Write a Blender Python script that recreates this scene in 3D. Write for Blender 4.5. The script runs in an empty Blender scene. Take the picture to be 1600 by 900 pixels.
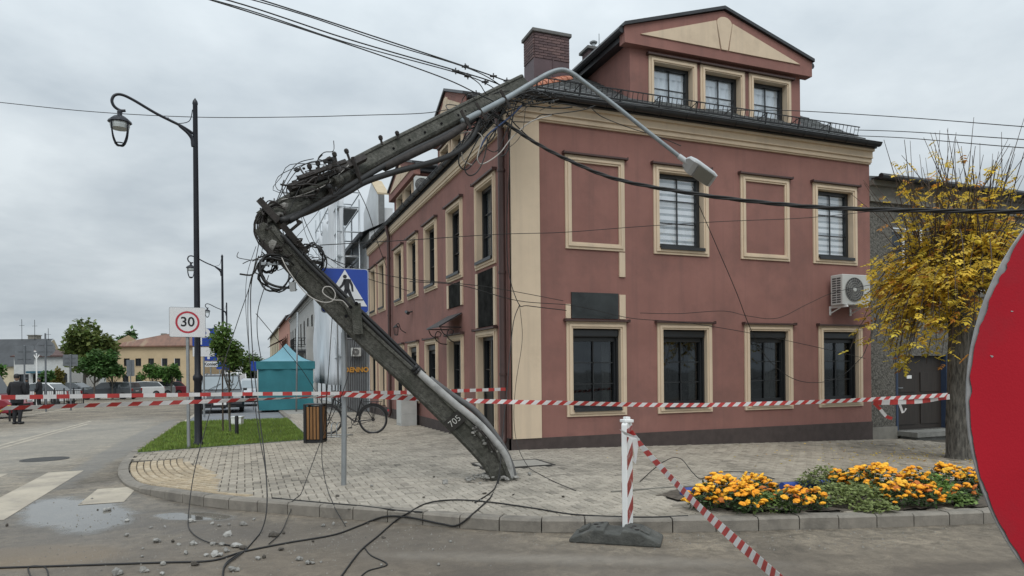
import bpy, bmesh, math, random
from mathutils import Vector, Matrix
rnd = random.Random(7)
scene = bpy.context.scene
col = scene.collection

# ------------------------------------------------------------------ camera
# world frame: X runs along the front of the corner building, Y along the street on the left
F_PX, CX, HY, CAM_H = 1078.0, 800.0, 576.0, 1.5
ROLL = math.radians(0.55)
YAW = math.atan2(419.0, 1078.0)
FWD = Vector((math.sin(YAW), math.cos(YAW), 0)); RGT = Vector((math.cos(YAW), -math.sin(YAW), 0))
cd = bpy.data.cameras.new('camera'); cam = bpy.data.objects.new('camera', cd); col.objects.link(cam)
cd.sensor_width = 36; cd.lens = 36 * F_PX / 1600; cd.shift_y = (HY - 450) / 1600
cd.clip_start = 0.05; cd.clip_end = 3000
cam.matrix_world = (Matrix.Translation((0, 0, CAM_H)) @ Matrix.Rotation(-YAW, 4, 'Z')
                    @ Matrix.Rotation(math.pi / 2, 4, 'X') @ Matrix.Rotation(-ROLL, 4, 'Z'))
scene.camera = cam

# ------------------------------------------------------------------ sky, sun, exposure
SUN_EL, SUN_AZ = math.radians(52), math.radians(200)
w = bpy.data.worlds.new('World'); scene.world = w; w.use_nodes = True
nt = w.node_tree; nt.nodes.clear()
def N(t, **k):
    n = nt.nodes.new(t)
    for a, b in k.items(): setattr(n, a, b)
    return n
L = nt.links.new
sky = N('ShaderNodeTexSky', sky_type='NISHITA', sun_disc=False, sun_elevation=SUN_EL, sun_rotation=SUN_AZ, dust_density=4.0)
tc = N('ShaderNodeTexCoord'); sep = N('ShaderNodeSeparateXYZ'); L(tc.outputs['Generated'], sep.inputs[0])
zz = N('ShaderNodeMath', operation='MAXIMUM'); L(sep.outputs['Z'], zz.inputs[0]); zz.inputs[1].default_value = 0.0
za = N('ShaderNodeMath', operation='ADD'); L(zz.outputs[0], za.inputs[0]); za.inputs[1].default_value = 0.22
dv = N('ShaderNodeVectorMath', operation='DIVIDE'); L(tc.outputs['Generated'], dv.inputs[0])
cmb = N('ShaderNodeCombineXYZ'); [L(za.outputs[0], cmb.inputs[i]) for i in range(3)]; L(cmb.outputs[0], dv.inputs[1])
sc = N('ShaderNodeVectorMath', operation='MULTIPLY'); L(dv.outputs[0], sc.inputs[0]); sc.inputs[1].default_value = (1.0, 1.0, 0.5)
n1 = N('ShaderNodeTexNoise'); L(sc.outputs[0], n1.inputs['Vector']); n1.inputs['Scale'].default_value = 1.35; n1.inputs['Detail'].default_value = 5; n1.inputs['Roughness'].default_value = 0.5; n1.inputs['Distortion'].default_value = 0.35
n2 = N('ShaderNodeTexNoise'); L(sc.outputs[0], n2.inputs['Vector']); n2.inputs['Scale'].default_value = 4.2; n2.inputs['Detail'].default_value = 5; n2.inputs['Roughness'].default_value = 0.55
ad = N('ShaderNodeMix', data_type='FLOAT'); ad.inputs[0].default_value = 0.3; L(n1.outputs['Fac'], ad.inputs[2]); L(n2.outputs['Fac'], ad.inputs[3])
cr = N('ShaderNodeValToRGB'); L(ad.outputs[0], cr.inputs[0])
e = cr.color_ramp.elements
e[0].position = 0.33; e[0].color = (4.0, 4.55, 5.0, 1); e[1].position = 0.66; e[1].color = (6.5, 7.05, 7.35, 1)
# overcast luminance: brighter overhead than at the horizon (CIE overcast sky), a little haze low down
gm = N('ShaderNodeMath', operation='MULTIPLY_ADD'); L(zz.outputs[0], gm.inputs[0]); gm.inputs[1].default_value = 1.55; gm.inputs[2].default_value = 0.80
hz = N('ShaderNodeMath', operation='MULTIPLY'); L(zz.outputs[0], hz.inputs[0]); hz.inputs[1].default_value = -9.0
hx = N('ShaderNodeMath', operation='EXPONENT'); L(hz.outputs[0], hx.inputs[0])
hs = N('ShaderNodeMath', operation='MULTIPLY_ADD'); L(hx.outputs[0], hs.inputs[0]); hs.inputs[1].default_value = 0.28; L(gm.outputs[0], hs.inputs[2])
cv = N('ShaderNodeVectorMath', operation='SCALE'); L(cr.outputs[0], cv.inputs[0]); L(hs.outputs[0], cv.inputs['Scale'])
mx = N('ShaderNodeMix', data_type='RGBA'); mx.inputs[0].default_value = 0.94
L(sky.outputs[0], mx.inputs[6]); L(cv.outputs[0], mx.inputs[7])
bg = N('ShaderNodeBackground'); bg.inputs[1].default_value = 0.1; L(mx.outputs[2], bg.inputs[0])
wo = N('ShaderNodeOutputWorld'); L(bg.outputs[0], wo.inputs[0])

sl = bpy.data.lights.new('sun', 'SUN'); sl.energy = 1.4; sl.angle = math.radians(40); sl.color = (1, 0.97, 0.93)
sun = bpy.data.objects.new('sun', sl); col.objects.link(sun)
sun.rotation_euler = (math.pi / 2 - SUN_EL, 0, math.pi - SUN_AZ)
vs = scene.view_settings; vs.view_transform = 'Standard'; vs.look = 'None'; vs.gamma = 1; vs.use_curve_mapping = False
vs.exposure = 0.0

# ------------------------------------------------------------------ helpers
CORN = (4.612, 11.865)                      # corner of the red building
def ab(px, py):
    dx, dy = px - CX, py - HY; c, s = math.cos(ROLL), math.sin(ROLL)
    return (dx * c - dy * s) / F_PX, (dx * s + dy * c) / F_PX
def at(px, py, Y):
    """point at depth Y metres in front of the photographer"""
    a, b = ab(px, py); p = RGT * (a * Y) + FWD * Y
    return Vector((p.x, p.y, CAM_H - b * Y))
def smooth(t): t = max(0.0, min(1.0, t)); return t * t * (3 - 2 * t)
def gz(u, s):
    return -0.012 * max(0.0, min(s, 130) - 14) - 0.025 * max(0.0, min(u, 20) - 5)
def drop(u, s):                              # dropped kerb at the crossing
    return -0.085 * math.exp(-(((u + 1.75) / 1.3) ** 2 + ((s - 11.7) / 1.7) ** 2) ** 1.5)
def pz(u, s): return gz(u, s) + drop(u, s)
ROAD = -0.13
def rz(u, s): return gz(u, s) + ROAD
def gp(px, py, lv=0.0):
    """point where the sight line meets the ground (lv above pavement level)"""
    a, b = ab(px, py); z = lv
    for i in range(40):
        Y = (CAM_H - z) / b; p = RGT * (a * Y) + FWD * Y; z = lv + gz(p.x, p.y)
    return Vector((p.x, p.y, z))
def on_y(px, py, s):                         # on a wall plane y = s
    a, b = ab(px, py); d = RGT * a + FWD; Y = s / d.y; return at(px, py, Y)
def on_x(px, py, u):
    a, b = ab(px, py); d = RGT * a + FWD; Y = u / d.x; return at(px, py, Y)

MATS = {}
def mat(name, colr, rough=0.7, metal=0.0, var=0.12, scale=4.0, bump=0.0, bscale=40.0, col2=None, spec=0.5,
        tint=False, transl=0.0, streak=None, dirt=None, dscale=1.2, dpos=0.55, alpha=None, trans=0.0, stretch=None, coat=0.0, detail=6.0):
    if name in MATS: return MATS[name]
    m = bpy.data.materials.new(name); m.use_nodes = True; t = m.node_tree; b = t.nodes['Principled BSDF']
    lk = t.links.new
    tcn = t.nodes.new('ShaderNodeTexCoord'); vec = tcn.outputs['Object']
    if stretch:
        mp = t.nodes.new('ShaderNodeMapping'); mp.inputs['Scale'].default_value = stretch; lk(vec, mp.inputs[0]); vec = mp.outputs[0]
    c1 = tuple(max(0, x * (1 - var)) for x in colr) + (1,)
    c2 = (tuple(col2) if col2 else tuple(min(1, x * (1 + var)) for x in colr)) + (1,)
    no = t.nodes.new('ShaderNodeTexNoise'); no.inputs['Scale'].default_value = scale; no.inputs['Detail'].default_value = detail
    no.inputs['Roughness'].default_value = 0.62; lk(vec, no.inputs['Vector'])
    r = t.nodes.new('ShaderNodeValToRGB'); r.color_ramp.elements[0].position = 0.32; r.color_ramp.elements[1].position = 0.68
    r.color_ramp.elements[0].color = c1; r.color_ramp.elements[1].color = c2; lk(no.outputs['Fac'], r.inputs[0])
    out = r.outputs[0]
    if dirt:
        n2 = t.nodes.new('ShaderNodeTexNoise'); n2.inputs['Scale'].default_value = dscale; n2.inputs['Detail'].default_value = 9; n2.inputs['Roughness'].default_value = 0.68
        lk(vec, n2.inputs['Vector'])
        r2 = t.nodes.new('ShaderNodeValToRGB'); r2.color_ramp.elements[0].position = dpos; r2.color_ramp.elements[1].position = dpos + 0.18
        r2.color_ramp.elements[0].color = (0, 0, 0, 1); r2.color_ramp.elements[1].color = (0.85, 0.85, 0.85, 1); lk(n2.outputs['Fac'], r2.inputs[0])
        mm = t.nodes.new('ShaderNodeMix'); mm.data_type = 'RGBA'; lk(r2.outputs[0], mm.inputs[0]); lk(out, mm.inputs[6]); mm.inputs[7].default_value = tuple(dirt) + (1,)
        out = mm.outputs[2]
    if streak:                                   # rain runs down a wall
        mps = t.nodes.new('ShaderNodeMapping'); mps.inputs['Scale'].default_value = (5.0, 5.0, 0.22); lk(vec, mps.inputs[0])
        n4 = t.nodes.new('ShaderNodeTexNoise'); n4.inputs['Scale'].default_value = 1.0; n4.inputs['Detail'].default_value = 7; n4.inputs['Roughness'].default_value = 0.65; lk(mps.outputs[0], n4.inputs['Vector'])
        r4 = t.nodes.new('ShaderNodeValToRGB'); r4.color_ramp.elements[0].position = 0.5; r4.color_ramp.elements[1].position = 0.75
        r4.color_ramp.elements[0].color = (0, 0, 0, 1); r4.color_ramp.elements[1].color = (0.55, 0.55, 0.55, 1); lk(n4.outputs['Fac'], r4.inputs[0])
        mm = t.nodes.new('ShaderNodeMix'); mm.data_type = 'RGBA'; lk(r4.outputs[0], mm.inputs[0]); lk(out, mm.inputs[6]); mm.inputs[7].default_value = tuple(streak) + (1,)
        out = mm.outputs[2]
    if tint:
        an = t.nodes.new('ShaderNodeAttribute'); an.attribute_name = 'tint'
        mm = t.nodes.new('ShaderNodeMix'); mm.data_type = 'RGBA'; mm.blend_type = 'MULTIPLY'; mm.inputs[0].default_value = 1
        lk(out, mm.inputs[6]); lk(an.outputs['Color'], mm.inputs[7]); out = mm.outputs[2]
    lk(out, b.inputs['Base Color'])
    b.inputs['Roughness'].default_value = rough; b.inputs['Metallic'].default_value = metal
    b.inputs['Specular IOR Level'].default_value = spec; b.inputs['Coat Weight'].default_value = coat
    if trans: b.inputs['Transmission Weight'].default_value = trans
    if alpha is not None: b.inputs['Alpha'].default_value = alpha
    if bump:
        n3 = t.nodes.new('ShaderNodeTexNoise'); n3.inputs['Scale'].default_value = bscale; n3.inputs['Detail'].default_value = 5; lk(vec, n3.inputs['Vector'])
        bp = t.nodes.new('ShaderNodeBump'); bp.inputs['Strength'].default_value = bump; bp.inputs['Distance'].default_value = 0.02
        lk(n3.outputs['Fac'], bp.inputs['Height']); lk(bp.outputs[0], b.inputs['Normal'])
    if transl:                                    # thin leaves let light through
        tb = t.nodes.new('ShaderNodeBsdfTranslucent'); lk(out, tb.inputs[0]); ms_ = t.nodes.new('ShaderNodeMixShader'); ms_.inputs[0].default_value = transl
        lk(b.outputs[0], ms_.inputs[1]); lk(tb.outputs[0], ms_.inputs[2]); lk(ms_.outputs[0], t.nodes['Material Output'].inputs[0])
    MATS[name] = m
    return m

def glass(name, tint=(0.75, 0.8, 0.82), fac=0.12):
    if name in MATS: return MATS[name]
    m = bpy.data.materials.new(name); m.use_nodes = True; t = m.node_tree; t.nodes.clear(); lk = t.links.new
    tr = t.nodes.new('ShaderNodeBsdfTransparent'); tr.inputs[0].default_value = tuple(tint) + (1,)
    gl = t.nodes.new('ShaderNodeBsdfGlossy'); gl.inputs['Roughness'].default_value = 0.03; gl.inputs[0].default_value = (0.9, 0.95, 1, 1)
    lw_ = t.nodes.new('ShaderNodeLayerWeight'); lw_.inputs[0].default_value = 0.5
    pw = t.nodes.new('ShaderNodeMath'); pw.operation = 'POWER'; lk(lw_.outputs['Facing'], pw.inputs[0]); pw.inputs[1].default_value = 4.0
    fr = t.nodes.new('ShaderNodeMath'); fr.operation = 'MULTIPLY_ADD'; fr.use_clamp = True; lk(pw.outputs[0], fr.inputs[0]); fr.inputs[1].default_value = 0.8; fr.inputs[2].default_value = fac
    no = t.nodes.new('ShaderNodeTexNoise'); no.inputs['Scale'].default_value = 1.3; tcn = t.nodes.new('ShaderNodeTexCoord'); lk(tcn.outputs['Object'], no.inputs['Vector'])
    bp = t.nodes.new('ShaderNodeBump'); bp.inputs['Strength'].default_value = 0.05; bp.inputs['Distance'].default_value = 0.05; lk(no.outputs['Fac'], bp.inputs['Height']); lk(bp.outputs[0], gl.inputs['Normal'])
    mx = t.nodes.new('ShaderNodeMixShader'); lk(fr.outputs[0], mx.inputs[0]); lk(tr.outputs[0], mx.inputs[1]); lk(gl.outputs[0], mx.inputs[2])
    o = t.nodes.new('ShaderNodeOutputMaterial'); lk(mx.outputs[0], o.inputs[0]); MATS[name] = m
    return m

def worldpos(o):
    p = Vector((0, 0, 0))
    while o: p = p + o.location; o = o.parent
    return p

class MB:
    def __init__(s): s.v = []; s.f = []; s.mi = []; s.cur = 0; s.tint = None
    def add(s, vs, fs):
        b = len(s.v); s.v += [tuple(v) for v in vs]; s.f += [tuple(b + i for i in f) for f in fs]; s.mi += [s.cur] * len(fs)
    def box(s, x0, x1, y0, y1, z0, z1):
        s.add([(x0,y0,z0),(x1,y0,z0),(x1,y1,z0),(x0,y1,z0),(x0,y0,z1),(x1,y0,z1),(x1,y1,z1),(x0,y1,z1)],
              [(3,2,1,0),(4,5,6,7),(0,1,5,4),(1,2,6,5),(2,3,7,6),(3,0,4,7)])
        return s
    def obox(s, c, size, R=None):
        R = R or Matrix.Identity(3); c = Vector(c); h = [x / 2 for x in size]
        vs = [c + R @ Vector((sx * h[0], sy * h[1], sz * h[2])) for sz in (-1, 1) for sx, sy in ((-1,-1),(1,-1),(1,1),(-1,1))]
        s.add(vs, [(3,2,1,0),(4,5,6,7),(0,1,5,4),(1,2,6,5),(2,3,7,6),(3,0,4,7)]); return s
    def bar(s, p, q, w, h=None, up=(0, 0, 1)):
        p, q = Vector(p), Vector(q); d = q - p; l = d.length
        if l < 1e-6: return s
        z = d / l; x = Vector(up).cross(z)
        if x.length < 1e-3: x = Vector((1, 0, 0)).cross(z)
        x.normalize(); y = z.cross(x); R = Matrix((x, y, z)).transposed()
        return s.obox((p + q) / 2, (w, h or w, l), R)
    def tube(s, pts, r, seg=6, cap=True):
        pts = [Vector(p) for p in pts]; n = len(pts); rs = r if isinstance(r, (list, tuple)) else [r] * n
        up = None; b = len(s.v); vs = []
        for i, p in enumerate(pts):
            d = (pts[min(i + 1, n - 1)] - pts[max(i - 1, 0)])
            if d.length < 1e-9: d = Vector((0, 0, 1))
            d.normalize()
            if up is None:
                up = Vector((0, 0, 1)) if abs(d.z) < 0.9 else Vector((1, 0, 0))
            x = d.cross(up)
            if x.length < 1e-4: x = d.cross(Vector((0.3, 0.8, 0.5)))
            x.normalize(); up = x.cross(d).normalized()
            for k in range(seg):
                a = 2 * math.pi * k / seg; vs.append(p + (x * math.cos(a) + up * math.sin(a)) * rs[i])
        fs = [(i * seg + k, i * seg + (k + 1) % seg, (i + 1) * seg + (k + 1) % seg, (i + 1) * seg + k) for i in range(n - 1) for k in range(seg)]
        if cap: fs += [tuple(range(seg))[::-1], tuple((n - 1) * seg + k for k in range(seg))]
        s.add(vs, fs); return s
    def cyl(s, p, q, r, r2=None, seg=12): return s.tube([p, q], [r, r if r2 is None else r2], seg)
    def lathe(s, prof, o=(0, 0, 0), axis=(0, 0, 1), seg=16):
        ax = Vector(axis).normalized(); x = ax.cross(Vector((1, 0, 0)) if abs(ax.x) < .9 else Vector((0, 1, 0))).normalized(); y = ax.cross(x); o = Vector(o)
        vs = [o + ax * h + (x * math.cos(2 * math.pi * k / seg) + y * math.sin(2 * math.pi * k / seg)) * r for r, h in prof for k in range(seg)]
        n = len(prof); fs = [(i * seg + k, i * seg + (k + 1) % seg, (i + 1) * seg + (k + 1) % seg, (i + 1) * seg + k) for i in range(n - 1) for k in range(seg)]
        fs += [tuple(range(seg))[::-1], tuple((n - 1) * seg + k for k in range(seg))]
        s.add(vs, fs); return s
    def prism(s, poly, o, ex, ey, depth):
        """flat polygon in the plane (ex, ey) at o, thickened by the vector depth"""
        o, ex, ey, dv = Vector(o), Vector(ex), Vector(ey), Vector(depth); n = len(poly)
        vs = [o + ex * a + ey * b for a, b in poly]; vs += [v + dv for v in vs]
        s.add(vs, [tuple(range(n))[::-1], tuple(range(n, 2 * n))] + [(i, (i + 1) % n, n + (i + 1) % n, n + i) for i in range(n)]); return s
    def quad(s, *p): s.add(p, [tuple(range(len(p)))]); return s
    def build(s, name, m, parent=None, local=False, smooth_=None, bevel=0, recalc=True, tints=None):
        me = bpy.data.meshes.new(name)
        off = Vector((0, 0, 0)) if (local or parent is None) else worldpos(parent)
        me.from_pydata([(v[0] - off.x, v[1] - off.y, v[2] - off.z) for v in s.v], [], s.f)
        ms = m if isinstance(m, (list, tuple)) else [m]
        for k in ms: me.materials.append(k)
        if len(ms) > 1: me.polygons.foreach_set('material_index', s.mi)
        if recalc and len(s.f) < 6000:
            bm = bmesh.new(); bm.from_mesh(me); bmesh.ops.recalc_face_normals(bm, faces=bm.faces); bm.to_mesh(me); bm.free()
        if tints:
            ca = me.color_attributes.new('tint', 'FLOAT_COLOR', 'POINT')
            ca.data.foreach_set('color', [x for t in tints for x in t])
        if smooth_:
            me.shade_smooth()
            if smooth_ is not True: me.set_sharp_from_angle(angle=math.radians(smooth_))
        me.update()
        o = bpy.data.objects.new(name, me); col.objects.link(o); o.parent = parent
        if bevel:
            bv = o.modifiers.new('bevel', 'BEVEL'); bv.width = bevel; bv.segments = 2; bv.limit_method = 'ANGLE'; bv.angle_limit = math.radians(40)
        return o

def tag(o, label=None, cat=None, group=None, kind=None):
    if label: o['label'] = label
    if cat: o['category'] = cat
    if group: o['group'] = group
    if kind: o['kind'] = kind
    return o
def thing(name, label, cat, loc=(0, 0, 0), group=None, rotz=0.0):
    o = bpy.data.objects.new(name, None); col.objects.link(o); o.location = loc; o.rotation_euler = (0, 0, rotz); o.empty_display_size = 0.2
    return tag(o, label, cat, group)
def copy_tree(o, parent=None):
    c = o.copy(); col.objects.link(c); c.parent = parent
    for ch in list(o.children): copy_tree(ch, c)
    return c
def catmull(pts, n=6, closed=False):
    P = [Vector(p) for p in pts]; m = len(P); out = []
    for i in range(m if closed else m - 1):
        if closed: p0, p1, p2, p3 = P[(i - 1) % m], P[i], P[(i + 1) % m], P[(i + 2) % m]
        else: p0, p1, p2, p3 = P[max(i - 1, 0)], P[i], P[i + 1], P[min(i + 2, m - 1)]
        for k in range(n):
            t = k / n; t2, t3 = t * t, t * t * t
            out.append(0.5 * ((2 * p1) + (-p0 + p2) * t + (2 * p0 - 5 * p1 + 4 * p2 - p3) * t2 + (-p0 + 3 * p1 - 3 * p2 + p3) * t3))
    if not closed: out.append(P[-1])
    return out
def inpoly(x, y, poly):
    c = False; j = len(poly) - 1
    for i in range(len(poly)):
        xi, yi = poly[i][0], poly[i][1]; xj, yj = poly[j][0], poly[j][1]
        if (yi > y) != (yj > y) and x < (xj - xi) * (y - yi) / (yj - yi) + xi: c = not c
        j = i
    return c
_txt = {}
def text(name, body, size, m, o, ex, ey, parent, depth=0.002, bold=0.0, local=False, align='CENTER'):
    """lettering as a thin mesh in the plane (ex, ey) centred at o"""
    cu = bpy.data.curves.new('t', 'FONT'); cu.body = body; cu.size = size; cu.align_x = align; cu.align_y = 'CENTER'; cu.extrude = depth; cu.offset = bold; cu.resolution_u = 4
    ob = bpy.data.objects.new('t', cu); col.objects.link(ob)
    me = bpy.data.meshes.new_from_object(ob.evaluated_get(bpy.context.evaluated_depsgraph_get()))
    bpy.data.objects.remove(ob); bpy.data.curves.remove(cu)
    o, ex, ey = Vector(o), Vector(ex).normalized(), Vector(ey).normalized(); ez = ex.cross(ey)
    off = Vector((0, 0, 0)) if (local or parent is None) else worldpos(parent)
    for v in me.vertices: v.co = o + ex * v.co.x + ey * v.co.y + ez * v.co.z - off
    me.materials.clear(); me.materials.append(m); me.name = name
    ob = bpy.data.objects.new(name, me); col.objects.link(ob); ob.parent = parent
    return ob

# ------------------------------------------------------------------ shared materials
M_red = mat('red_stucco', (0.262, 0.127, 0.106), 0.9, streak=(0.175, 0.095, 0.083), var=0.12, scale=1.1, bump=0.35, bscale=160, dirt=(0.19, 0.098, 0.083), dscale=0.7, dpos=0.5)
M_cream = mat('cream_stucco', (0.62, 0.50, 0.365), 0.85, streak=(0.47, 0.385, 0.29), var=0.05, scale=2, bump=0.15, bscale=120, dirt=(0.52, 0.415, 0.30), dscale=1.4, dpos=0.55)
M_plinth = mat('plinth_stucco', (0.065, 0.05, 0.046), 0.9, var=0.2, scale=6, bump=0.5, bscale=90)
M_dkmetal = mat('dark_sheet_metal', (0.022, 0.024, 0.027), 0.42, 0.0, var=0.25, scale=5)
M_brown = mat('brown_sheet_metal', (0.06, 0.032, 0.028), 0.5, var=0.15)
M_frame = mat('anthracite_frame', (0.016, 0.018, 0.02), 0.4, var=0.1)
M_black = mat('black_iron', (0.012, 0.012, 0.013), 0.5, var=0.2)
M_void = mat('dark_room', (0.012, 0.012, 0.013), 1.0, var=0.3, scale=2, spec=0.0)
M_roof = mat('slate_shingle', (0.085, 0.092, 0.092), 0.75, var=0.35, scale=9, bump=0.4, bscale=40, dirt=(0.15, 0.155, 0.14), dscale=4, dpos=0.58)
M_steel = mat('galvanised_steel', (0.33, 0.35, 0.36), 0.45, 0.7, var=0.12, scale=6)
M_white = mat('white_paint', (0.75, 0.76, 0.75), 0.55, var=0.05, dirt=(0.5, 0.5, 0.47), dscale=3, dpos=0.62)
M_glass = glass('window_glass', (0.95, 0.96, 0.97), fac=0.09)
M_gdark = glass('dark_window_glass', (0.55, 0.57, 0.58), 0.055)
M_cable = mat('black_cable', (0.012, 0.012, 0.012), 0.6, var=0.1)
M_conc = mat('weathered_concrete', (0.082, 0.081, 0.069), 0.92, var=0.5, scale=22, bump=0.9, bscale=70, dirt=(0.035, 0.038, 0.028), dscale=3.5, dpos=0.47)
M_concnew = mat('broken_concrete', (0.25, 0.244, 0.226), 0.95, var=0.25, scale=12, bump=0.8, bscale=50)
M_rust = mat('dark_rusty_steel', (0.035, 0.03, 0.027), 0.7, 0.3, var=0.4, scale=15, bump=0.2)

# ================================================================== GROUND
def sheet(name, us, ss, zf, m, keep=None, parent=None):
    mb = MB(); idx = {}
    def vid(i, j):
        if (i, j) not in idx:
            idx[(i, j)] = len(mb.v); mb.v.append((us[i], ss[j], zf(us[i], ss[j])))
        return idx[(i, j)]
    for i in range(len(us) - 1):
        for j in range(len(ss) - 1):
            if keep and not keep((us[i] + us[i+1]) / 2, (ss[j] + ss[j+1]) / 2): continue
            mb.f.append((vid(i, j), vid(i+1, j), vid(i+1, j+1), vid(i, j+1))); mb.mi.append(0)
    return mb.build(name, m, parent, recalc=False)
def lin(a, b, n): return [a + (b - a) * i / n for i in range(n + 1)]

M_far = mat('far_ground', (0.16, 0.16, 0.15), 0.95, var=0.2, scale=0.3)
g = sheet('ground', [-700, -300, -120, -60] + lin(-30, 30, 12) + [60, 120, 300, 700], [-300, -100, -30, -10] + lin(0, 140, 28) + [200, 320, 700],
          lambda u, s: rz(u, s) - 0.05, M_far); tag(g, kind='structure')

# asphalt with dirt, a puddle by the dropped kerb and paler worn lanes
m = bpy.data.materials.new('asphalt'); m.use_nodes = True; t = m.node_tree; b = t.nodes['Principled BSDF']; lk = t.links.new
tcn = t.nodes.new('ShaderNodeTexCoord'); V = tcn.outputs['Object']
def noise(sc_, det=6, ro=0.6, vec=None, dist=0.0):
    n = t.nodes.new('ShaderNodeTexNoise'); n.inputs['Scale'].default_value = sc_; n.inputs['Detail'].default_value = det; n.inputs['Roughness'].default_value = ro; n.inputs['Distortion'].default_value = dist
    lk(vec or V, n.inputs['Vector']); return n.outputs['Fac']
def ramp(f, p0, c0, p1, c1):
    r = t.nodes.new('ShaderNodeValToRGB'); r.color_ramp.elements[0].position = p0; r.color_ramp.elements[1].position = p1
    r.color_ramp.elements[0].color = tuple(c0) + (1,) if len(c0) == 3 else c0; r.color_ramp.elements[1].color = tuple(c1) + (1,); lk(f, r.inputs[0]); return r.outputs[0]
def mixc(f, a, bb, mode='MIX'):
    x = t.nodes.new('ShaderNodeMix'); x.data_type = 'RGBA'; x.blend_type = mode
    (lk(f, x.inputs[0]) if not isinstance(f, float) else setattr(x.inputs[0], 'default_value', f))
    for k, q in ((6, a), (7, bb)): (lk(q, x.inputs[k]) if not isinstance(q, tuple) else setattr(x.inputs[k], 'default_value', q))
    return x.outputs[2]
def math_(op, a, bb=None):
    x = t.nodes.new('ShaderNodeMath'); x.operation = op; x.use_clamp = op in ('MULTIPLY_ADD',)
    for k, q in ((0, a), (1, bb)):
        if q is None: continue
        (lk(q, x.inputs[k]) if not isinstance(q, (int, float)) else setattr(x.inputs[k], 'default_value', q))
    return x.outputs[0]
def blob(cx, cy, rx, ry, rot=0.0, soft=0.35, wob=0.5):
    """soft-edged irregular patch on the ground plan, 1 inside"""
    mp = t.nodes.new('ShaderNodeMapping'); mp.vector_type = 'TEXTURE'; mp.inputs['Location'].default_value = (cx, cy, 0); mp.inputs['Rotation'].default_value = (0, 0, rot); mp.inputs['Scale'].default_value = (rx, ry, 1000)
    lk(V, mp.inputs[0]); ln = t.nodes.new('ShaderNodeVectorMath'); ln.operation = 'LENGTH'; lk(mp.outputs[0], ln.inputs[0])
    wb = math_('MULTIPLY', math_('SUBTRACT', noise(1.6, 5, 0.65), 0.5), wob * 2)
    d = math_('ADD', ln.outputs['Value'], wb)
    mr = t.nodes.new('ShaderNodeMapRange'); mr.interpolation_type = 'SMOOTHSTEP'; lk(d, mr.inputs[0]); mr.inputs[1].default_value = 1.0 - soft; mr.inputs[2].default_value = 1.0 + soft; mr.inputs[3].default_value = 1; mr.inputs[4].default_value = 0
    return mr.outputs[0]
base = ramp(noise(140, 3, 0.7), 0.3, (0.11, 0.098, 0.08), 0.72, (0.275, 0.245, 0.202))
big = ramp(noise(0.55, 8, 0.62, dist=0.6), 0.34, (0.55, 0.54, 0.53), 0.68, (1.42, 1.39, 1.33))
c = mixc(1.0, base, big, 'MULTIPLY')
mid = ramp(noise(7, 8, 0.72, dist=0.8), 0.38, (0.60, 0.59, 0.57), 0.62, (1.4, 1.36, 1.3)); c = mixc(1.0, c, mid, 'MULTIPLY')
mps = t.nodes.new('ShaderNodeMapping'); mps.inputs['Scale'].default_value = (0.5, 3.5, 1); mps.inputs['Rotation'].default_value = (0, 0, 0.25); lk(V, mps.inputs[0])
stk_ = ramp(noise(1.3, 7, 0.7, vec=mps.outputs[0]), 0.38, (0.62, 0.61, 0.59), 0.62, (1.3, 1.28, 1.24)); c = mixc(0.35, c, stk_, 'MULTIPLY')
spk = ramp(noise(55, 2, 0.6), 0.30, (0.55, 0.54, 0.52), 0.42, (1, 1, 1)); c = mixc(0.8, c, spk, 'MULTIPLY')
mud = blob(-0.6, 5.6, 4.6, 2.5, -0.5, 0.6, 0.9); c = mixc(math_('MULTIPLY', mud, 0.62), c, (0.145, 0.119, 0.092, 1))
mud2 = blob(5.5, 3.6, 4.5, 1.1, -0.1, 0.6, 0.9); c = mixc(math_('MULTIPLY', mud2, 0.6), c, (0.13, 0.108, 0.084, 1))
gut = blob(1.2, 6.6, 3.6, 0.5, -0.72, 0.7, 0.8); c = mixc(math_('MULTIPLY', gut, 0.55), c, (0.105, 0.092, 0.078, 1))
lane = blob(-4.6, 21, 2.6, 9.5, 0.0, 0.5, 0.5); c = mixc(math_('MULTIPLY', lane, 0.45), c, (0.37, 0.355, 0.315, 1))
strip = blob(-2.5, 20, 0.32, 9, 0.0, 0.25, 0.25); c = mixc(math_('MULTIPLY', strip, 0.55), c, (0.17, 0.168, 0.16, 1))
patch = blob(-1.75, 7.25, 0.75, 0.42, -0.3, 0.25, 0.35); c = mixc(math_('MULTIPLY', patch, 0.7), c, (0.22, 0.165, 0.105, 1))
ash = blob(2.3, 4.3, 1.3, 0.5, -0.3, 0.8, 1.0); c = mixc(math_('MULTIPLY', math_('MULTIPLY', ash, noise(6, 7, .75)), 0.5), c, (0.3, 0.28, 0.25, 1))
wet2 = blob(1.2, 4.9, .9, .35, .3, .7, 1.0); c = mixc(math_('MULTIPLY', wet2, 0.6), c, (0.06, 0.052, 0.044, 1))
wet3 = blob(5.2, 3.9, 1.1, .16, -.12, .7, 1.0); c = mixc(math_('MULTIPLY', wet3, 0.6), c, (0.07, 0.056, 0.044, 1))
dust = blob(2.6, 5.3, 1.4, .12, -.5, .8, 1.0); c = mixc(math_('MULTIPLY', math_('MULTIPLY', dust, noise(9, 6, .75)), 0.6), c, (0.34, 0.31, 0.265, 1))
grit = ramp(noise(38, 3, 0.8), 0.63, (0, 0, 0), 0.72, (1, 1, 1))
gritm = blob(0.0, 6.4, 4.2, 1.9, -0.6, 0.7, 0.6); c = mixc(math_('MULTIPLY', math_('MULTIPLY', grit, gritm), 0.5), c, (0.27, 0.255, 0.225, 1))
pud = blob(-1.85, 9.35, 0.55, 1.25, 0.35, 0.26, 0.5)
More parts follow.
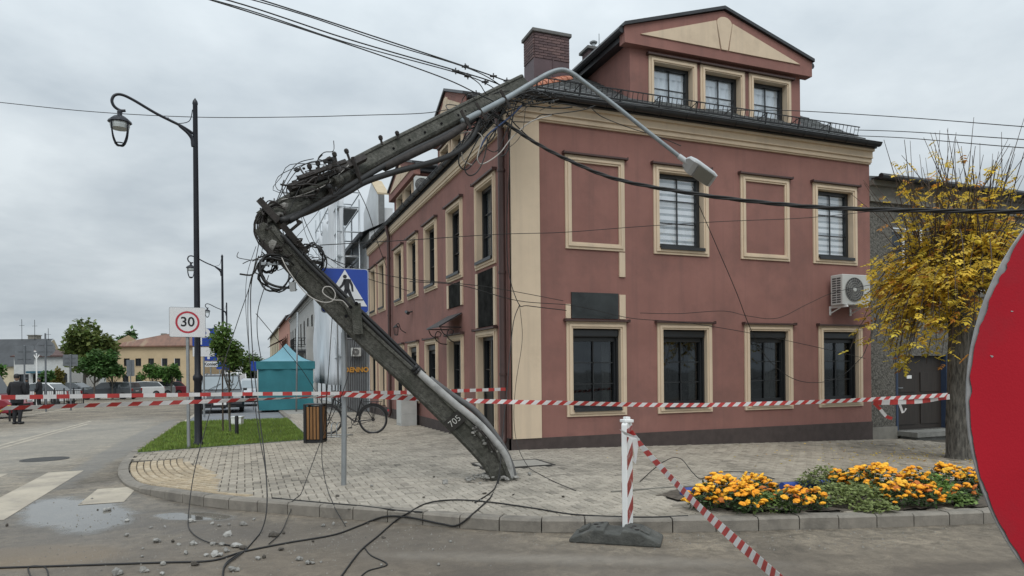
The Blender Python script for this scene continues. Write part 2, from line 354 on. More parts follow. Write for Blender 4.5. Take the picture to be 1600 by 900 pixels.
pud2 = blob(-0.55, 8.55, 0.5, 0.22, -0.6, 0.2, 0.4)
wet = math_('MAXIMUM', pud, pud2)
damp = blob(-1.6, 9.0, 1.5, 2.4, 0.2, 0.6, 0.6)
c = mixc(math_('MULTIPLY', damp, 0.35), c, (0.085, 0.08, 0.074, 1))
c = mixc(math_('MULTIPLY', wet, 0.6), c, (0.10, 0.098, 0.09, 1))
lk(c, b.inputs['Base Color'])
rr = t.nodes.new('ShaderNodeMix'); rr.data_type = 'FLOAT'; lk(math_('MAXIMUM', wet, math_('MULTIPLY', damp, 0.35)), rr.inputs[0]); rr.inputs[2].default_value = 0.85; rr.inputs[3].default_value = 0.04
lk(rr.outputs[0], b.inputs['Roughness'])
bp = t.nodes.new('ShaderNodeBump'); bp.inputs['Distance'].default_value = 0.012
lk(math_('SUBTRACT', 0.65, math_('MULTIPLY', wet, 0.645)), bp.inputs['Strength']); lk(math_('ADD', noise(110, 3, 0.7), math_('MULTIPLY', noise(14, 5, 0.7), 0.8)), bp.inputs['Height']); lk(bp.outputs[0], b.inputs['Normal'])
M_asph = m
r_ = sheet('road', lin(-16, -3, 13) + lin(-2.5, 5, 15) + lin(6, 26, 20), lin(-12, 4, 16) + lin(4.5, 14, 19) + lin(15, 140, 60), lambda u, s: rz(u, s), M_asph)
tag(r_, kind='structure')

# kerb line seen from the road: along the street, round the corner, along the flower bed
KP = [(-2.05, 24.7), (-2.05, 20), (-2.04, 16), (-2.0, 14), (-1.9, 12.6), (-1.55, 11.1), (-1.05, 10.0), (-0.45, 9.1), (0.3, 8.35), (1.38, 7.4), (2.44, 6.45), (3.44, 5.95), (4.67, 5.5), (6.01, 5.2), (7.4, 4.97), (10, 4.65), (16, 4.2), (26, 3.6)]
KC = catmull([(a, b_, 0) for a, b_ in KP], 10)
KPOLY = [(v.x, v.y) for v in KC]
PAVE = [(1.4, 140), (1.4, 24.7)] + KPOLY + [(26, 30), (4.7, 30), (4.7, 140)]
KW = 0.15
def offset_line(pts, d):
    out = []
    for i, p in enumerate(pts):
        a = pts[max(i - 1, 0)]; bb = pts[min(i + 1, len(pts) - 1)]; tx, ty = bb[0] - a[0], bb[1] - a[1]; l = math.hypot(tx, ty)
        out.append((p[0] - ty / l * d, p[1] + tx / l * d))
    return out
KIN = offset_line(KPOLY, KW)                 # inner edge (left of the walking direction = pavement side)
PINN = [(1.55, 140), (1.55, 24.7 - .0)] + KIN + [(26, 30), (4.7, 30), (4.7, 140)]
LAWN = [(-1.88, 24.55), (-1.88, 16), (-1.86, 14.55), (1.3, 15.75), (1.38, 24.55)]
BED = [(4.5, 6.9), (4.75, 5.74), (6.05, 5.42), (7.42, 5.18), (9.6, 4.95), (9.9, 6.55), (7.3, 7.0), (5.1, 7.25)]
M_pbase = mat('paver_joint_sand', (0.075, 0.067, 0.054), 0.95, var=0.3, scale=20, bump=0.3)
M_pave = mat('concrete_paver', (0.335, 0.304, 0.256), 0.88, var=0.16, scale=22, bump=0.35, bscale=120, tint=True, dirt=(0.195, 0.178, 0.148), dscale=0.8, dpos=0.48)
pv = sheet('pavement', lin(-2.2, 26, 113), lin(3.4, 30, 106) + lin(32, 140, 27), lambda u, s: pz(u, s) - 0.014, M_pbase,
           keep=lambda u, s: inpoly(u, s, PINN) and not (s > 30 and u > 4.7))
tag(pv, kind='structure')

# kerb of half-metre stones
M_kerb = mat('kerb_concrete', (0.22, 0.20, 0.17), 0.9, var=0.16, scale=7, bump=0.4, bscale=90, dirt=(0.12, 0.11, 0.095), dscale=2.2, dpos=0.5)
kb = MB()
kz = lambda u, s: pz(u, s)
# footing under the stones
for i in range(len(KPOLY) - 1):
    (a0, b0), (a1, b1) = KPOLY[i], KPOLY[i + 1]; (c0, d0), (c1, d1) = KIN[i], KIN[i + 1]
    zt = lambda u, s: rz(u, s) + 0.006
    kb.add([(a0, b0, zt(a0, b0)), (a1, b1, zt(a1, b1)), (c1, d1, zt(c1, d1)), (c0, d0, zt(c0, d0))], [(0, 1, 2, 3)])
kerb = kb.build('kerb', M_pbase, recalc=False); tag(kerb, kind='structure')
def walk(line, step):
    out = [line[0]]; acc = 0.0; i = 0; p = line[0]
    while i < len(line) - 1:
        q = line[i + 1]; d = math.hypot(q[0] - p[0], q[1] - p[1])
        if acc + d >= step:
            k = (step - acc) / d; p = (p[0] + (q[0] - p[0]) * k, p[1] + (q[1] - p[1]) * k); out.append(p); acc = 0.0
        else: acc += d; p = q; i += 1
    return out
def kerb_stones(line, step, far=False):
    pts = walk(line, step); inn = offset_line(pts, KW)
    for i in range(len(pts) - 1):
        (a0, b0), (a1, b1), (c0, d0), (c1, d1) = pts[i], pts[i+1], inn[i], inn[i+1]
        g_ = 0.006 / step
        L_ = lambda p, q, k: (p[0] + (q[0] - p[0]) * k, p[1] + (q[1] - p[1]) * k)
        A, B, C_, D_ = L_((a0, b0), (a1, b1), g_), L_((a0, b0), (a1, b1), 1 - g_), L_((c0, d0), (c1, d1), 1 - g_), L_((c0, d0), (c1, d1), g_)
        j = rnd.uniform(-0.004, 0.004); mb = MB()
        def top(p): return pz(*p) + j + 0.004
        ch = 0.022
        A2, B2 = L_(A, D_, ch / KW), L_(B, C_, ch / KW)
        zb = lambda p: rz(*p) - 0.04
        vs = [(*A, zb(A)), (*B, zb(B)), (*C_, zb(C_)), (*D_, zb(D_)), (*A, max(top(A) - ch, zb(A) + .03)), (*B, max(top(B) - ch, zb(B) + .03)), (*A2, top(A)), (*B2, top(B)), (*C_, top(C_)), (*D_, top(D_))]
        mb.add(vs, [(0, 1, 5, 4), (4, 5, 7, 6), (6, 7, 8, 9), (2, 3, 9, 8), (1, 2, 8, 7, 5), (3, 0, 4, 6, 9)])
        o = mb.build('kerb_stone', M_kerb, kerb, recalc=False)
kerb_stones(KPOLY, 0.43)
kerb_stones([(1.4, 60), (1.4, 24.8)], 1.0)
kerb_stones([(1.4, 24.7), (-1.9, 24.7)], 1.0)

# yellow tactile blocks in arcs behind the dropped kerb
M_tac = mat('yellow_tactile_paver', (0.42, 0.315, 0.175), 0.85, var=0.18, scale=12, bump=0.3, bscale=80, tint=False, dirt=(0.24, 0.19, 0.125), dscale=1.6, dpos=0.5)
tacb = MB(); TAC_I = []
seg0 = [p for p in KIN if 8.75 < p[1] < 13.35]
TACPOLY = seg0 + offset_line(seg0, 1.02)[::-1]
def tac_depth(s): return 0.12 + 0.92 * smooth((s - 8.9) / 2.6) * (1 - 0.15 * smooth((s - 12.2) / 1.0))
tac = sheet('tactile_paving', lin(-2.2, 0.6, 28), lin(8.4, 13.8, 54), lambda u, s: pz(u, s) - 0.010, M_pbase, keep=lambda u, s: inpoly(u, s, TACPOLY))
tag(tac, kind='structure')
M_tacs = [mat('yellow_tactile_paver_%d' % i, c_, 0.85, var=0.16, scale=12, bump=0.3, bscale=80, dirt=(0.22, 0.18, 0.125), dscale=1.6, dpos=0.52) for i, c_ in enumerate(((0.40, 0.32, 0.215), (0.35, 0.28, 0.19), (0.43, 0.355, 0.25)))]
tac_cells = []
for row in range(10):
    d0 = 0.02 + row * 0.1; l0 = walk(offset_line(seg0, d0 + 0.004), 0.205)
    for i in range(len(l0) - 1):
        (a0, b0), (a1, b1) = l0[i], l0[i+1]
        if d0 + 0.1 > tac_depth((b0 + b1) / 2): continue
        tx, ty = a1 - a0, b1 - b0; l = math.hypot(tx, ty); nx, ny = -ty / l, tx / l
        A = (a0 + tx * .02, b0 + ty * .02); B = (a0 + tx * .98, b0 + ty * .98); C_ = (B[0] + nx * .092, B[1] + ny * .092); D_ = (A[0] + nx * .092, A[1] + ny * .092)
        mb = MB(); h = rnd.uniform(0.0, 0.006)
        q = lambda p, e: (*p, pz(*p) + e + h)
        cx_, cy_ = (A[0] + C_[0]) / 2, (A[1] + C_[1]) / 2
        ins = [(p[0] + (cx_ - p[0]) * .16, p[1] + (cy_ - p[1]) * .16) for p in (A, B, C_, D_)]
        mb.add([q(A, -.016), q(B, -.016), q(C_, -.016), q(D_, -.016)] + [q(p, 0.006) for p in ins], [(4, 5, 6, 7), (0, 1, 5, 4), (1, 2, 6, 5), (2, 3, 7, 6), (3, 0, 4, 7)])
        mb.build('tactile_block', rnd.choice(M_tacs), tac, recalc=False); tac_cells.append((A, B, C_, D_))
def in_tac(u, s):
    if not (8.7 < s < 13.5 and u < 0.8): return False
    best = min(((p[0]-u)**2 + (p[1]-s)**2) for p in seg0) ** .5
    return best < tac_depth(s) - 0.10

# herringbone pavers
MH = (3.35, 4.5, 9.75, 10.5)                 # rectangular access cover in the pavement
W_ = 0.1
pavers = []
for jj in range(int(4.4 / W_), int(28 / W_)):
    for ii in range(int(-2.2 / W_), int(14.5 / W_)):
        r = (ii - jj) % 4
        if r == 0: x0, x1, y0, y1 = ii * W_, (ii + 2) * W_, jj * W_, (jj + 1) * W_
        elif r == 3: x0, x1, y0, y1 = ii * W_, (ii + 1) * W_, jj * W_, (jj + 2) * W_
        else: continue
        xc, yc = (x0 + x1) / 2, (y0 + y1) / 2
        p = RGT.x * xc + RGT.y * yc, FWD.x * xc + FWD.y * yc
        if p[1] < 5 or not (-0.78 < p[0] / p[1] < 0.80): continue
        if yc > 11.83 and xc > 4.55: continue
        if not inpoly(xc, yc, PINN): continue
        if inpoly(xc, yc, LAWN) or inpoly(xc, yc, BED) or in_tac(xc, yc): continue
        if MH[0] - .05 < xc < MH[1] + .05 and MH[2] - .05 < yc < MH[3] + .05: continue
        pavers.append((p[1] + 0.25 * abs(p[0]), x0, x1, y0, y1))
pavers.sort()
prow = random.Random(3)
def tone(x, y):
    k = 0.84 + 0.3 * prow.random()
    if prow.random() < 0.06: k *= 0.68
    wv = 0.5 + 0.5 * math.sin(x * 0.9 + 1.3 * math.sin(y * 0.7)); k *= 0.94 + 0.1 * wv
    warm = 0.5 + 0.5 * math.sin(x * 0.5 - y * 0.33)
    return (k * (1.0 + 0.03 * warm), k, k * (1.0 - 0.05 * warm), 1)
big_ = MB(); tints = []
for n, (dd, x0, x1, y0, y1) in enumerate(pavers):
    e = 0.003; j = prow.uniform(-0.003, 0.003); tx, ty = prow.uniform(-.006, .006), prow.uniform(-.006, .006)
    xc, yc = (x0 + x1) / 2, (y0 + y1) / 2; i_, iy = 0.009, 0.015
    zt = lambda x, y, o: pz(x, y) + o + j + (x - xc) * tx + (y - yc) * ty
    vs = [(x, y, zt(x, y, -.013)) for x, y in ((x0+e, y0+e), (x1-e, y0+e), (x1-e, y1-e), (x0+e, y1-e))] + [(x, y, zt(x, y, 0)) for x, y in ((x0+i_, y0+iy), (x1-i_, y0+iy), (x1-i_, y1-iy), (x0+i_, y1-iy))]
    fs = [(4, 5, 6, 7), (0, 1, 5, 4), (1, 2, 6, 5), (2, 3, 7, 6), (3, 0, 4, 7)]
    tn = tone(xc, yc)
    if n < 300:
        mb = MB(); mb.add(vs, fs); mb.build('paver', M_pave, pv, recalc=False, tints=[tn] * 8)
    else:
        big_.add(vs, fs); tints += [tn] * 8
o = big_.build('paver_field', M_pave, pv, recalc=False, tints=tints); tag(o, kind='stuff')
# pavement far beyond, too far to tell the pieces apart
M_pfar = mat('far_paving', (0.27, 0.262, 0.24), 0.9, var=0.18, scale=9)
o = sheet('far_paving', lin(1.55, 4.6, 4), lin(28, 140, 40), lambda u, s: gz(u, s) + 0.0, M_pfar, parent=pv); tag(o, kind='stuff')

# lawn
M_soil = mat('lawn_soil', (0.06, 0.09, 0.025), 0.95, var=0.3, scale=8, bump=0.3)
lw = sheet('lawn', lin(-2.0, 1.5, 28), lin(14.3, 24.7, 80), lambda u, s: gz(u, s) + 0.012, M_soil, keep=lambda u, s: inpoly(u, s, LAWN)); tag(lw, kind='structure')
M_grass = mat('grass_blade', (0.155, 0.25, 0.05), 0.75, var=0.35, scale=1.7, tint=True, transl=.25)
gb = MB(); tints = []; gr = random.Random(5)
for k in range(26000):
    u = gr.uniform(-1.88, 1.38); s = 14.5 + (24.55 - 14.5) * gr.random() ** 1.25
    if not inpoly(u, s, LAWN): continue
    h = gr.uniform(.03, .075); a = gr.uniform(0, 6.28); w0 = gr.uniform(.006, .013); lx, ly = gr.uniform(-.03, .03), gr.uniform(-.03, .03)
    z = gz(u, s) + .01; ca, sa = math.cos(a) * w0, math.sin(a) * w0
    gb.add([(u - ca, s - sa, z), (u + ca, s + sa, z), (u + lx, s + ly, z + h)], [(0, 1, 2)])
    kx = gr.uniform(.65, 1.25); yb = gr.random() * .25; tints += [(kx * (1 + yb), kx, kx * .9, 1)] * 3
gro = gb.build('grass', M_grass, recalc=False, tints=tints); tag(gro, 'short mown green grass of the lawn strip beside the street', 'grass', kind='stuff')
M_edge = mat('lawn_edging', (0.3, 0.29, 0.26), 0.9, var=0.15)
eb = MB()
for (p, q) in (((-1.86, 14.5), (1.34, 15.7)), ((1.34, 15.7), (1.42, 24.6))):
    n = 12
    for i in range(n):
        a = [p[0] + (q[0]-p[0]) * (i + .02) / n, p[1] + (q[1]-p[1]) * (i + .02) / n]; c_ = [p[0] + (q[0]-p[0]) * (i + .98) / n, p[1] + (q[1]-p[1]) * (i + .98) / n]
        mb = MB(); mb.bar((a[0], a[1], gz(*a) - .03), (c_[0], c_[1], gz(*c_) - .03), 0.06, 0.075); mb.build('edging_stone', M_edge, lw)

# parking bay beyond the lawn, with white lines
M_bay = mat('parking_paver', (0.17, 0.18, 0.195), 0.85, var=0.22, scale=6, bump=0.2)
by = sheet('parking_bay', lin(-1.95, 1.38, 6), lin(24.9, 78, 40), lambda u, s: rz(u, s) + 0.05, M_bay); tag(by, kind='structure')
M_line = mat('road_paint', (0.43, 0.38, 0.30), 0.8, var=0.2, scale=6, dirt=(0.24, 0.215, 0.18), dscale=3.0, dpos=0.44)
def strip_(name, poly, lift=0.004, m=None, zf=rz, n=14, parent=r_):
    """painted marking laid on the road: poly = 4 corners (u,s)"""
    mb = MB(); A, B, C_, D_ = poly; k = max(2, n)
    for i in range(k):
        f0, f1 = i / k, (i + 1) / k; lp = lambda p, q, f: (p[0] + (q[0]-p[0]) * f, p[1] + (q[1]-p[1]) * f)
        P = [lp(A, D_, f0), lp(B, C_, f0), lp(B, C_, f1), lp(A, D_, f1)]
        mb.add([(x, y, zf(x, y) + lift) for x, y in P], [(0, 1, 2, 3)])
    return mb.build(name, m or M_line, parent, recalc=False)
for k_, (u0, u1, s0, s1) in enumerate(((-1.92, -1.42, 9.85, 11.1), (-3.0, -2.5, 9.2, 13.3), (-4.08, -3.58, 9.0, 13.4), (-5.16, -4.66, 9.0, 13.4), (-6.24, -5.74, 9.0, 13.4), (-7.3, -6.8, 9.0, 13.4), (-8.4, -7.9, 9, 13.4))):
    strip_('crossing_stripe', ((u0, s0), (u1, s0), (u1, s1), (u0, s1)))
strip_('centre_line', ((-5.42, 16.8), (-5.30, 16.8), (-5.30, 30), (-5.42, 30)), n=20); strip_('centre_line', ((-5.18, 16.8), (-5.06, 16.8), (-5.06, 28), (-5.18, 28)), n=20)
strip_('edge_line', ((-9.2, 22), (-9.08, 22), (-9.08, 60), (-9.2, 60)), n=30)
strip_('parking_line', ((-2.0, 24.95), (1.3, 24.95), (1.3, 25.08), (-2.0, 25.08)), zf=lambda u, s: rz(u, s) + .05, parent=by)
strip_('parking_line', ((-1.98, 25.1), (-1.85, 25.1), (-1.85, 60), (-1.98, 60)), zf=lambda u, s: rz(u, s) + .05, parent=by)
strip_('parking_line', ((-1.95, 30.6), (1.3, 30.6), (1.3, 30.75), (-1.95, 30.75)), zf=lambda u, s: rz(u, s) + .05, parent=by)
M_drain = mat('cast_iron', (0.05, 0.048, 0.045), 0.7, 0.3, var=0.3, scale=12, bump=0.5)
mo = thing('manhole_cover', 'round iron manhole cover in the road left of the dropped kerb', 'manhole cover', gp(70, 718, ROAD))
mb = MB(); mb.lathe([(0.40, -.02), (0.40, .008), (.335, .010), (.33, .004)], gp(70, 718, ROAD), seg=32); mb.build('ring', M_drain, mo)
mb = MB(); mb.lathe([(0.325, -.02), (0.325, .010), (.1, .012)], gp(70, 718, ROAD), seg=32); mb.build('lid', M_drain, mo)
ac_ = thing('access_cover', 'rectangular paved access cover with metal rim beside the leaning pole base', 'access cover', (MH[0], MH[2], 0))
mb = MB()
for (a0, a1, b0, b1) in ((MH[0], MH[1], MH[2], MH[2] + .035), (MH[0], MH[1], MH[3] - .035, MH[3]), (MH[0], MH[0] + .035, MH[2] + .035, MH[3] - .035), (MH[1] - .035, MH[1], MH[2] + .035, MH[3] - .035)): mb.box(a0, a1, b0, b1, -.03, .007)
mb.build('rim', M_drain, ac_)
mb = MB(); mb.box(MH[0] + .045, MH[1] - .045, MH[2] + .045, MH[3] - .045, -.03, .003); mb.build('lid', mat('cover_concrete', (.28, .265, .235), .9, var=.15, scale=10), ac_)
# soil of the flower bed
M_dirt = mat('bed_soil', (0.085, 0.07, 0.054), 0.95, var=0.4, scale=14, bump=0.8, bscale=30)
bd = sheet('flower_bed', lin(4.0, 10, 100), lin(4.8, 7.4, 44), lambda u, s: gz(u, s) + 0.006 + 0.008 * math.sin(u * 9) * math.sin(s * 8), M_dirt, keep=lambda u, s: inpoly(u, s, BED)); tag(bd, kind='structure')

# ================================================================== CORNER BUILDING
class Fr:
    """wall frame: a along the wall, o outwards, z up"""
    def __init__(s, O, ex, n): s.O, s.ex, s.n = Vector(O), Vector(ex), Vector(n)
    def P(s, a, o, z): return s.O + s.ex * a + s.n * o + Vector((0, 0, z))
    def box(s, mb, a0, a1, o0, o1, z0, z1):
        vs = [s.P(a, o, z) for z in (z0, z1) for a, o in ((a0, o0), (a1, o0), (a1, o1), (a0, o1))]
        mb.add(vs, [(3,2,1,0),(4,5,6,7),(0,1,5,4),(1,2,6,5),(2,3,7,6),(3,0,4,7)]); return mb
    def rect(s, mb, a0, a1, z0, z1, o): mb.add([s.P(a0, o, z0), s.P(a1, o, z0), s.P(a1, o, z1), s.P(a0, o, z1)], [(0, 1, 2, 3)])
    def prism(s, mb, poly, o0, o1):
        mb.prism(poly, s.P(0, o0, 0), s.ex, (0, 0, 1), s.n * (o1 - o0)); return mb
def wall_open(fr, a0, a1, z0, z1, holes, depth, o=0.0):
    """wall face with rectangular holes and their reveals"""
    A = sorted({a0, a1} | {h[0] for h in holes} | {h[1] for h in holes}); Z = sorted({z0, z1} | {h[2] for h in holes} | {h[3] for h in holes})
    mb = MB()
    for i in range(len(A) - 1):
        for j in range(len(Z) - 1):
            ac, zc = (A[i] + A[i+1]) / 2, (Z[j] + Z[j+1]) / 2
            if any(h[0] < ac < h[1] and h[2] < zc < h[3] for h in holes): continue
            fr.rect(mb, A[i], A[i+1], Z[j], Z[j+1], o)
    return mb
M_blind = mat('white_blind', (0.86, 0.87, 0.87), 0.9, var=0.06, scale=3)
M_sheer = mat('sheer_blind', (0.42, 0.45, 0.46), 0.95, var=0.2, scale=5)
M_net = mat('net_curtain', (0.74, 0.78, 0.80), 0.95, var=0.10, scale=1.0, stretch=(9, 9, 0.4))
M_room = mat('room_things', (0.05, 0.045, 0.04), 0.9, var=0.8, scale=2.3)
def window(parent, fr, a0, a1, z0, z1, sw=0.13, depth=0.19, shutter=False, blind=None, ledge=True, cols=2, rows=3, blank=False, pane_m=None, door=False, label=None, sill=True):
    mb = MB()
    for i0, i1, pr in ((0, 0.05, 0.03), (0.05, 0.095, 0.055), (0.095, sw, 0.035)):
        fr.box(mb, a0 + i0, a0 + i1, -0.005, pr, z0 + i0, z1 - i0); fr.box(mb, a1 - i1, a1 - i0, -0.005, pr, z0 + i0, z1 - i0)
        fr.box(mb, a0 + i1, a1 - i1, -0.005, pr, z1 - i1, z1 - i0)
        if not door: fr.box(mb, a0 + i1, a1 - i1, -0.005, pr, z0 + i0, z0 + i1)
    b0, b1, c0, c1 = a0 + sw, a1 - sw, z0 + (0 if door else sw), z1 - sw
    if not blank:                            # cream reveals
        fr.box(mb, b0 - .02, b0, -depth, -0.005, c0, c1); fr.box(mb, b1, b1 + .02, -depth, -0.005, c0, c1); fr.box(mb, b0, b1, -depth, -0.005, c1, c1 + .02)
        if not door: fr.box(mb, b0, b1, -depth, -0.005, c0 - .02, c0)
    w = mb.build('door_surround' if door else ('blind_window' if blank else 'window'), M_cream, parent)
    if label: w['label'] = label
    if ledge:
        mb = MB(); fr.box(mb, a0 - .04, a1 + .04, -0.004, 0.10, z1 + .003, z1 + .035)
        fr.box(mb, a0 - .055, a0 - .04, -0.004, 0.105, z1 - .005, z1 + .05); fr.box(mb, a1 + .04, a1 + .055, -0.004, 0.105, z1 - .005, z1 + .05)
        mb.build('drip_ledge', M_brown, w)
    if blank: return w
    # interior, pane, frame
    zt = c1 - (0.17 if shutter else 0)
    mb = MB(); e = 0.05
    fr.rect(mb, b0 - .3, b1 + .3, c0 - .3, c1 + .3, -depth - 0.9)
    for (q0, q1, y0, y1) in ((b0 - .3, b0 - .28, c0 - .3, c1 + .3), (b1 + .28, b1 + .3, c0 - .3, c1 + .3), (b0 - .3, b1 + .3, c0 - .3, c0 - .28), (b0 - .3, b1 + .3, c1 + .28, c1 + .3)):
        fr.box(mb, q0, q1, -depth - 0.9, -depth - 0.02, y0, y1)
    mb.build('interior', M_void, w)
    fw = 0.075; mb = MB(); o0, o1 = -depth, -depth + 0.075
    fr.box(mb, b0, b0 + fw, o0, o1, c0, zt); fr.box(mb, b1 - fw, b1, o0, o1, c0, zt); fr.box(mb, b0 + fw, b1 - fw, o0, o1, zt - fw, zt); fr.box(mb, b0 + fw, b1 - fw, o0, o1, c0, c0 + fw + .03)
    if shutter: fr.box(mb, b0, b0 + .04, o1, o1 + .05, c0, zt); fr.box(mb, b1 - .04, b1, o1, o1 + .05, c0, zt)
    if door:
        fr.box(mb, b0 + fw, b1 - fw, o0, o0 + .05, c0 + .1, c0 + .75); fr.box(mb, b0 + fw, b1 - fw, o0, o0 + .06, c0 + .75, c0 + .83)
        fr.box(mb, (b0 + b1) / 2 - .04, (b0 + b1) / 2 + .04, o0, o0 + .07, c0 + .1, zt - fw)
    for k in range(1, cols):
        x = b0 + fw + (b1 - b0 - 2 * fw) * k / cols; fr.box(mb, x - .012, x + .012, o0 + .03, o0 + .052, c0 + fw, zt - fw)
    for k in range(1, rows):
        x = c0 + fw + (zt - c0 - 2 * fw) * k / rows; fr.box(mb, b0 + fw, b1 - fw, o0 + .03, o0 + .052, x - .011, x + .011)
    mb.build('frame', M_frame, w)
    mb = MB(); fr.box(mb, b0 + fw - .01, b1 - fw + .01, o0 + .008, o0 + .02, c0 + fw - .01, zt - fw + .01); mb.build('pane', pane_m or M_glass, w)
    if shutter:
        mb = MB(); fr.prism(mb, [(b0 + .002, zt + .003), (b1 - .002, zt + .003), (b1 - .002, c1 - .002), (b0 + .002, c1 - .002)], -depth, -0.03)
        mb.build('shutter_box', M_frame, w, bevel=0.03)
    if sill and not door:
        mb = MB(); fr.prism(mb, [(b0 + .004, c0 + .002), (b1 - .004, c0 + .002), (b1 - .004, c0 + .03), (b0 + .004, c0 + .03)], -depth + .08, 0.085)
        fr.box(mb, b0 + .004, b1 - .004, 0.068, 0.088, c0 - .035, c0 + .001); mb.build('sill', M_dkmetal, w)
    if blind == 'stripe':
        k0, k1 = c0 + fw, zt - fw; z = k0; mb = MB(); k = 0
        while z < k1 - 0.01:
            hgt = 0.085 if k % 2 == 0 else 0.05; mb.cur = k % 2; z2 = min(z + hgt, k1)
            fr.rect(mb, b0 + fw, b1 - fw, z, z2, o0 - .012 - .004 * (k % 2)); z = z2; k += 1
        mb.build('blind', [M_blind, M_sheer], w, recalc=False)
    elif blind == 'net':
        mb = MB(); n = 26
        for k in range(n):
            x0 = b0 + fw + (b1 - b0 - 2 * fw) * k / n; x1 = b0 + fw + (b1 - b0 - 2 * fw) * (k + 1) / n
            q0 = o0 - .03 + .018 * math.sin(k * 1.3); q1 = o0 - .03 + .018 * math.sin((k + 1) * 1.3)
            mb.add([fr.P(x0, q0, c0), fr.P(x1, q1, c0), fr.P(x1, q1, zt), fr.P(x0, q0, zt)], [(0, 1, 2, 3)])
        fr.box(mb, b0 + fw, b1 - fw, o0 - .012, o0 - .008, zt - fw - .14, zt - fw)
        mb.build('curtain', M_net, w, recalc=False)
    elif blind == 'room':
        mb = MB(); x = b0 + rnd.uniform(.1, .25)
        fr.box(mb, x, x + .3, -depth - .6, -depth - .3, c0, c0 + rnd.uniform(.6, 1.1)); fr.box(mb, x + .4, x + .46, -depth - .5, -depth - .4, c0 + .2, c1)
        fr.box(mb, b0 + .1, b1 - .1, -depth - .35, -depth - .25, c0, c0 + .3); mb.build('furniture', M_room, w)
        mb = MB(); cw = rnd.uniform(.12, .3); xs = b1 - fw - cw if rnd.random() < .6 else b0 + fw
        for k in range(8): q0, q1 = xs + cw * k / 8, xs + cw * (k + 1) / 8; mb.add([fr.P(q0, o0 - .12 + .02 * (k % 2), c0), fr.P(q1, o0 - .12 + .02 * ((k + 1) % 2), c0), fr.P(q1, o0 - .12 + .02 * ((k + 1) % 2), zt), fr.P(q0, o0 - .12 + .02 * (k % 2), zt)], [(0, 1, 2, 3)])
        mb.build('curtain', mat('dim_curtain', (.22, .21, .19), .95, var=.3, scale=3), w, recalc=False)
    return w

BX, BY = CORN; FL, LL = 8.91, 15.43          # front and left wall lengths
bld = thing('corner_building', 'two storey mauve red corner building with cream window surrounds and dormers', 'building', (BX, BY, 0))
FF = Fr((BX, BY, 0), (1, 0, 0), (0, -1, 0)); LF = Fr((BX, BY, 0), (0, 1, 0), (-1, 0, 0))
EZ = 6.45
up_f = [(3.07, 4.40), (7.20, 8.50)]; bl_f = [(1.11, 2.40), (5.22, 6.53)]; gr_f = [(1.11, 2.41), (3.13, 4.45), (5.29, 6.59), (7.33, 8.63)]
SW = 0.13
holes = [(a + SW, b_ - SW, 3.78 + SW, 5.57 - SW) for a, b_ in up_f] + [(a + SW, b_ - SW, 0.57 + SW, 2.39 - SW) for a, b_ in gr_f]
wall_open(FF, 0.57, FL, 0.2, 6.15, holes, .24).build('wall', M_red, bld, recalc=False)
lw_c = [1.40, 3.60, 5.80, 7.86, 9.78, 12.65, 14.40]; HW = 0.635
gl = []
for i, c_ in enumerate(lw_c):
    door = i in (0, 1, 5)
    gl.append((c_ - HW, c_ + HW, 0.22 if door else 0.55, 2.29, door))
holes = [(c_ - HW + SW, c_ + HW - SW, 3.57 + SW, 5.37 - SW) for c_ in lw_c] + [(a + SW, b_ - SW, z0 + (0 if d_ else SW), z1 - SW) for a, b_, z0, z1, d_ in gl]
wall_open(LF, 0, LL, 0.2, 6.3, holes, .3).build('wall', M_red, bld, recalc=False)
mb = MB(); FF.rect(mb, FL, FL + .001, -1, 6.4, 0); mb.add([(BX + FL, BY, -.6), (BX + FL, BY + 9, -.6), (BX + FL, BY + 9, 6.5), (BX + FL, BY, 6.5)], [(0, 1, 2, 3)])
mb.add([(BX, BY + LL, -.6), (BX + 9, BY + LL, -.6), (BX + 9, BY + LL, 6.5), (BX, BY + LL, 6.5)], [(0, 1, 2, 3)]); mb.build('side_wall', M_red, bld, recalc=False)
mb = MB(); FF.box(mb, 0.0, 0.57, -0.06, 0.045, 0.2, 6.129); mb.build('corner_pilaster', M_cream, bld)
mb = MB(); FF.box(mb, -0.03, FL, -.1, 0.03, -0.8, 0.2); LF.box(mb, 0.0, LL, -.1, 0.03, -0.8, 0.2); mb.build('plinth', M_plinth, bld)
# cornice with stepped mouldings
mb = MB()
for z0, z1, p in ((6.13, 6.16, .045), (6.16, 6.25, .075), (6.25, 6.272, .115), (6.272, 6.40, .10), (6.40, 6.45, .16)): FF.box(mb, -p, FL, -.05, p, z0, z1 - .0005)
for z0, z1, p in ((5.97, 6.0, .045), (6.0, 6.07, .07), (6.07, 6.09, .09), (6.09, 6.22, .08)): LF.box(mb, 0.0, LL, -.05, p, z0, z1 - .0005)
mb.build('cornice', M_cream, bld)
for i, (a, b_) in enumerate(up_f): window(bld, FF, a, b_, 3.78, 5.57, blind='stripe')
for a, b_ in bl_f: window(bld, FF, a, b_, 3.78, 5.57, blank=True)
for i, (a, b_) in enumerate(gr_f): window(bld, FF, a, b_, 0.57, 2.39, shutter=True, blind='room', pane_m=M_gdark)
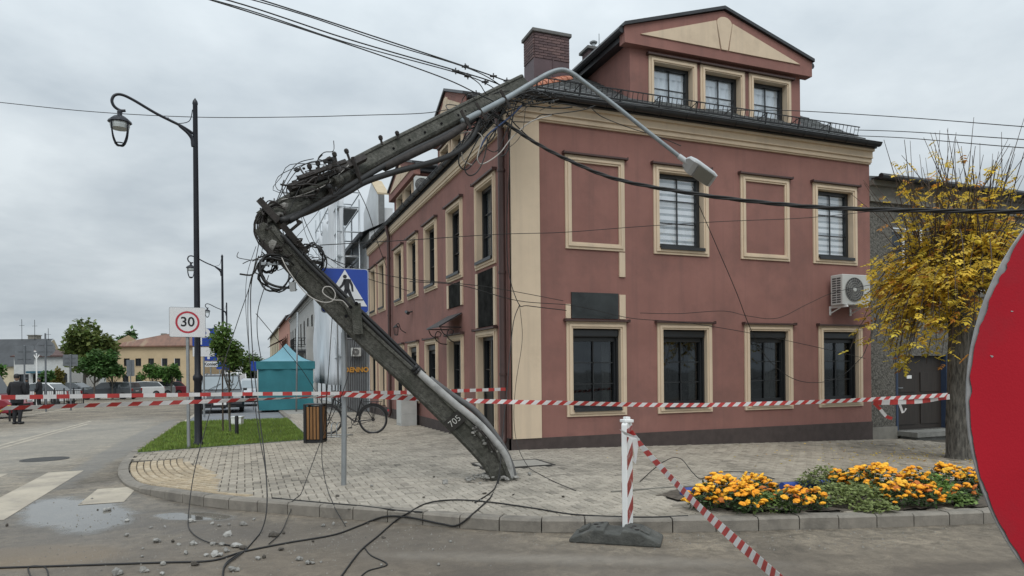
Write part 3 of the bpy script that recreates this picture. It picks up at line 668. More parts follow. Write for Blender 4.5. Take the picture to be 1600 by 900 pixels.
# dark glazed board over the first ground-floor window, cream strips beside it
mb = MB(); FF.box(mb, 1.22, 2.24, -.004, .03, 2.45, 2.95); o = mb.build('dark_panel', mat('dark_glossy_panel', (.02, .024, .024), .25, var=.5, scale=3), bld)
o['label'] = 'dark board above the ground floor window next to the corner'
for q in ((2.265, 2.40, 2.45, 2.93), (1.10, 1.2, 2.45, 2.72), (2.27, 2.40, 3.28, 3.76)): mb = MB(); FF.box(mb, q[0], q[1], -.004, .03, q[2], q[3]); mb.build('trim_strip', M_cream, bld)
for i, c_ in enumerate(lw_c): window(bld, LF, c_ - HW, c_ + HW, 3.57, 5.37, depth=0.17, blind='net' if i % 3 == 0 else None, pane_m=M_gdark, rows=3)
for a, b_, z0, z1, d_ in gl: window(bld, LF, a, b_, z0, z1, depth=0.17, door=d_, pane_m=M_gdark, shutter=not d_, ledge=True)
for c_, z0, z1 in ((lw_c[0], 2.36, 3.5), (lw_c[1], 2.95, 3.5)):
    mb = MB(); LF.box(mb, c_ - HW + .15, c_ + HW - .15, -.004, .02, z0, z1); q = mb.build('dark_panel', mat('dull_dark_panel', (.02, .02, .019), .95, var=.5, scale=4, spec=.05), bld); q['label'] = 'dark panel between upper and lower openings of the street facade'
    for a in (c_ - HW + .01, c_ + HW - .14): mb = MB(); LF.box(mb, a, a + .13, -.004, .035, z0, z1); mb.build('trim_strip', M_cream, bld)
# brackets and canopy over the second door, lantern and camera
mb = MB()
can = [(3.05, 0.02, 2.78), (4.2, 0.02, 2.78), (4.2, 0.55, 2.47), (3.05, 0.55, 2.47)]
mb.add([LF.P(*p) for p in can] + [LF.P(p[0], p[1], p[2] - .03) for p in can], [(0, 1, 2, 3), (7, 6, 5, 4), (0, 1, 5, 4), (1, 2, 6, 5), (2, 3, 7, 6), (3, 0, 4, 7)])
cn = mb.build('door_canopy', M_dkmetal, bld); cn['label'] = 'small dark sloping canopy on scrolled iron brackets over a street door'
for a in (3.1, 4.15):
    mb = MB(); mb.tube(catmull([LF.P(a, .02, 2.1), LF.P(a, .22, 2.12), LF.P(a, .35, 2.25), LF.P(a, .3, 2.4), LF.P(a, .2, 2.36), LF.P(a, .24, 2.27)], 6), .012, 5); mb.tube([LF.P(a, .02, 2.45), LF.P(a, .54, 2.45)], .014, 5)
    mb.tube(catmull([LF.P(a, .35, 2.25), LF.P(a, .45, 2.32), LF.P(a, .5, 2.43)], 6), .012, 5); mb.build('bracket', M_black, cn)
lan = MB(); o_ = LF.P(8.9, 0, 2.75); lan.tube(catmull([LF.P(8.9, .0, 2.62), LF.P(8.9, .15, 2.72), LF.P(8.9, .22, 2.9), LF.P(8.9, .3, 2.86)], 5), .014, 5)
lan.lathe([(.02, .0), (.09, -.06), (.095, -.08), (.02, -.08)], LF.P(8.9, .3, 2.86), seg=6)
for k in range(6): a_ = k * math.pi / 3; c0_ = LF.P(8.9, .3, 2.78); lan.tube([c0_ + Vector((math.cos(a_) * .085, math.sin(a_) * .085, 0)), c0_ + Vector((math.cos(a_) * .055, math.sin(a_) * .055, -.22))], .007, 4)
lan.lathe([(.065, -.24), (.06, -.22), (.05, -.215)], c0_, seg=6); lan.build('wall_lantern', M_black, bld)
mb = MB(); mb.cyl(LF.P(8.0, .0, 3.2), LF.P(8.0, .12, 3.17), .02); mb.cyl(LF.P(7.9, .15, 3.14), LF.P(8.15, .15, 3.2), .05, seg=10); mb.build('security_camera', M_frame, bld)

# roof: two slopes meeting on a hip over the corner
OV, OVL, TAN = 0.24, 0.12, 0.62; RZ0 = 6.55; DEP = 4.6
def roofz(u, s): return RZ0 + TAN * min(s - (BY - OV), u - (BX - OVL))
x0, y0 = BX - OVL, BY - OV; x1, y1 = BX + FL + .02, BY + LL + .1; rd = DEP + OV; zr = RZ0 + TAN * rd
mb = MB()
mb.add([(x0, y0, RZ0), (x1, y0, RZ0), (x1, y0 + rd, zr), (x0 + rd, y0 + rd, zr)], [(0, 1, 2, 3)])
ZL = 6.33; TANL = (zr - ZL) / rd
mb.add([(x0, y0, ZL), (x0 + rd, y0 + rd, zr), (x0 + rd, y1, zr), (x0, y1, ZL)], [(0, 1, 2, 3)]); mb.add([(x0, y0, ZL), (x0, y0, RZ0), (x0 + rd, y0 + rd, zr)], [(0, 1, 2)])
mb.add([(x0 + rd, y0 + rd, zr), (x1, y0 + rd, zr), (x1, y0 + 2 * rd, RZ0), (x0 + 2 * rd, y0 + 2 * rd, RZ0)], [(0, 1, 2, 3)])
mb.add([(x0 + rd, y0 + rd, zr), (x0 + 2 * rd, y0 + 2 * rd, RZ0), (x0 + 2 * rd, y1, RZ0), (x0 + rd, y1, zr)], [(0, 1, 2, 3)])
mb.add([(x1 - .1, y0 + .3, 6.3), (x1 - .1, y0 + 2 * rd - .3, 6.3), (x1 - .1, y0 + rd, zr - .1)], [(0, 1, 2)])
mb.add([(x0 + .3, y1 - .1, 6.3), (x0 + 2 * rd - .3, y1 - .1, 6.3), (x0 + rd, y1 - .1, zr - .1)], [(0, 1, 2)])
roof = mb.build('roof', M_roof, bld, recalc=False)
sh = MB(); sr = random.Random(2); tints = []
def shingle(c, du, ds, w, l):
    """c = lower middle on the slope, du along the eave, ds up the slope"""
    n = du.cross(ds).normalized(); n = n if n.z > 0 else -n; k = sr.uniform(.014, .022); lift = sr.uniform(0, .004)
    a, b_, c_, d_ = c - du * w / 2, c + du * w / 2, c + du * w / 2 + ds * l, c - du * w / 2 + ds * l
    sh.add([a + n * (k + lift), b_ + n * (k + lift), c_ + n * .002, d_ + n * .002, a, b_], [(0, 1, 2, 3), (4, 5, 1, 0)])
    q = sr.uniform(.7, 1.35); tints.extend([(q, q * sr.uniform(.97, 1.03), q, 1)] * 6)
M_roof2 = mat('slate_shingle_tile', (0.095, 0.10, 0.10), 0.7, var=0.3, scale=9, bump=0.4, bscale=40, tint=True)
du, ds = Vector((1, 0, 0)), Vector((0, 1, TAN)).normalized()
for r in range(15):
    for k in range(int((x1 - x0) / .27) + 1):
        u = x0 + (k + (.5 if r % 2 else 0)) * .27; s = y0 + r * .2 * ds.y
        if u - x0 < s - y0 + .1 or u > x1 - .1: continue
        shingle(Vector((u, s, RZ0 + TAN * (s - y0))), du, ds, .255, .235)
du, ds = Vector((0, 1, 0)), Vector((1, 0, TANL)).normalized()
for r in range(12):
    for k in range(int((y1 - y0) / .27) + 1):
        s = y0 + (k + (.5 if r % 2 else 0)) * .27; u = x0 + r * .2 * ds.x
        if s - y0 < u - x0 + .1 or s > y1 - .1: continue
        shingle(Vector((u, s, ZL + TANL * (u - x0))), du, ds, .255, .235)
o = sh.build('shingles', M_roof2, roof, recalc=False, tints=tints); tag(o, kind='stuff')
# gutters, fascia, brackets
mb = MB(); FF.box(mb, -OVL + .02, FL, -.05, OV - .02, 6.451, 6.535); LF.box(mb, 0, LL, -.05, OVL - .02, 6.222, 6.315); mb.build('fascia', M_dkmetal, bld)
def gutter(p, q, r=.085):
    mb = MB(); d = (q - p).normalized(); sd = d.cross(Vector((0, 0, 1))); n = 9; pts = []
    for e_ in (p, q):
        for k in range(n):
            a = math.pi * k / (n - 1); pts.append(e_ + sd * (math.cos(a) * r) - Vector((0, 0, math.sin(a) * r)))
        for k in range(n - 1, -1, -1):
            a = math.pi * k / (n - 1); pts.append(e_ + sd * (math.cos(a) * (r - .008)) - Vector((0, 0, math.sin(a) * (r - .008))))
    m_ = 2 * n; mb.add(pts, [(k, (k + 1) % m_, m_ + (k + 1) % m_, m_ + k) for k in range(m_)] + [tuple(range(m_))[::-1], tuple(range(m_, 2 * m_))])
    for side in (1, -1): mb.tube([p + sd * r * side, q + sd * r * side], .012, 5)
    l = (q - p).length
    for k in range(int(l / .6)):
        c_ = p + d * (.3 + k * .6); ring = [c_ + sd * (math.cos(a) * (r + .006)) - Vector((0, 0, math.sin(a) * (r + .006))) for a in [math.pi * i / 8 for i in range(9)]]
        mb.tube(ring, .008, 4)
    return mb.build('gutter', M_dkmetal, bld, smooth_=40)
gutter(FF.P(-OVL - .12, OV + .06, 6.545), FF.P(FL - .02, OV + .06, 6.535), .08); gutter(LF.P(LL + .1, OVL + .05, 6.325), LF.P(-OV + .02, OVL + .05, 6.325), .06)
# snow guard railings
def guard(P0, P1, nrm, name='snow_guard', h=.24):
    mb = MB(); d = P1 - P0; l = d.length; d.normalize(); up = nrm
    for hh in (0.06, h): mb.bar(P0 + up * hh, P1 + up * hh, .018, .018)
    k = 0
    while k * .115 < l: p = P0 + d * (k * .115); mb.bar(p + up * .06, p + up * h, .012, .012, up=(1, 1, 0)); k += 1
    for k in range(int(l / .9) + 1):
        p = P0 + d * (k * .9); mb.bar(p - up * .05, p + up * (h + .01), .028, .014, up=(1, 1, 0)); mb.bar(p + up * h, p + Vector((-nrm.x, -nrm.y, 0)).normalized() * .0 + Vector((0, .26, .17)) if abs(d.x) > .5 else p + Vector((.26, 0, .17)), .016, .01)
    return mb.build(name, M_black, bld)
upv = Vector((0, -.25, 1)).normalized()
guard(Vector((x0 + .7, y0 + .32, RZ0 + TAN * .32)), Vector((BX + FL - .25, y0 + .32, RZ0 + TAN * .32)), upv)
guard(Vector((x0 + .2, y0 + 1.0, ZL + TANL * .2)), Vector((x0 + .2, BY + LL - .3, ZL + TANL * .2)), Vector((-.25, 0, 1)).normalized(), h=.2)
# terracotta hip tiles
M_terra = mat('terracotta', (0.46, 0.185, 0.11), 0.8, var=0.2, scale=6, dirt=(0.26, 0.13, 0.09), dscale=4, dpos=.55)
hd = Vector((1, 1, TAN)).normalized()
for k in range(9):
    p = Vector((x0, y0, RZ0)) + hd * (.35 + k * .36); mb = MB(); sd = Vector((1, -1, 0)).normalized(); n2 = sd.cross(hd); n2 = n2 if n2.z > 0 else -n2
    ring = lambda c, r: [c + sd * math.cos(a) * r + n2 * (math.sin(a) * r * .7 - .03) for a in [math.pi * i / 8 for i in range(9)]]
    A, B = ring(p, .15), ring(p + hd * .40, .125); A2, B2 = ring(p, .128), ring(p + hd * .40, .105)
    mb.add(A + B + A2 + B2, [(i, i + 1, 9 + i + 1, 9 + i) for i in range(8)] + [(18 + i, 27 + i, 27 + i + 1, 18 + i + 1) for i in range(8)] + [(i, 18 + i, 18 + i + 1, i + 1) for i in range(8)])
    mb.build('hip_tile', M_terra, roof, smooth_=40)
# downpipes
def downpipe(path, r=.055):
    mb = MB(); mb.tube(path, r, 10)
    for z in (1.4, 3.3, 5.2): mb.lathe([(r + .012, -.025), (r + .012, .025)], (path[2][0], path[2][1], z), seg=10)
    mb.build('downpipe', M_brown, bld, smooth_=40)
px, py = BX - .10, BY + .20
downpipe([(BX - OVL - .05, py, 6.3), (BX - OVL - .05, py, 6.2), (px, py, 5.9), (px, py, .32), (px - .02, py - .03, .16), (px - .10, py - .14, .06)], .065)
px, py = BX - .10, BY + 10.93
downpipe([(BX - OVL - .05, py, 6.3), (BX - OVL - .05, py, 6.2), (px, py, 5.9), (px, py, .1), (px - .05, py, -.05)])
# chimney with separate bricks above a sheet-metal skirt
M_brick = [mat('chimney_brick_%d' % i, c_, .85, var=.2, scale=9, bump=.4, bscale=60) for i, c_ in enumerate(((.125, .082, .082), (.10, .066, .068), (.155, .10, .096)))]
M_mort = mat('mortar', (.19, .165, .16), .95, var=.2)
M_skirt = mat('chimney_cladding', (.085, .052, .058), .5, var=.15, scale=3)
cu0, cu1, cs0, cs1 = 6.04, 6.88, 14.0, 14.55
mb = MB(); mb.box(cu0 + .012, cu1 - .012, cs0 + .012, cs1 - .012, 7.3, 8.93); ch = mb.build('chimney', M_mort, bld)
mb = MB(); mb.box(cu0 - .012, cu1 + .012, cs0 - .012, cs1 + .012, 7.3, 8.37); mb.bar((cu0 + .45, cs0 - .02, 7.5), (cu0 + .45, cs0 - .02, 8.37), .02, .02); mb.build('cladding', M_skirt, ch)
bw, bh = .2, .062
bme = []
for mm in M_brick:
    q = MB(); q.obox((0, 0, 0), (bw - .012, .05, bh - .012)); o = q.build('brick', mm, ch, local=True); bme.append(o.data); bpy.data.objects.remove(o)
def brick(c, rz_, sx=1.0):
    o = bpy.data.objects.new('brick', rnd.choice(bme)); col.objects.link(o); o.parent = ch; o.location = Vector(c) - worldpos(ch); o.rotation_euler = (0, 0, rz_); o.scale = (sx, 1, 1)
for r in range(9):
    z = 8.37 + bh / 2 + r * bh; st = (r % 2) * .5
    for (P, Q, ang) in (((cu0, cs0), (cu1, cs0), 0), ((cu0, cs1), (cu0, cs0), math.pi / 2), ((cu1, cs0), (cu1, cs1), math.pi / 2), ((cu0, cs1), (cu1, cs1), 0)):
        l = math.hypot(Q[0]-P[0], Q[1]-P[1]); n = int(round(l / bw)); k = -st
        while k < n:
            a, b_ = max(0, k) * l / n, min(n, k + 1) * l / n; k += 1
            if b_ - a < .05: continue
            f = (a + b_) / 2 / l; brick((P[0] + (Q[0]-P[0]) * f, P[1] + (Q[1]-P[1]) * f, z), ang, (b_ - a - .008) / (bw - .012))
mb = MB(); mb.box(cu0 - .06, cu1 + .06, cs0 - .06, cs1 + .06, 8.932, 9.01); mb.build('chimney_cap', mat('cap_concrete', (.14, .14, .135), .9, var=.2, scale=8), ch, bevel=.012)
# second chimney behind the big dormer
mb = MB(); mb.box(8.85, 9.35, 16.75, 17.15, 8.8, 10.2); c2 = mb.build('chimney', M_brick[1], bld)
mb = MB(); mb.box(8.78, 9.42, 16.68, 17.22, 10.2, 10.27); mb.build('chimney_cap', MATS['cap_concrete'], c2)
mb = MB(); mb.cyl((9.1, 16.95, 10.27), (9.1, 16.95, 10.5), .05); mb.lathe([(.1, .0), (.11, .03), (.02, .09)], (9.1, 16.95, 10.48)); mb.cyl((9.25, 16.9, 10.2), (9.25, 16.9, 10.75), .012); mb.build('flue', M_steel, c2)

def dormer(fr, a0, a1, zw, ze, za, off, wins, wz0, wz1, ov=.21, ped=True, side=True, sw=.12):
    """gabled dormer whose front stands off metres behind the wall; a along the wall"""
    am = (a0 + a1) / 2; back = -((za - RZ0) / TAN - OV) - .05
    f2 = Fr(fr.P(0, -off, 0), fr.ex, fr.n)
    holes = [(w0 + sw, w1 - sw, wz0 + sw, wz1 - sw) for w0, w1 in wins]
    d = wall_open(f2, a0, a1, 6.7, ze - .05, holes, .2)
    for a in (a0, a1): d.add([f2.P(a, 0, 6.6), f2.P(a, back + off - .0, 6.6), f2.P(a, back + off, ze), f2.P(a, 0, ze)], [(0, 1, 2, 3)])
    dm = d.build('dormer', M_red, bld, recalc=False)
    mb = MB(); f2.prism(mb, [(a0 - ov, ze - .16), (a1 + ov, ze - .16), (a1 + ov, ze + .18), (am, za - .02), (a0 - ov, ze + .18)], -.05, .16); mb.build('gable', M_red, dm)
    # roof slopes with dark edges
    mb = MB(); th = .07; e = .06
    for sgn in (-1, 1):
        ea = am + sgn * ((a1 - a0) / 2 + ov + .03); z0_ = ze + .18 - .01
        A = [f2.P(ea, .22, z0_), f2.P(am, .22, za), f2.P(am, back + off, za), f2.P(ea, back + off, z0_)]
        mb.add([v for v in A] + [v + Vector((0, 0, th)) for v in A], [(3, 2, 1, 0), (4, 5, 6, 7), (0, 1, 5, 4), (1, 2, 6, 5), (2, 3, 7, 6), (3, 0, 4, 7)])
    mb.build('dormer_roof', M_dkmetal, dm, recalc=True)
    for sgn in (-1, 1):
        mb = MB(); ea = am + sgn * ((a1 - a0) / 2 + ov); mb.tube([f2.P(ea + sgn * .04, .12, ze + .12), f2.P(ea + sgn * .04, back + off, ze + .12)], .075, 8)
        f2.box(mb, min(ea, ea - sgn * ov), max(ea, ea - sgn * ov), back + off, -.055, ze - .06, ze + .1)
        mb.build('dormer_gutter', M_dkmetal, dm, smooth_=40)
    if ped:
        hw = (a1 - a0) / 2; zb = ze + .06; zt = za - .16; k = (zt - zb) / hw
        def rf(x): return zb + (hw - abs(x)) * k * .96
        mb = MB()
        f2.prism(mb, [(am - hw * .93, zb), (am - .12, zb), (am - .22, rf(.22) - .02), ], .16, .185); mb.build('pediment_panel', M_cream, dm)
        mb = MB(); f2.prism(mb, [(am + .12, zb), (am + hw * .93, zb), (am + .22, rf(.22) - .02)], .16, .185); mb.build('pediment_panel', M_cream, dm); mb = MB()
        arc = [(am + .2 * math.cos(t_), zt - .16 + .15 * math.sin(t_)) for t_ in [math.pi * i / 8 for i in range(9)]]
        f2.prism(mb, [(am - .085, zb), (am + .085, zb)] + arc, .16, .19); mb.build('keystone', M_cream, dm)
    for w0, w1 in wins: window(bld, f2, w0, w1, wz0, wz1, sw=sw, depth=.2, blind='net', rows=2, ledge=ped is True, sill=True)
    return dm
D0, D1 = 7.6 - BX, 12.17 - BX
dormer(FF, D0, D1, 7, 8.38, 9.33, .7, [(8.05 - BX, 9.27 - BX), (9.36 - BX, 10.56 - BX), (10.68 - BX, 11.88 - BX)], 6.9, 8.11)
dormer(LF, 16.2 - BY, 19.1 - BY, 7, 8.0, 8.87, .6, [(16.6 - BY, 17.6 - BY), (17.75 - BY, 18.75 - BY)], 6.85, 7.65, sw=.1)
dormer(LF, 21.6 - BY, 25.2 - BY, 7, 7.85, 8.66, .6, [(22.1 - BY, 23.3 - BY), (23.45 - BY, 24.65 - BY)], 6.85, 7.7, sw=.1)

# air conditioners (bolted on, but a thing each)
M_acw = mat('ac_white', (.52, .53, .51), .5, var=.06, dirt=(.36, .36, .33), dscale=2.5, dpos=.58)
M_acd = mat('ac_grille', (.06, .06, .06), .6)
def aircon(label, fr, a0, a1, z0, z1, o0, o1, bracket=True, side_grille=True):
    r = thing('air_conditioner', label, 'air conditioner', fr.P((a0 + a1) / 2, o0, z0), group='outdoor air conditioning units')
    mb = MB(); fr.box(mb, a0, a1, o0, o1, z0, z1); mb.build('casing', M_acw, r, bevel=.015)
    R = (z1 - z0) * .40; cx_ = a0 + (a1 - a0) * .42; cz = (z0 + z1) / 2
    mb = MB(); mb.lathe([(R, 0), (R, .004)], fr.P(cx_, o1, cz), fr.n, 28); mb.build('fan_opening', M_acd, r)
    mb = MB()
    for k in range(5): rr_ = R * (k + 1) / 5; mb.tube([fr.P(cx_ + rr_ * math.cos(t_), o1 + .012, cz + rr_ * math.sin(t_)) for t_ in [2 * math.pi * i / 28 for i in range(29)]], .004, 4)
    for k in range(24): t_ = 2 * math.pi * k / 24; mb.bar(fr.P(cx_, o1 + .01, cz), fr.P(cx_ + R * math.cos(t_), o1 + .01, cz + R * math.sin(t_)), .004, .004)
    mb.build('fan_guard', mat('ac_guard', (.3, .3, .29), .5), r)
    mb = MB(); mb.lathe([(R * .17, 0), (R * .17, .02), (R * .1, .024)], fr.P(cx_, o1, cz), fr.n, 16); mb.build('fan_hub', M_acw, r)
    mb = MB()
    for k in range(3):
        t0 = 2 * math.pi * k / 3; P = [fr.P(cx_ + R * q * math.cos(t0 + b_), o1 + .006, cz + R * q * math.sin(t0 + b_)) for q, b_ in ((.15, 0), (.92, -.1), (.95, .8), (.3, .9))]; mb.quad(*P)
    mb.build('fan_blades', mat('fan_blade', (.13, .13, .125), .5), r, recalc=False)
    mb = MB(); fr.box(mb, a1 - .22, a1 - .06, o1 - .001, o1 + .003, z0 + .24, z0 + .25); mb.build('badge', M_acd, r)
    if side_grille:
        mb = MB()
        for c_ in range(2):
            for k in range(11): y0_ = o0 + .05 + c_ * (o1 - o0 - .08) / 2; z_ = z0 + .05 + k * (z1 - z0 - .1) / 11; fr.box(mb, a0 - .004, a0 + .001, y0_, y0_ + (o1 - o0 - .12) / 2, z_, z_ + (z1 - z0 - .1) / 11 * .6)
        mb.build('side_grille', M_acd, r)
    if bracket:
        for a in (a0 + .1, a1 - .12):
            mb = MB(); fr.box(mb, a - .02, a + .02, 0, o1 + .04, z0 - .05, z0 - .002); mb.bar(fr.P(a, .02, z0 - .16), fr.P(a, o1 - .15, z0 - .05), .025, .02); fr.box(mb, a - .02, a + .02, 0.0, .02, z0 - .2, z0 - .05); mb.build('bracket', M_white, r)
    return r
aircon('white outdoor air conditioner on the red front wall beside the yellow tree', FF, 7.58, 8.40, 2.83, 3.5, .12, .45)
aF = Fr((BX, 21.58, 0), (1, 0, 0), (0, -1, 0))
p0, p1 = on_y(649, 303, 21.3), on_y(673, 277, 21.3)
aircon('white air conditioner high on the side of the far left roof dormer', aF, p0.x - BX, p1.x - BX, p0.z, p1.z, .05, .32, bracket=False, side_grille=False)

# ================================================================== OTHER BUILDINGS
# --- pebbledash neighbour on the right
M_peb = mat('grey_pebbledash', (0.118, 0.112, 0.098), 0.95, var=0.6, scale=26, bump=1.0, bscale=26, detail=3)
M_grim = mat('old_cement', (0.21, 0.2, 0.175), 0.9, var=0.2, scale=3, bump=.3)
nb = thing('pebbledash_house', 'grey pebbledash house with dark door behind the yellow tree', 'building', (BX + FL, BY, 0))
NX, NY = BX + FL + .02, BY + .06
NF = Fr((NX, NY, 0), (1, 0, 0), (0, -1, 0))
dl, dr_ = on_y(1403, 672, NY).x - NX, on_y(1478, 672, NY).x - NX
dz0 = on_y(1430, 671, NY).z; dz1 = on_y(1430, 556, NY).z
ez = on_y(1400, 292, NY).z
hol = [(dl, dr_, dz0, dz1), (0.75, 1.75, 3.3, 4.75), (3.0, 4.0, 3.3, 4.75)]
wall_open(NF, 0, 8.5, -.6, ez, hol, .2).build('wall', M_peb, nb, recalc=False)
mb = MB(); NF.box(mb, 0, dl - .06, -.05, .04, -.7, .05); NF.box(mb, dr_ + .3, 8.5, -.05, .04, -.7, .05); mb.build('plinth', M_grim, nb)
mb = MB(); NF.box(mb, 0, 8.5, -.05, .08, ez - .42, ez - .3); NF.box(mb, 0, 8.5, -.05, .16, ez - .06, ez + .06); NF.box(mb, 0, 8.5, -.05, .04, ez - .3, ez - .06); mb.build('cornice', M_grim, nb)
mb = MB(); mb.add([NF.P(-.0, .35, ez + .08), NF.P(8.5, .35, ez + .08), NF.P(8.5, -4.5, ez + 1.5), NF.P(0, -4.5, ez + 1.5)], [(0, 1, 2, 3)]); NF.box(mb, 0, 8.5, .1, .34, ez + .06, ez + .10); mb.tube([NF.P(-.05, .4, ez + .07), NF.P(8.5, .4, ez + .07)], .07, 8); mb.build('roof', M_dkmetal, nb, recalc=False)
M_door = mat('brown_wood_door', (.028, .022, .018), .55, var=.3, scale=2, stretch=(14, 14, .7))
mb = MB(); NF.box(mb, dl, dr_, -.16, -.12, dz0, dz1)
for k in range(2):
    q0 = dl + .08 + k * (dr_ - dl) / 2; q1 = q0 + (dr_ - dl) / 2 - .16
    NF.box(mb, q0, q1, -.12, -.1, dz0 + .12, dz0 + .75); NF.box(mb, q0, q1, -.12, -.1, dz0 + .9, dz1 - .4)
dm = mb.build('door', M_door, nb)
mb = MB(); NF.box(mb, dr_, dr_ + .17, -.16, .03, dz0, dz1 + .05); NF.box(mb, dl - .06, dl, -.16, .02, dz0, dz1 + .05); NF.box(mb, dl, dr_, -.16, -.02, dz1, dz1 + .05); mb.build('door_frame', mat('blue_paint', (.035, .055, .10), .55, var=.15), dm)
mb = MB(); mb.cyl(NF.P(dl + .1, -.1, dz0 + 1.0), NF.P(dl + .1, -.04, dz0 + 1.0), .015); mb.cyl(NF.P(dl + .1, -.04, dz0 + 1.0), NF.P(dl + .22, -.04, dz0 + 1.0), .012); mb.build('door_handle', M_steel, dm)
mb = MB(); NF.box(mb, dl + .42, dl + .58, -.098, -.09, dz0 + 1.22, dz0 + 1.30); mb.build('door_notice', M_white, dm)
mb = MB(); NF.box(mb, dl + .02, dl + .34, -.1, -.09, dz0 + 1.52, dz0 + 1.7); mb.build('name_plate', mat('plate_grey', (.3, .32, .34), .5), dm)
mb = MB(); NF.box(mb, dl - .05, dr_ + .75, .02, .55, dz0 - .12, dz0 - .01); NF.box(mb, dl + .05, dr_ + .7, .02, .45, dz0 - .6, dz0 - .12); mb.build('door_step', mat('step_concrete', (.2, .2, .185), .9, var=.2, scale=6, bump=.3), nb)
for a in (0.75, 3.0):
    mb = MB(); NF.box(mb, a, a + 1, -.2, -.15, 3.3, 4.75); wn = mb.build('window', M_void, nb)
    mb = MB(); NF.box(mb, a, a + .07, -.15, -.1, 3.3, 4.75); NF.box(mb, a + .93, a + 1, -.15, -.1, 3.3, 4.75); NF.box(mb, a + .07, a + .93, -.15, -.1, 4.68, 4.75); NF.box(mb, a + .07, a + .93, -.15, -.1, 3.3, 3.37); NF.box(mb, a + .47, a + .53, -.15, -.1, 3.37, 4.68); mb.build('frame', M_white, wn)
    mb = MB(); NF.box(mb, a + .07, a + .93, -.13, -.125, 3.37, 4.68); mb.build('pane', M_gdark, wn)

def simple_house(name, label, fr, a0, a1, eave, wm, wins, roofm=None, pitch=.6, depth=9, base=-2.0, ov=.35, win_m=None, trim=None, hip=False, door_list=(), ridge_only=True):
    r = thing(name, label, 'building', fr.P(a0, 0, 0))
    wall_open(fr, a0, a1, base, eave, [(w[0], w[1], w[2], w[3]) for w in wins], .15).build('wall', wm, r, recalc=False)
    for a in (a0, a1):
        mb = MB(); mb.add([fr.P(a, 0, base), fr.P(a, -depth, base), fr.P(a, -depth, eave), fr.P(a, -depth / 2, eave + pitch * depth / 2), fr.P(a, 0, eave)], [(0, 1, 2, 3, 4)]); mb.build('gable_wall', wm, r, recalc=False)
    h = pitch * (depth / 2 + ov); mb = MB(); i_ = (depth / 2 if hip else 0)
    z0 = eave - pitch * ov + .1; zr_ = z0 + h
    mb.add([fr.P(a0 - .15, ov, z0), fr.P(a1 + .15, ov, z0), fr.P(a1 + .15 - i_, -depth / 2, zr_), fr.P(a0 - .15 + i_, -depth / 2, zr_)], [(0, 1, 2, 3)])
    mb.add([fr.P(a0 - .15, -depth - ov, z0), fr.P(a1 + .15, -depth - ov, z0), fr.P(a1 + .15 - i_, -depth / 2, zr_), fr.P(a0 - .15 + i_, -depth / 2, zr_)], [(0, 1, 2, 3)])
    if hip:
        mb.add([fr.P(a0 - .15, ov, z0), fr.P(a0 - .15, -depth - ov, z0), fr.P(a0 - .15 + i_, -depth / 2, zr_)], [(0, 1, 2)]); mb.add([fr.P(a1 + .15, ov, z0), fr.P(a1 + .15, -depth - ov, z0), fr.P(a1 + .15 - i_, -depth / 2, zr_)], [(0, 1, 2)])
    fr.box(mb, a0 - .15, a1 + .15, ov - .05, ov + .06, z0 - .14, z0 + .02); mb.build('roof', roofm or M_dkmetal, r, recalc=False)
    if trim:
        mb = MB(); fr.box(mb, a0, a1, -.02, .12, eave - .35, eave - .12); fr.box(mb, a0, a1, -.02, .06, eave - .5, eave - .35); mb.build('cornice', trim, r)
    for w in wins:
        mb = MB(); b0, b1, c0, c1 = w[:4]; t_ = .06
        fr.box(mb, b0, b0 + t_, -.16, -.1, c0, c1); fr.box(mb, b1 - t_, b1, -.16, -.1, c0, c1); fr.box(mb, b0 + t_, b1 - t_, -.16, -.1, c1 - t_, c1); fr.box(mb, b0 + t_, b1 - t_, -.16, -.1, c0, c0 + t_); fr.box(mb, (b0 + b1) / 2 - .03, (b0 + b1) / 2 + .03, -.16, -.1, c0 + t_, c1 - t_)
        wn = mb.build('window', win_m or M_frame, r)
        mb = MB(); fr.rect(mb, b0, b1, c0, c1, -.17); mb.build('pane', mat('far_pane', (.02, .024, .028), .12, var=.4, scale=2), wn)
        mb = MB(); fr.box(mb, b0 - .05, b1 + .05, -.15, .06, c0 - .06, c0); mb.build('sill', trim or M_cream, wn)
    return r
# --- buildings further along the street on the same side
SF = Fr((4.7, 0, 0), (0, 1, 0), (-1, 0, 0))
M_insul = mat('white_insulation', (.62, .64, .65), .9, var=.08, scale=2)
M_gwall = mat('grey_render', (.40, .40, .385), .9, var=.12, scale=1.2, bump=.2)
M_pink = mat('pink_render', (.50, .26, .2), .9, var=.1, scale=1.2)
M_crm2 = mat('pale_yellow_render', (.55, .48, .34), .9, var=.1, scale=1.2)
simple_house('house_under_repair', 'house being insulated behind white scaffold netting next to the red building', SF, 27.6, 49.5, 7.0, M_insul, [(30, 31.2, 4, 5.6), (33, 34.2, 4, 5.6), (36, 37.2, 4, 5.6), (40, 41.2, 4, 5.6), (44, 45.2, 4, 5.6)], pitch=.5)
gh = simple_house('grey_house', 'grey two storey house with iron balcony beyond the scaffold', SF, 50.2, 78.5, 7.15, M_gwall, [(a, a + 1.2, 3.6, 5.6) for a in (52, 55.5, 59, 62.5, 66, 69.5, 73, 76)] + [(a, a + 1.4, .2, 2.4) for a in (53, 58, 63, 68, 73)], trim=M_gwall, pitch=.45)
mb = MB(); SF.box(mb, 55.0, 59.5, .02, 1.15, 2.9, 3.06); bc = mb.build('balcony', M_dkmetal, gh)
mb = MB()
for z in (3.1, 3.5, 4.0): mb.tube([SF.P(55, .05, z), SF.P(55, 1.1, z), SF.P(59.5, 1.1, z), SF.P(59.5, .05, z)], .025, 4)
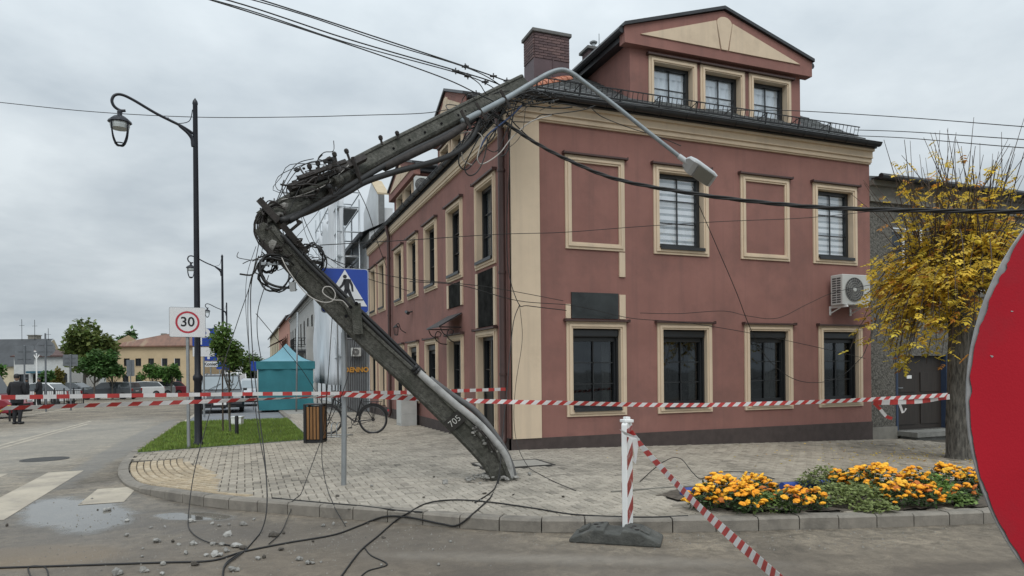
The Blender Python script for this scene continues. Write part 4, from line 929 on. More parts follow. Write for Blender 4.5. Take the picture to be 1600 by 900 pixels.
for k in range(9): mb.tube([SF.P(55 + k * .56, 1.1, 3.06), SF.P(55 + k * .56, 1.1, 4.0)], .02, 4)
for k in range(3): mb.tube([SF.P(55, .1 + k * .45, 3.06), SF.P(55, .1 + k * .45, 4.0)], .02, 4)
mb.build('balcony_railing', M_black, bc)
mb = MB(); mb.add([SF.P(60, .05, 3.2), SF.P(68, .05, 3.2), SF.P(68, 1.5, 2.6), SF.P(60, 1.5, 2.6)], [(0, 1, 2, 3)]); SF.box(mb, 60, 68, 1.45, 1.5, 2.35, 2.62); mb.build('shop_awning', M_black, gh, recalc=False)
mb = MB(); SF.box(mb, 50.3, 50.7, .0, .6, -.6, 4.6); mb.build('pier', M_gwall, gh)
ph = simple_house('pink_house', 'salmon pink house far along the street', SF, 79.2, 104, 7.6, M_pink, [(a, a + 1.2, 3.8, 5.7) for a in (82, 86, 90, 94, 98)], pitch=.45)
mb = MB(); mb.add([SF.P(84, .05, 5.4), SF.P(96, .05, 5.4), SF.P(96, 1.8, 4.5), SF.P(84, 1.8, 4.5)], [(0, 1, 2, 3)]); mb.build('porch_roof', M_black, ph, recalc=False)
simple_house('pale_yellow_house', 'pale yellow house at the far end of the street row', SF, 105, 140, 7.6, M_crm2, [(a, a + 1.3, 3.8, 5.7) for a in (108, 114, 120, 126)], pitch=.4)
# raw gable wall of insulation board rising over the red roof
gi = thing('insulated_gable_wall', 'raw white insulation board gable with beige top edge above the red roof', 'wall', (4.6, 27.9, 6.4))
def pp(px, py, s): v = on_y(px, py, s); return (v.x, v.z)
uL, uR = on_y(591, 340, 27.9).x, on_y(601, 340, 27.9).x; zt0 = on_y(596, 304, 27.9).z; zt1 = on_y(588, 285, 29.4).z; zb_ = 6.3
side_ = [(27.9, zb_), (27.9, zt0), (29.4, zt1), (31.5, zt1 - .9), (31.5, zb_)]
mb = MB(); mb.prism(side_, (uL, 0, 0), (0, 1, 0), (0, 0, 1), (uR - uL, 0, 0)); mb.build('insulation_board', M_insul, gi)
mb = MB(); mb.prism([(27.88, zt0 + .005), (29.4, zt1 + .005), (29.4, zt1 + .08), (27.88, zt0 + .08)], (uL - .03, 0, 0), (0, 1, 0), (0, 0, 1), (uR - uL + .2, 0, 0)); mb.build('coping_board', mat('beige_board', (.46, .38, .26), .85, var=.1), gi)
mb = MB(); mb.box(uL + .01, uR - .01, 27.86, 27.895, zb_, zt0 - .02); mb.build('base_coat', mat('grey_basecoat', (.16, .165, .165), .9, var=.2), gi)
mb = MB(); mb.box(uR + .02, uR + .35, 28.0, 28.3, zb_ - .2, zt0 - .5); mb.build('insulation_board', M_insul, gi)
# scaffold
M_scaf = mat('scaffold_tube', (.42, .45, .47), .4, .6, var=.1)
sfd = thing('scaffold', 'galvanised tube scaffold in front of the house under repair', 'scaffold', (3.5, 28.2, 0))
for s in (28.2, 30.3, 32.4, 34.5, 36.6):
    for u in (3.5, 4.4):
        mb = MB(); zt = 8.7 if s < 31 else (9.4 if s < 33 else 8.9); mb.tube([(u, s, gz(u, s)), (u, s, zt + (0.3 if u < 4 else -.3))], .035, 6); mb.build('standard', M_scaf, sfd, smooth_=True)
for z in (2.0, 4.0, 6.0, 7.0, 8.0, 8.6):
    for u in (3.5, 4.4): mb = MB(); mb.tube([(u, 28.2, z), (u, 36.6, z)], .028, 5); mb.build('ledger', M_scaf, sfd, smooth_=True)
    for s in (28.2, 30.3, 32.4, 34.5, 36.6): mb = MB(); mb.tube([(3.5, s, z + .06), (4.4, s, z + .06)], .028, 5); mb.build('transom', M_scaf, sfd, smooth_=True)
for z in (2.0, 4.0, 6.0, 7.9):
    mb = MB(); mb.box(3.56, 4.34, 28.25, 36.6 if z < 7 else 31.5, z + .08, z + .13); mb.build('deck', mat('scaffold_deck', (.33, .34, .34), .7, .2, var=.2), sfd)
for (s0, z0, s1, z1) in ((28.2, 2, 30.3, 4), (30.3, 4, 32.4, 6), (32.4, 6, 34.5, 8), (34.5, 4, 36.6, 6)): mb = MB(); mb.tube([(3.47, s0, z0), (3.47, s1, z1)], .025, 5); mb.build('brace', M_scaf, sfd, smooth_=True)
M_netw = mat('scaffold_net', (.60, .63, .66), .9, var=.12, scale=1.5, stretch=(1, 1, .25))
def net(label, P0, P1, z0, ztop, n=40, rows=16, amp=.06, seed=1):
    rn = random.Random(seed); mb = MB(); P0, P1 = Vector(P0), Vector(P1); d = P1 - P0; nn = Vector((-d.y, d.x, 0)).normalized(); ph_ = [rn.uniform(0, 6) for _ in range(4)]
    for j in range(rows + 1):
        for i in range(n + 1):
            f = i / n; zt = ztop(f); z = z0 + (zt - z0) * j / rows; w = amp * (math.sin(f * 31 + ph_[0]) + .6 * math.sin(f * 57 + ph_[1] + z) + .5 * math.sin(z * 2.2 + ph_[2] + f * 9))
            p = P0 + d * f + nn * w; mb.v.append((p.x, p.y, z))
    for j in range(rows):
        for i in range(n): mb.f.append((j * (n + 1) + i, j * (n + 1) + i + 1, (j + 1) * (n + 1) + i + 1, (j + 1) * (n + 1) + i)); mb.mi.append(0)
    o = mb.build('scaffold_net', M_netw, recalc=False, smooth_=True); so = o.modifiers.new('thick', 'SOLIDIFY'); so.thickness = .01
    return tag(o, label, 'netting', 'scaffold netting')
net('white netting hung along the street side of the scaffold', (3.38, 29.6, 0), (3.38, 36.8, 0), .9, lambda f: 7.9 - 1.6 * abs(math.sin(f * 7.0)) * (f > .25) - .2 * math.sin(f * 23), seed=2)
net('white netting wrapped round the near corner post of the scaffold', (3.36, 29.5, 0), (3.75, 28.05, 0), .9, lambda f: 8.55 + .35 * math.sin(f * 3), amp=.045, seed=5)
# corrugated hoarding with lettering at the near end of the scaffold
M_corr = mat('grey_corrugated_sheet', (.14, .145, .15), .55, .2, var=.15)
hf = Fr((3.66, 28.05, 0), (1, 0, 0), (0, -1, 0)); HWD = .96
ho = thing('hoarding', 'grey corrugated site hoarding with orange lettering beside the red building', 'hoarding', hf.P(.4, 0, -.15))
mb = MB(); n = 44
for i in range(n):
    a0, a1 = HWD * i / n, HWD * (i + 1) / n; o0, o1 = .015 * math.sin(i * 1.57), .015 * math.sin((i + 1) * 1.57)
    mb.add([hf.P(a0, o0, -.15), hf.P(a1, o1, -.15), hf.P(a1, o1, 2.75), hf.P(a0, o0, 2.75)], [(0, 1, 2, 3)])
mb.build('sheet', M_corr, ho, recalc=False)
mb = MB(); hf.box(mb, -.04, 0.0, -.03, .03, -.2, 3.0); hf.box(mb, HWD, HWD + .04, -.03, .03, -.2, 3.0); hf.box(mb, 0, HWD, -.025, .025, 2.75, 2.79); mb.build('post', M_steel, ho)
pt = on_y(557, 578, 28.0); text('lettering', 'DENNO', .27, mat('orange_letter', (.55, .27, .05), .5), (pt.x, 28.05 - .03, pt.z), (1, 0, 0), (0, 0, 1), ho, bold=.012, depth=.01)
p0, p1 = on_y(549, 556, 27.8), on_y(562, 545, 27.8)
aF2 = Fr((0, 28.0, 0), (1, 0, 0), (0, -1, 0)); aircon('small white unit mounted above the orange lettering on the hoarding', aF2, p0.x, p1.x + .05, p0.z - .02, p1.z + .04, .03, .25, bracket=False, side_grille=False)

# --- far side of the square, left of the street
M_rroof = mat('rusty_metal_roof', (.17, .085, .055), .7, var=.3, scale=.7, stretch=(2.5, .4, .4), dirt=(.30, .25, .16), dscale=.28, dpos=.56)
M_beige = mat('beige_render', (.52, .41, .26), .9, var=.08, scale=.8)
def far_frame(px, py, Y): o = at(px, py, Y); return Fr((o.x, o.y, 0), RGT, -FWD), o
ff, o = far_frame(166, 612, 92)
W1 = (292 - 166) / F_PX * 92; K = 92 / F_PX
def pxw(x0, x1, y0, y1): a = (x0 - 166) * K; return (a, (x1 - 166) * K, CAM_H + (HY + .0096 * (800 - x0) - y1) * K, CAM_H + (HY + .0096 * (800 - x0) - y0) * K)
bw_ = [pxw(x, x + 9, 560, 572) for x in (194, 212, 232, 253, 273)] + [pxw(x, x + 9, 586, 598) for x in (192, 212, 253, 275)]
bh_ = simple_house('beige_house', 'beige two storey house with rusty brown hipped roof across the square', ff, 0, W1 + 2.2, 5.0, M_beige, bw_, roofm=M_rroof, pitch=.32, depth=11, hip=True, base=-3, trim=M_beige)
mb = MB(); ff.box(mb, 4.6, 5.2, -6, -5.4, 6.0, 6.95); ff.box(mb, 9.2, 10.4, -7, -6.3, 6.0, 7.1); mb.build('chimney', M_grim, bh_)
ff, o = far_frame(-40, 612, 88)
M_droof = mat('dark_tar_roof', (.06, .065, .07), .8, var=.2, scale=.8)
dh = thing('dark_roofed_house', 'house with dark roof and cream gable at the far left edge', 'building', ff.P(0, 0, -1))
K = 88 / F_PX; ga = (36 + 40) * K; gb_ = (52 + 40) * K; ze_ = CAM_H + (583 - 571) * K; zr_ = CAM_H + (583 - 527) * K
mb = MB(); ff.box(mb, 0, ga, -6, 0, -3, ze_); mb.build('wall', M_crm2, dh)
mb = MB(); mb.add([ff.P(0, .3, ze_ - .1), ff.P(ga, .3, ze_ - .1), ff.P(gb_, -4, zr_), ff.P(0, -4, zr_)], [(0, 1, 2, 3)]); mb.build('roof', M_droof, dh, recalc=False)
mb = MB(); mb.add([ff.P(ga, .28, ze_ - .15), ff.P(ga + .9, -7.5, ze_ - .15), ff.P(gb_ + .05, -4, zr_ - .05)], [(0, 1, 2)]); mb.add([ff.P(ga, 0, -3), ff.P(ga + 1.6, -7, -3), ff.P(ga + 1.6, -7, ze_ - .15), ff.P(ga, 0, ze_ - .15)], [(0, 1, 2, 3)]); mb.build('gable_wall', M_crm2, dh, recalc=False)
mb = MB(); a_ = (10 + 40) * K; ff.box(mb, a_, a_ + 1.1, -5, -4, zr_ - .3, zr_ + .45); ff.box(mb, a_ - .08, a_ + 1.18, -5.1, -3.9, zr_ + .45, zr_ + .55); mb.build('chimney', M_grim, dh)
mb = MB()
for x, h_ in ((2, 495), (23, 496), (45, 510)): a_ = (x + 40) * K; mb.tube([ff.P(a_, -3.8, zr_ - .4), ff.P(a_, -3.8, CAM_H + (583 - h_) * K)], .03, 4); mb.tube([ff.P(a_ - .35, -3.8, CAM_H + (583 - h_ - 10) * K), ff.P(a_ + .35, -3.8, CAM_H + (583 - h_ - 10) * K)], .02, 4)
mb.build('aerial', M_black, dh)
ff, o = far_frame(22, 606, 84); K = 84 / F_PX
sp = simple_house('low_white_shop', 'low white shop front with brown roof between dark house and trees', ff, 0, 86 * K, 3.6, mat('shop_white', (.5, .51, .5), .85, var=.1), [(.6, 1.8, -.6, 1.4), (2.3, 3.6, -.6, 1.4), (4.2, 5.2, -.6, 1.4), (5.6, 6.5, -.6, 1.4)], pitch=.25, depth=6, base=-3, roofm=mat('brown_roof', (.08, .045, .04), .8))
mb = MB(); ff.box(mb, 2, 5.5, .02, .8, 1.5, 1.75); mb.build('shop_awning', mat('teal_awning', (.03, .10, .14), .8), sp)

# ================================================================== BROKEN UTILITY POLE
at_plain = at
def at(px, py, Y):
    # the snapped pole leans towards the photographer: nearer at the snap than at its foot and head
    if 395 <= px < 800 and Y >= 9.2 and (py > 165 or px > 700) and Y < 12.3: Y = Y - 1.0 * min(1.0, (800 - px) / 375)
    return at_plain(px, py, Y)
def pth(pts, n=6): return catmull([at(*p) for p in pts], n)
pb = gp(775, 748)
pole = thing('utility_pole', 'snapped concrete utility pole leaning across the pavement onto the red building', 'utility pole', pb)
def sweep(path, sec, dims, name, m, parent, jag=(0, 0), seed=1, closed_caps=True):
    """sweep a section (h across the pole in the picture plane, w towards depth) along path; dims = list of (D, W)"""
    rn = random.Random(seed); mb = MB(); n = len(path); k = len(sec)
    for i, p in enumerate(path):
        d = (path[min(i + 1, n - 1)] - path[max(i - 1, 0)]).normalized(); wv = (FWD - d * FWD.dot(d)).normalized(); hv = d.cross(wv)
        f = i / (n - 1); D, W = dims[0][0] + (dims[1][0] - dims[0][0]) * f, dims[0][1] + (dims[1][1] - dims[0][1]) * f
        for (h, w_) in sec:
            j = 0.0
            if i == 0: j = -rn.uniform(0, jag[0])
            if i == n - 1: j = rn.uniform(0, jag[1])
            mb.v.append(tuple(p + hv * (h * D) + wv * (w_ * W) + d * j))
    for i in range(n - 1):
        for q in range(k): mb.f.append((i * k + q, i * k + (q + 1) % k, (i + 1) * k + (q + 1) % k, (i + 1) * k + q)); mb.mi.append(0)
    for i in (0, n - 1):
        c = sum((Vector(mb.v[i * k + q]) for q in range(k)), Vector()) / k; d = (path[1] - path[0]).normalized() if i == 0 else (path[-1] - path[-2]).normalized()
        ci = len(mb.v); mb.v.append(tuple(c + d * (rn.uniform(-.03, .1) * (1 if i else -1))))
        for q in range(k): mb.f.append((i * k + q, i * k + (q + 1) % k, ci)); mb.mi.append(0)
    return mb.build(name, m, parent)
SEC = [(-.5, -.34), (-.38, -.5), (-.27, -.5), (-.23, -.40), (.23, -.40), (.27, -.5), (.38, -.5), (.5, -.34), (.5, .34), (.38, .5), (-.38, .5), (-.5, .34)]
low = pth([(785, 752, 9.40), (770, 719, 9.40), (726, 671, 9.42), (655, 601, 9.46), (580, 532, 9.52), (533, 486, 9.56), (498, 450, 9.58), (464, 417, 9.6), (424, 370, 9.62)], 4)
sweep(low, SEC, [(.32, .26), (.25, .21)], 'lower_shaft', M_conc, pole, jag=(.02, .2), seed=4)
upp = pth([(424, 342, 9.72), (565, 259, 10.6), (690, 194, 11.35), (818, 129, 12.25)], 6)
sweep(upp, SEC, [(.295, .23), (.25, .2)], 'upper_shaft', M_conc, pole, jag=(.2, .01), seed=9)
# black discs painting the shade of bolt holes along the shaft web
mb = MB()
for (px, py, Y) in ((615, 232, 10.85), (640, 219, 11.0), (664, 207, 11.15), (690, 193, 11.32), (716, 180, 11.5), (727, 174, 11.58), (738, 169, 11.66), (700, 196, 11.4)):
    c = at(px, py, Y - .105); mb.lathe([(.02, 0), (.02, .006)], c, -FWD, 10)
mb.build('bolt_hole_discs', M_void, pole)
# broken lumps and bent reinforcement at the snap
rn = random.Random(21)
def lump(c, r, mb, seed, flat=1.0):
    q = random.Random(seed); bm = bmesh.new(); bmesh.ops.create_icosphere(bm, subdivisions=1, radius=1)
    base = len(mb.v); ax = [q.uniform(.6, 1.3) * r for _ in range(3)]; ax[2] *= flat; R = Matrix.Rotation(q.uniform(0, 6.28), 3, 'Z') @ Matrix.Rotation(q.uniform(-.5, .5), 3, 'X')
    vs = []
    for v in bm.verts: k = q.uniform(.72, 1.12); vs.append(Vector(c) + R @ Vector((v.co.x * ax[0] * k, v.co.y * ax[1] * k, v.co.z * ax[2] * k)))
    mb.add(vs, [tuple(v.index for v in f.verts) for f in bm.faces]); bm.free()
mb = MB()
for k, (px, py, Y, r) in enumerate(((413, 355, 9.62, .075), (425, 383, 9.55, .07), (437, 335, 9.66, .06), (418, 368, 9.7, .06), (445, 322, 9.62, .05), (432, 348, 9.75, .05))): lump(at(px, py, Y), r, mb, 100 + k)
mb.build('broken_core', M_concnew, pole)
mb = MB()
for k in range(9):
    o1, o2 = rn.uniform(-8, 8), rn.uniform(-8, 8); bx = rn.uniform(398, 412); Y0 = rn.uniform(9.5, 9.78)
    mb.tube(pth([(440 + o1, 322 + o1, Y0), (422 + o1, 322 + o2, Y0), (bx, 345 + o1, Y0), (bx + 4, 375 + o2, Y0), (425 + o2, 395 + o1, Y0), (440 + o2, 402 + o2, Y0)], 5), .008, 4)
mb.build('bent_rebar', M_rust, pole, smooth_=True)
# crossarms, pins, clamps
def part_bar(name, pts, w, h, m=M_rust): mb = MB(); [mb.bar(at(*pts[i]), at(*pts[i + 1]), w, h, up=FWD) for i in range(len(pts) - 1)]; return mb.build(name, m, pole)
part_bar('crossarm', [(405, 312, 9.55), (436, 346, 9.55)], .075, .07)
part_bar('crossarm', [(452, 294, 9.75), (510, 276, 10.05), (570, 246, 10.4)], .085, .08)
part_bar('crossarm', [(466, 279, 9.7), (540, 252, 10.05)], .05, .05)
part_bar('stay_plate', [(408, 378, 9.5), (452, 422, 9.52)], .05, .05)
part_bar('stay_plate', [(440, 350, 9.5), (480, 396, 9.55)], .07, .06)
for (px, py, dx, dy, Y) in ((487, 276, -3, -14, 9.95), (500, 272, -3, -15, 10.0), (527, 259, -4, -16, 10.15), (547, 252, -5, -14, 10.3), (597, 226, -2, -9, 10.6), (623, 217, -2, -7, 10.8)):
    mb = MB(); a, b_ = at(px, py, Y), at(px + dx, py + dy, Y); mb.cyl(a, b_, .018, seg=6); mb.lathe([(.03, -.01), (.034, .03), (.02, .05)], b_, (b_ - a), 8); mb.build('insulator_pin', M_rust, pole)
part_bar('clamp_band', [(552, 246, 10.3), (566, 288, 10.35)], .04, .22)
part_bar('clamp_band', [(512, 284, 10.0), (521, 306, 10.05)], .04, .2)
mb = MB(); mb.cyl(at(470, 300, 9.75), at(545, 272, 10.2), .028, seg=8); mb.lathe([(.05, -.07), (.06, -.05), (.06, .05), (.045, .08)], at(527, 281, 10.05), at(545, 272, 10.2) - at(470, 300, 9.75), 10); mb.build('broken_conduit', M_conc, pole)
mb = MB()
for k in range(9): lump(at(rn.uniform(462, 530), rn.uniform(262, 300) - 0, rn.uniform(9.7, 10.1)), rn.uniform(.025, .05), mb, 300 + k)
lump(at(517, 256, 10.0), .06, mb, 333); mb.bar(at(505, 253, 10.0), at(522, 248, 10.0), .05, .05)
tag(mb.build('smashed_fuse_gear', M_black, pole), kind='stuff')
part_bar('fuse_box', [(457, 441, 9.45), (458, 455, 9.45)], .07, .05, mat('grey_plastic', (.25, .26, .26), .6))
part_bar('bracket_arm', [(408, 412, 9.5), (452, 412, 9.55)], .035, .03, M_steel)
part_bar('bracket_arm', [(470, 408, 9.6), (504, 411, 9.7)], .04, .04, M_rust)
part_bar('bracket_arm', [(452, 362, 9.6), (471, 346, 9.5)], .03, .03, M_rust)
mb = MB()
for a, b_ in (((541, 466, 9.4), (556, 497, 9.4)), ((556, 474, 9.38), (560, 522, 9.38))): mb.bar(at(*a), at(*b_), .12, .02, up=FWD)
mb.build('steel_plate', M_conc, pole)
mb = MB()
for px, py in ((548, 480), (541, 494), (557, 474)): mb.lathe([(.022, 0), (.022, .012)], at(px, py, 9.36), -FWD, 10)
mb.build('plate_hole_discs', M_void, pole)  # flat black discs paint the dark inside the plate's holes
# conduits and cables strapped to the shaft
def part_tube(name, pts, r, m=M_cable, seg=7, n=6): mb = MB(); mb.tube(pth(pts, n), r, seg); return mb.build(name, m, pole, smooth_=True)
M_pvc = mat('grey_conduit', (.34, .34, .33), .5, var=.2, scale=8, dirt=(.14, .14, .13), dscale=5, dpos=.55)
part_tube('conduit', [(651, 579, 9.36), (677, 602, 9.32), (713, 633, 9.3), (745, 659, 9.28), (772, 688, 9.27), (791, 715, 9.27), (799, 748, 9.3)], .050, M_pvc, 10)
part_tube('conduit', [(672, 592, 9.46), (706, 617, 9.47), (739, 639, 9.47), (763, 665, 9.44), (785, 697, 9.42), (799, 728, 9.4), (803, 748, 9.4)], .042, mat('dark_conduit', (.1, .1, .1), .55, var=.3), 10)
part_tube('strapped_cable', [(440, 366, 9.45), (476, 406, 9.44), (510, 440, 9.43), (545, 475, 9.41), (592, 521, 9.39), (652, 579, 9.36)], .026)
part_tube('strapped_cable', [(446, 366, 9.55), (482, 405, 9.54), (514, 437, 9.52), (560, 482, 9.5), (620, 540, 9.47), (664, 584, 9.44)], .026)
part_tube('strapped_cable', [(440, 345, 9.5), (492, 326, 9.85), (540, 302, 10.15), (572, 284, 10.35), (620, 268, 10.6), (680, 252, 10.95), (716, 236, 11.2), (738, 214, 11.4), (750, 186, 11.5)], .045)
part_tube('strapped_cable', [(452, 345, 9.55), (520, 306, 10.0), (585, 268, 10.45), (640, 238, 10.75), (690, 214, 11.05), (745, 184, 11.5)], .042)
part_tube('strapped_cable', [(600, 262, 10.55), (650, 238, 10.8), (700, 214, 11.1), (726, 196, 11.3)], .06, M_rust)
for (px, py, Y) in ((652, 580, 9.35), (648, 575, 9.36)): mb = MB(); mb.lathe([(.06, -.02), (.065, .0), (.06, .02)], at(px, py, Y), at(690, 604, 9.28) - at(650, 572, 9.3), 10); mb.build('pipe_clip', M_black, pole)
# number painted on a dark patch
d_ = (at(655, 594, 9.46) - at(735, 684, 9.42)).normalized(); wv = (FWD - d_ * FWD.dot(d_)).normalized(); hv = -(d_.cross(wv))
c0 = at(710, 655, 9.43) - wv * .135
mb = MB(); mb.add([c0 + hv * a + d_ * b_ + wv * .004 * 0 for a, b_ in ((-.12, -.085), (.12, -.085), (.12, .085), (-.12, .085))] + [c0 + wv * .02 + hv * a + d_ * b_ for a, b_ in ((-.12, -.085), (.12, -.085), (.12, .085), (-.12, .085))], [(0, 1, 2, 3), (0, 1, 5, 4), (1, 2, 6, 5), (2, 3, 7, 6), (3, 0, 4, 7)]); npl = mb.build('number_patch', mat('black_paint_patch', (.022, .02, .017), .8, var=.3, scale=12), pole)
ex = hv if hv.dot(RGT) > 0 else -hv
text('number', '705', .12, mat('white_number_paint', (.6, .6, .57), .8), c0 - wv * .004, ex, d_, pole, bold=-.002, depth=.001)

# spalled concrete with bare bars near the foot
mb = MB()
for k in range(26): lump(at(rn.uniform(742, 772), 0, 9) * 0 + at(*(lambda q: (740 + 34 * q + rn.gauss(0, 3), 668 + 38 * q + rn.gauss(0, 3), 9.27))(rn.random())), rn.uniform(.012, .035), mb, 7000 + k, flat=.6)
tag(mb.build('spalled_concrete', M_concnew, pole), kind='stuff')
mb = MB()
for a, b_ in (((738, 664, 9.24), (772, 706, 9.24)), ((746, 668, 9.22), (764, 702, 9.23)), ((752, 672, 9.22), (778, 716, 9.24))): mb.tube(pth([a, ((a[0] + b_[0]) / 2 + 3, (a[1] + b_[1]) / 2 - 2, 9.2), b_], 4), .008, 5)
mb.build('exposed_bars', M_rust, pole)
# street light arm and luminaire, swung over the facade
sl_ = thing('street_light', 'grey tubular street light arm with modern flat luminaire hanging before the upper windows', 'street light', at(740, 197, 11.4))
M_arm = mat('grey_painted_tube', (.235, .265, .28), .45, .25, var=.12, scale=5, dirt=(.15, .165, .17), dscale=3, dpos=.55)
armp = pth([(722, 190, 11.3), (763, 169, 11.5), (800, 149, 11.7), (830, 131, 11.85), (856, 116, 11.95), (876, 109.5, 12.0), (893, 114, 12.02), (915, 130, 12.03), (960, 164, 12.05), (1010, 204, 12.05), (1066, 248, 12.05)], 6)
for p_ in ((728, 187, 11.3), (752, 175, 11.45), (790, 155, 11.65)):
    mb = MB(); lump(at(*p_), .05, mb, int(p_[0])); mb.bar(at(p_[0] - 8, p_[1] - 14, p_[2] - .04), at(p_[0] + 8, p_[1] + 14, p_[2] - .04), .04, .05, up=FWD); mb.build('arm_clamp', M_rust, sl_)
n_ = len(armp); mb = MB(); mb.tube(armp, [.05 - .014 * smooth(i / n_ * 1.1) for i in range(n_)], 12); mb.build('arm', M_arm, sl_, smooth_=True)
hd0, hd1 = at(1064, 246.5, 12.05), at(1116, 284, 11.98); ax = (hd1 - hd0).normalized(); toC = (Vector((0, 0, CAM_H)) - hd0).normalized()
side = (toC * .55 + RGT * -.45 + Vector((0, 0, -.60))); dn = (side - ax * side.dot(ax)).normalized(); sd = ax.cross(dn)
mb = MB(); mb.tube([hd0 - ax * .05, hd0 + ax * .16], .048, 12); mb.build('spigot', mat('luminaire_grey', (.45, .47, .48), .45, var=.06), sl_, smooth_=40)
secs = [(.09, .08, .03, .03), (.13, .14, .045, .04), (.24, .165, .055, .06), (.32, .17, .05, .045), (.62, .165, .045, .035), (.70, .14, .035, .025)]
mb = MB(); ring = []
for (l, hw, up_, dn_) in secs:
    c = hd0 + ax * l; P = [c + sd * hw + dn * dn_ * .4, c + sd * hw * .9 + dn * dn_, c - sd * hw * .9 + dn * dn_, c - sd * hw + dn * dn_ * .4, c - sd * hw * .96 - dn * up_ * .5, c - sd * hw * .6 - dn * up_, c + sd * hw * .6 - dn * up_, c + sd * hw * .96 - dn * up_ * .5]
    mb.v += [tuple(p) for p in P]
for i in range(len(secs) - 1):
    for q in range(8): mb.f.append((i * 8 + q, i * 8 + (q + 1) % 8, (i + 1) * 8 + (q + 1) % 8, (i + 1) * 8 + q)); mb.mi.append(0)
mb.f += [tuple(range(8)), tuple(range(40, 48))]; mb.mi += [0, 0]
lh = mb.build('luminaire', MATS['luminaire_grey'], sl_, bevel=.004)
mb = MB(); q = [hd0 + ax * l + sd * s_ * .122 + dn * d2 for l, s_, d2 in ((.345, -1.15, .052), (.345, 1.15, .052), (.66, 1.1, .042), (.66, -1.1, .042))]; mb.add(q + [p - dn * .012 for p in q], [(0, 1, 2, 3), (0, 1, 5, 4), (1, 2, 6, 5), (2, 3, 7, 6), (3, 0, 4, 7)]); mb.build('lens', mat('lens_glass', (.2, .205, .18), .2, var=.06), lh)
mb = MB(); mb.cyl(hd0 + ax * .13 + sd * .1 + dn * .02, hd0 + ax * .13 + sd * .1 + dn * .05, .012); mb.bar(hd0 + ax * .33 - sd * .14 + dn * .05, hd0 + ax * .33 + sd * .14 + dn * .05, .012, .01); mb.build('catch', M_steel, lh)

# ================================================================== CABLES
def cable(label, pts, r=.008, grp='torn cables and overhead wires', m=M_cable, n=8, seg=5, name='cable'):
    mb = MB(); P = [p if isinstance(p, Vector) else at(*p) for p in pts]
    Q = []
    for p in catmull(P, n):
        if p.z < .25: p = Vector((p.x, p.y, max(p.z, (pz(p.x, p.y) if inpoly(p.x, p.y, PAVE) else rz(p.x, p.y)) + r)))
        Q.append(p)
    mb.tube(Q, r, seg); o = mb.build(name, m, smooth_=True, recalc=False); return tag(o, label, 'cable', grp)
# overhead line from the upper left to the broken pole head
cable('uppermost overhead wire from the top left, clamped near the chimney', [(-260, -196, 8.6), (100, -92, 9.6), (402, -2, 10.5), (600, 62, 11.2), (727, 104, 11.8), (800, 130, 12.1), (835, 146, 12.3)], .011)
cable('overhead wire just under the uppermost one', [(-260, -176, 8.5), (100, -75, 9.5), (424, 8, 10.6), (600, 66, 11.25), (735, 108, 11.75), (790, 139, 12.0), (812, 158, 12.1)], .009)
cable('third overhead wire, reaching a star shaped clamp left of the chimney', [(-260, -158, 8.4), (100, -62, 9.4), (355, 0, 10.2), (540, 60, 10.9), (712, 110, 11.6), (770, 128, 11.9), (800, 142, 12.1)], .011)
cable('overhead wire running beside the third one to the same clamp', [(-260, -150, 8.3), (100, -57, 9.3), (362, 8, 10.2), (540, 66, 10.9), (715, 114, 11.6), (762, 132, 11.85), (790, 152, 12.0)], .009)
cable('lowest of the overhead wires coming from the top left', [(-260, -165, 8.0), (100, -66, 9.1), (329, 0, 9.9), (540, 68, 10.7), (688, 120, 11.2), (745, 146, 11.5), (775, 160, 11.7)], .010)
cable('slack jumper looping under the overhead clamps', [(714, 112, 11.6), (730, 118, 11.6), (748, 130, 11.65), (757, 143, 11.7), (764, 150, 11.75)], .008)
M_clamp = mat('dark_clamp', (.03, .03, .032), .5, .3)
for lab, px, py, Y in (('star shaped clamp on the uppermost overhead wire', 727, 104, 11.8), ('star shaped clamp on the third overhead wire', 712, 111, 11.6), ('small clamp low on the uppermost wire near the chimney', 771, 119, 11.95), ('clamp on the uppermost wire where it meets the pole head', 792, 126, 12.05), ('small clamp on the wires above the pole head', 758, 128, 11.85), ('clamp at the end of the lowest overhead wire', 744, 146, 11.5), ('small round clamp at the start of the slack jumper', 731, 119, 11.65)):
    mb = MB(); c = at(px, py, Y); lump(c, .035, mb, int(px)); mb.bar(c - RGT * .06, c + RGT * .06, .025, .03, up=FWD); mb.bar(c - Vector((0, 0, .05)), c + Vector((0, 0, .05)), .02, .02, up=FWD)
    tag(mb.build('line_clamp', M_clamp), lab, 'clamp', 'clamps on the overhead wires')
cable('thin wire crossing the sky at the left behind the tall street lamp', [(-200, 138, 19), (0, 160, 18.5), (150, 175, 18.2), (305, 183, 17.9), (450, 183, 17.6), (570, 180, 17.4), (660, 177, 17.1), (706, 170, 16.9)], .010)
# heavy twisted service cable to the right
cA = [(745, 160, 11.8), (790, 192, 11.9), (835, 222, 11.85), (890, 251, 11.7), (960, 279, 11.4), (1060, 299, 10.9), (1180, 315, 10.3), (1300, 325, 9.7), (1450, 329, 9.1), (1600, 330, 8.5), (1900, 322, 7.6)]
P = catmull([at(*p) for p in cA], 10); mbs = [MB(), MB(), MB()]
for k in range(3):
    mbs[k].tube([p + Vector((0, 0, math.cos(i * .55 + k * 2.09) * .018)) + FWD * (math.sin(i * .55 + k * 2.09) * .018) for i, p in enumerate(P)], .0165, 6)
    if k: mbs[0].v, mbs[0].f = mbs[0].v + mbs[k].v, mbs[0].f + [tuple(len(mbs[0].v) + j for j in f) for f in mbs[k].f]
mbs[0].mi = [0] * len(mbs[0].f)
tag(mbs[0].build('cable', M_cable, smooth_=True, recalc=False), 'thick twisted black cable sagging across the facade and the yellow tree', 'cable', 'torn cables and overhead wires')
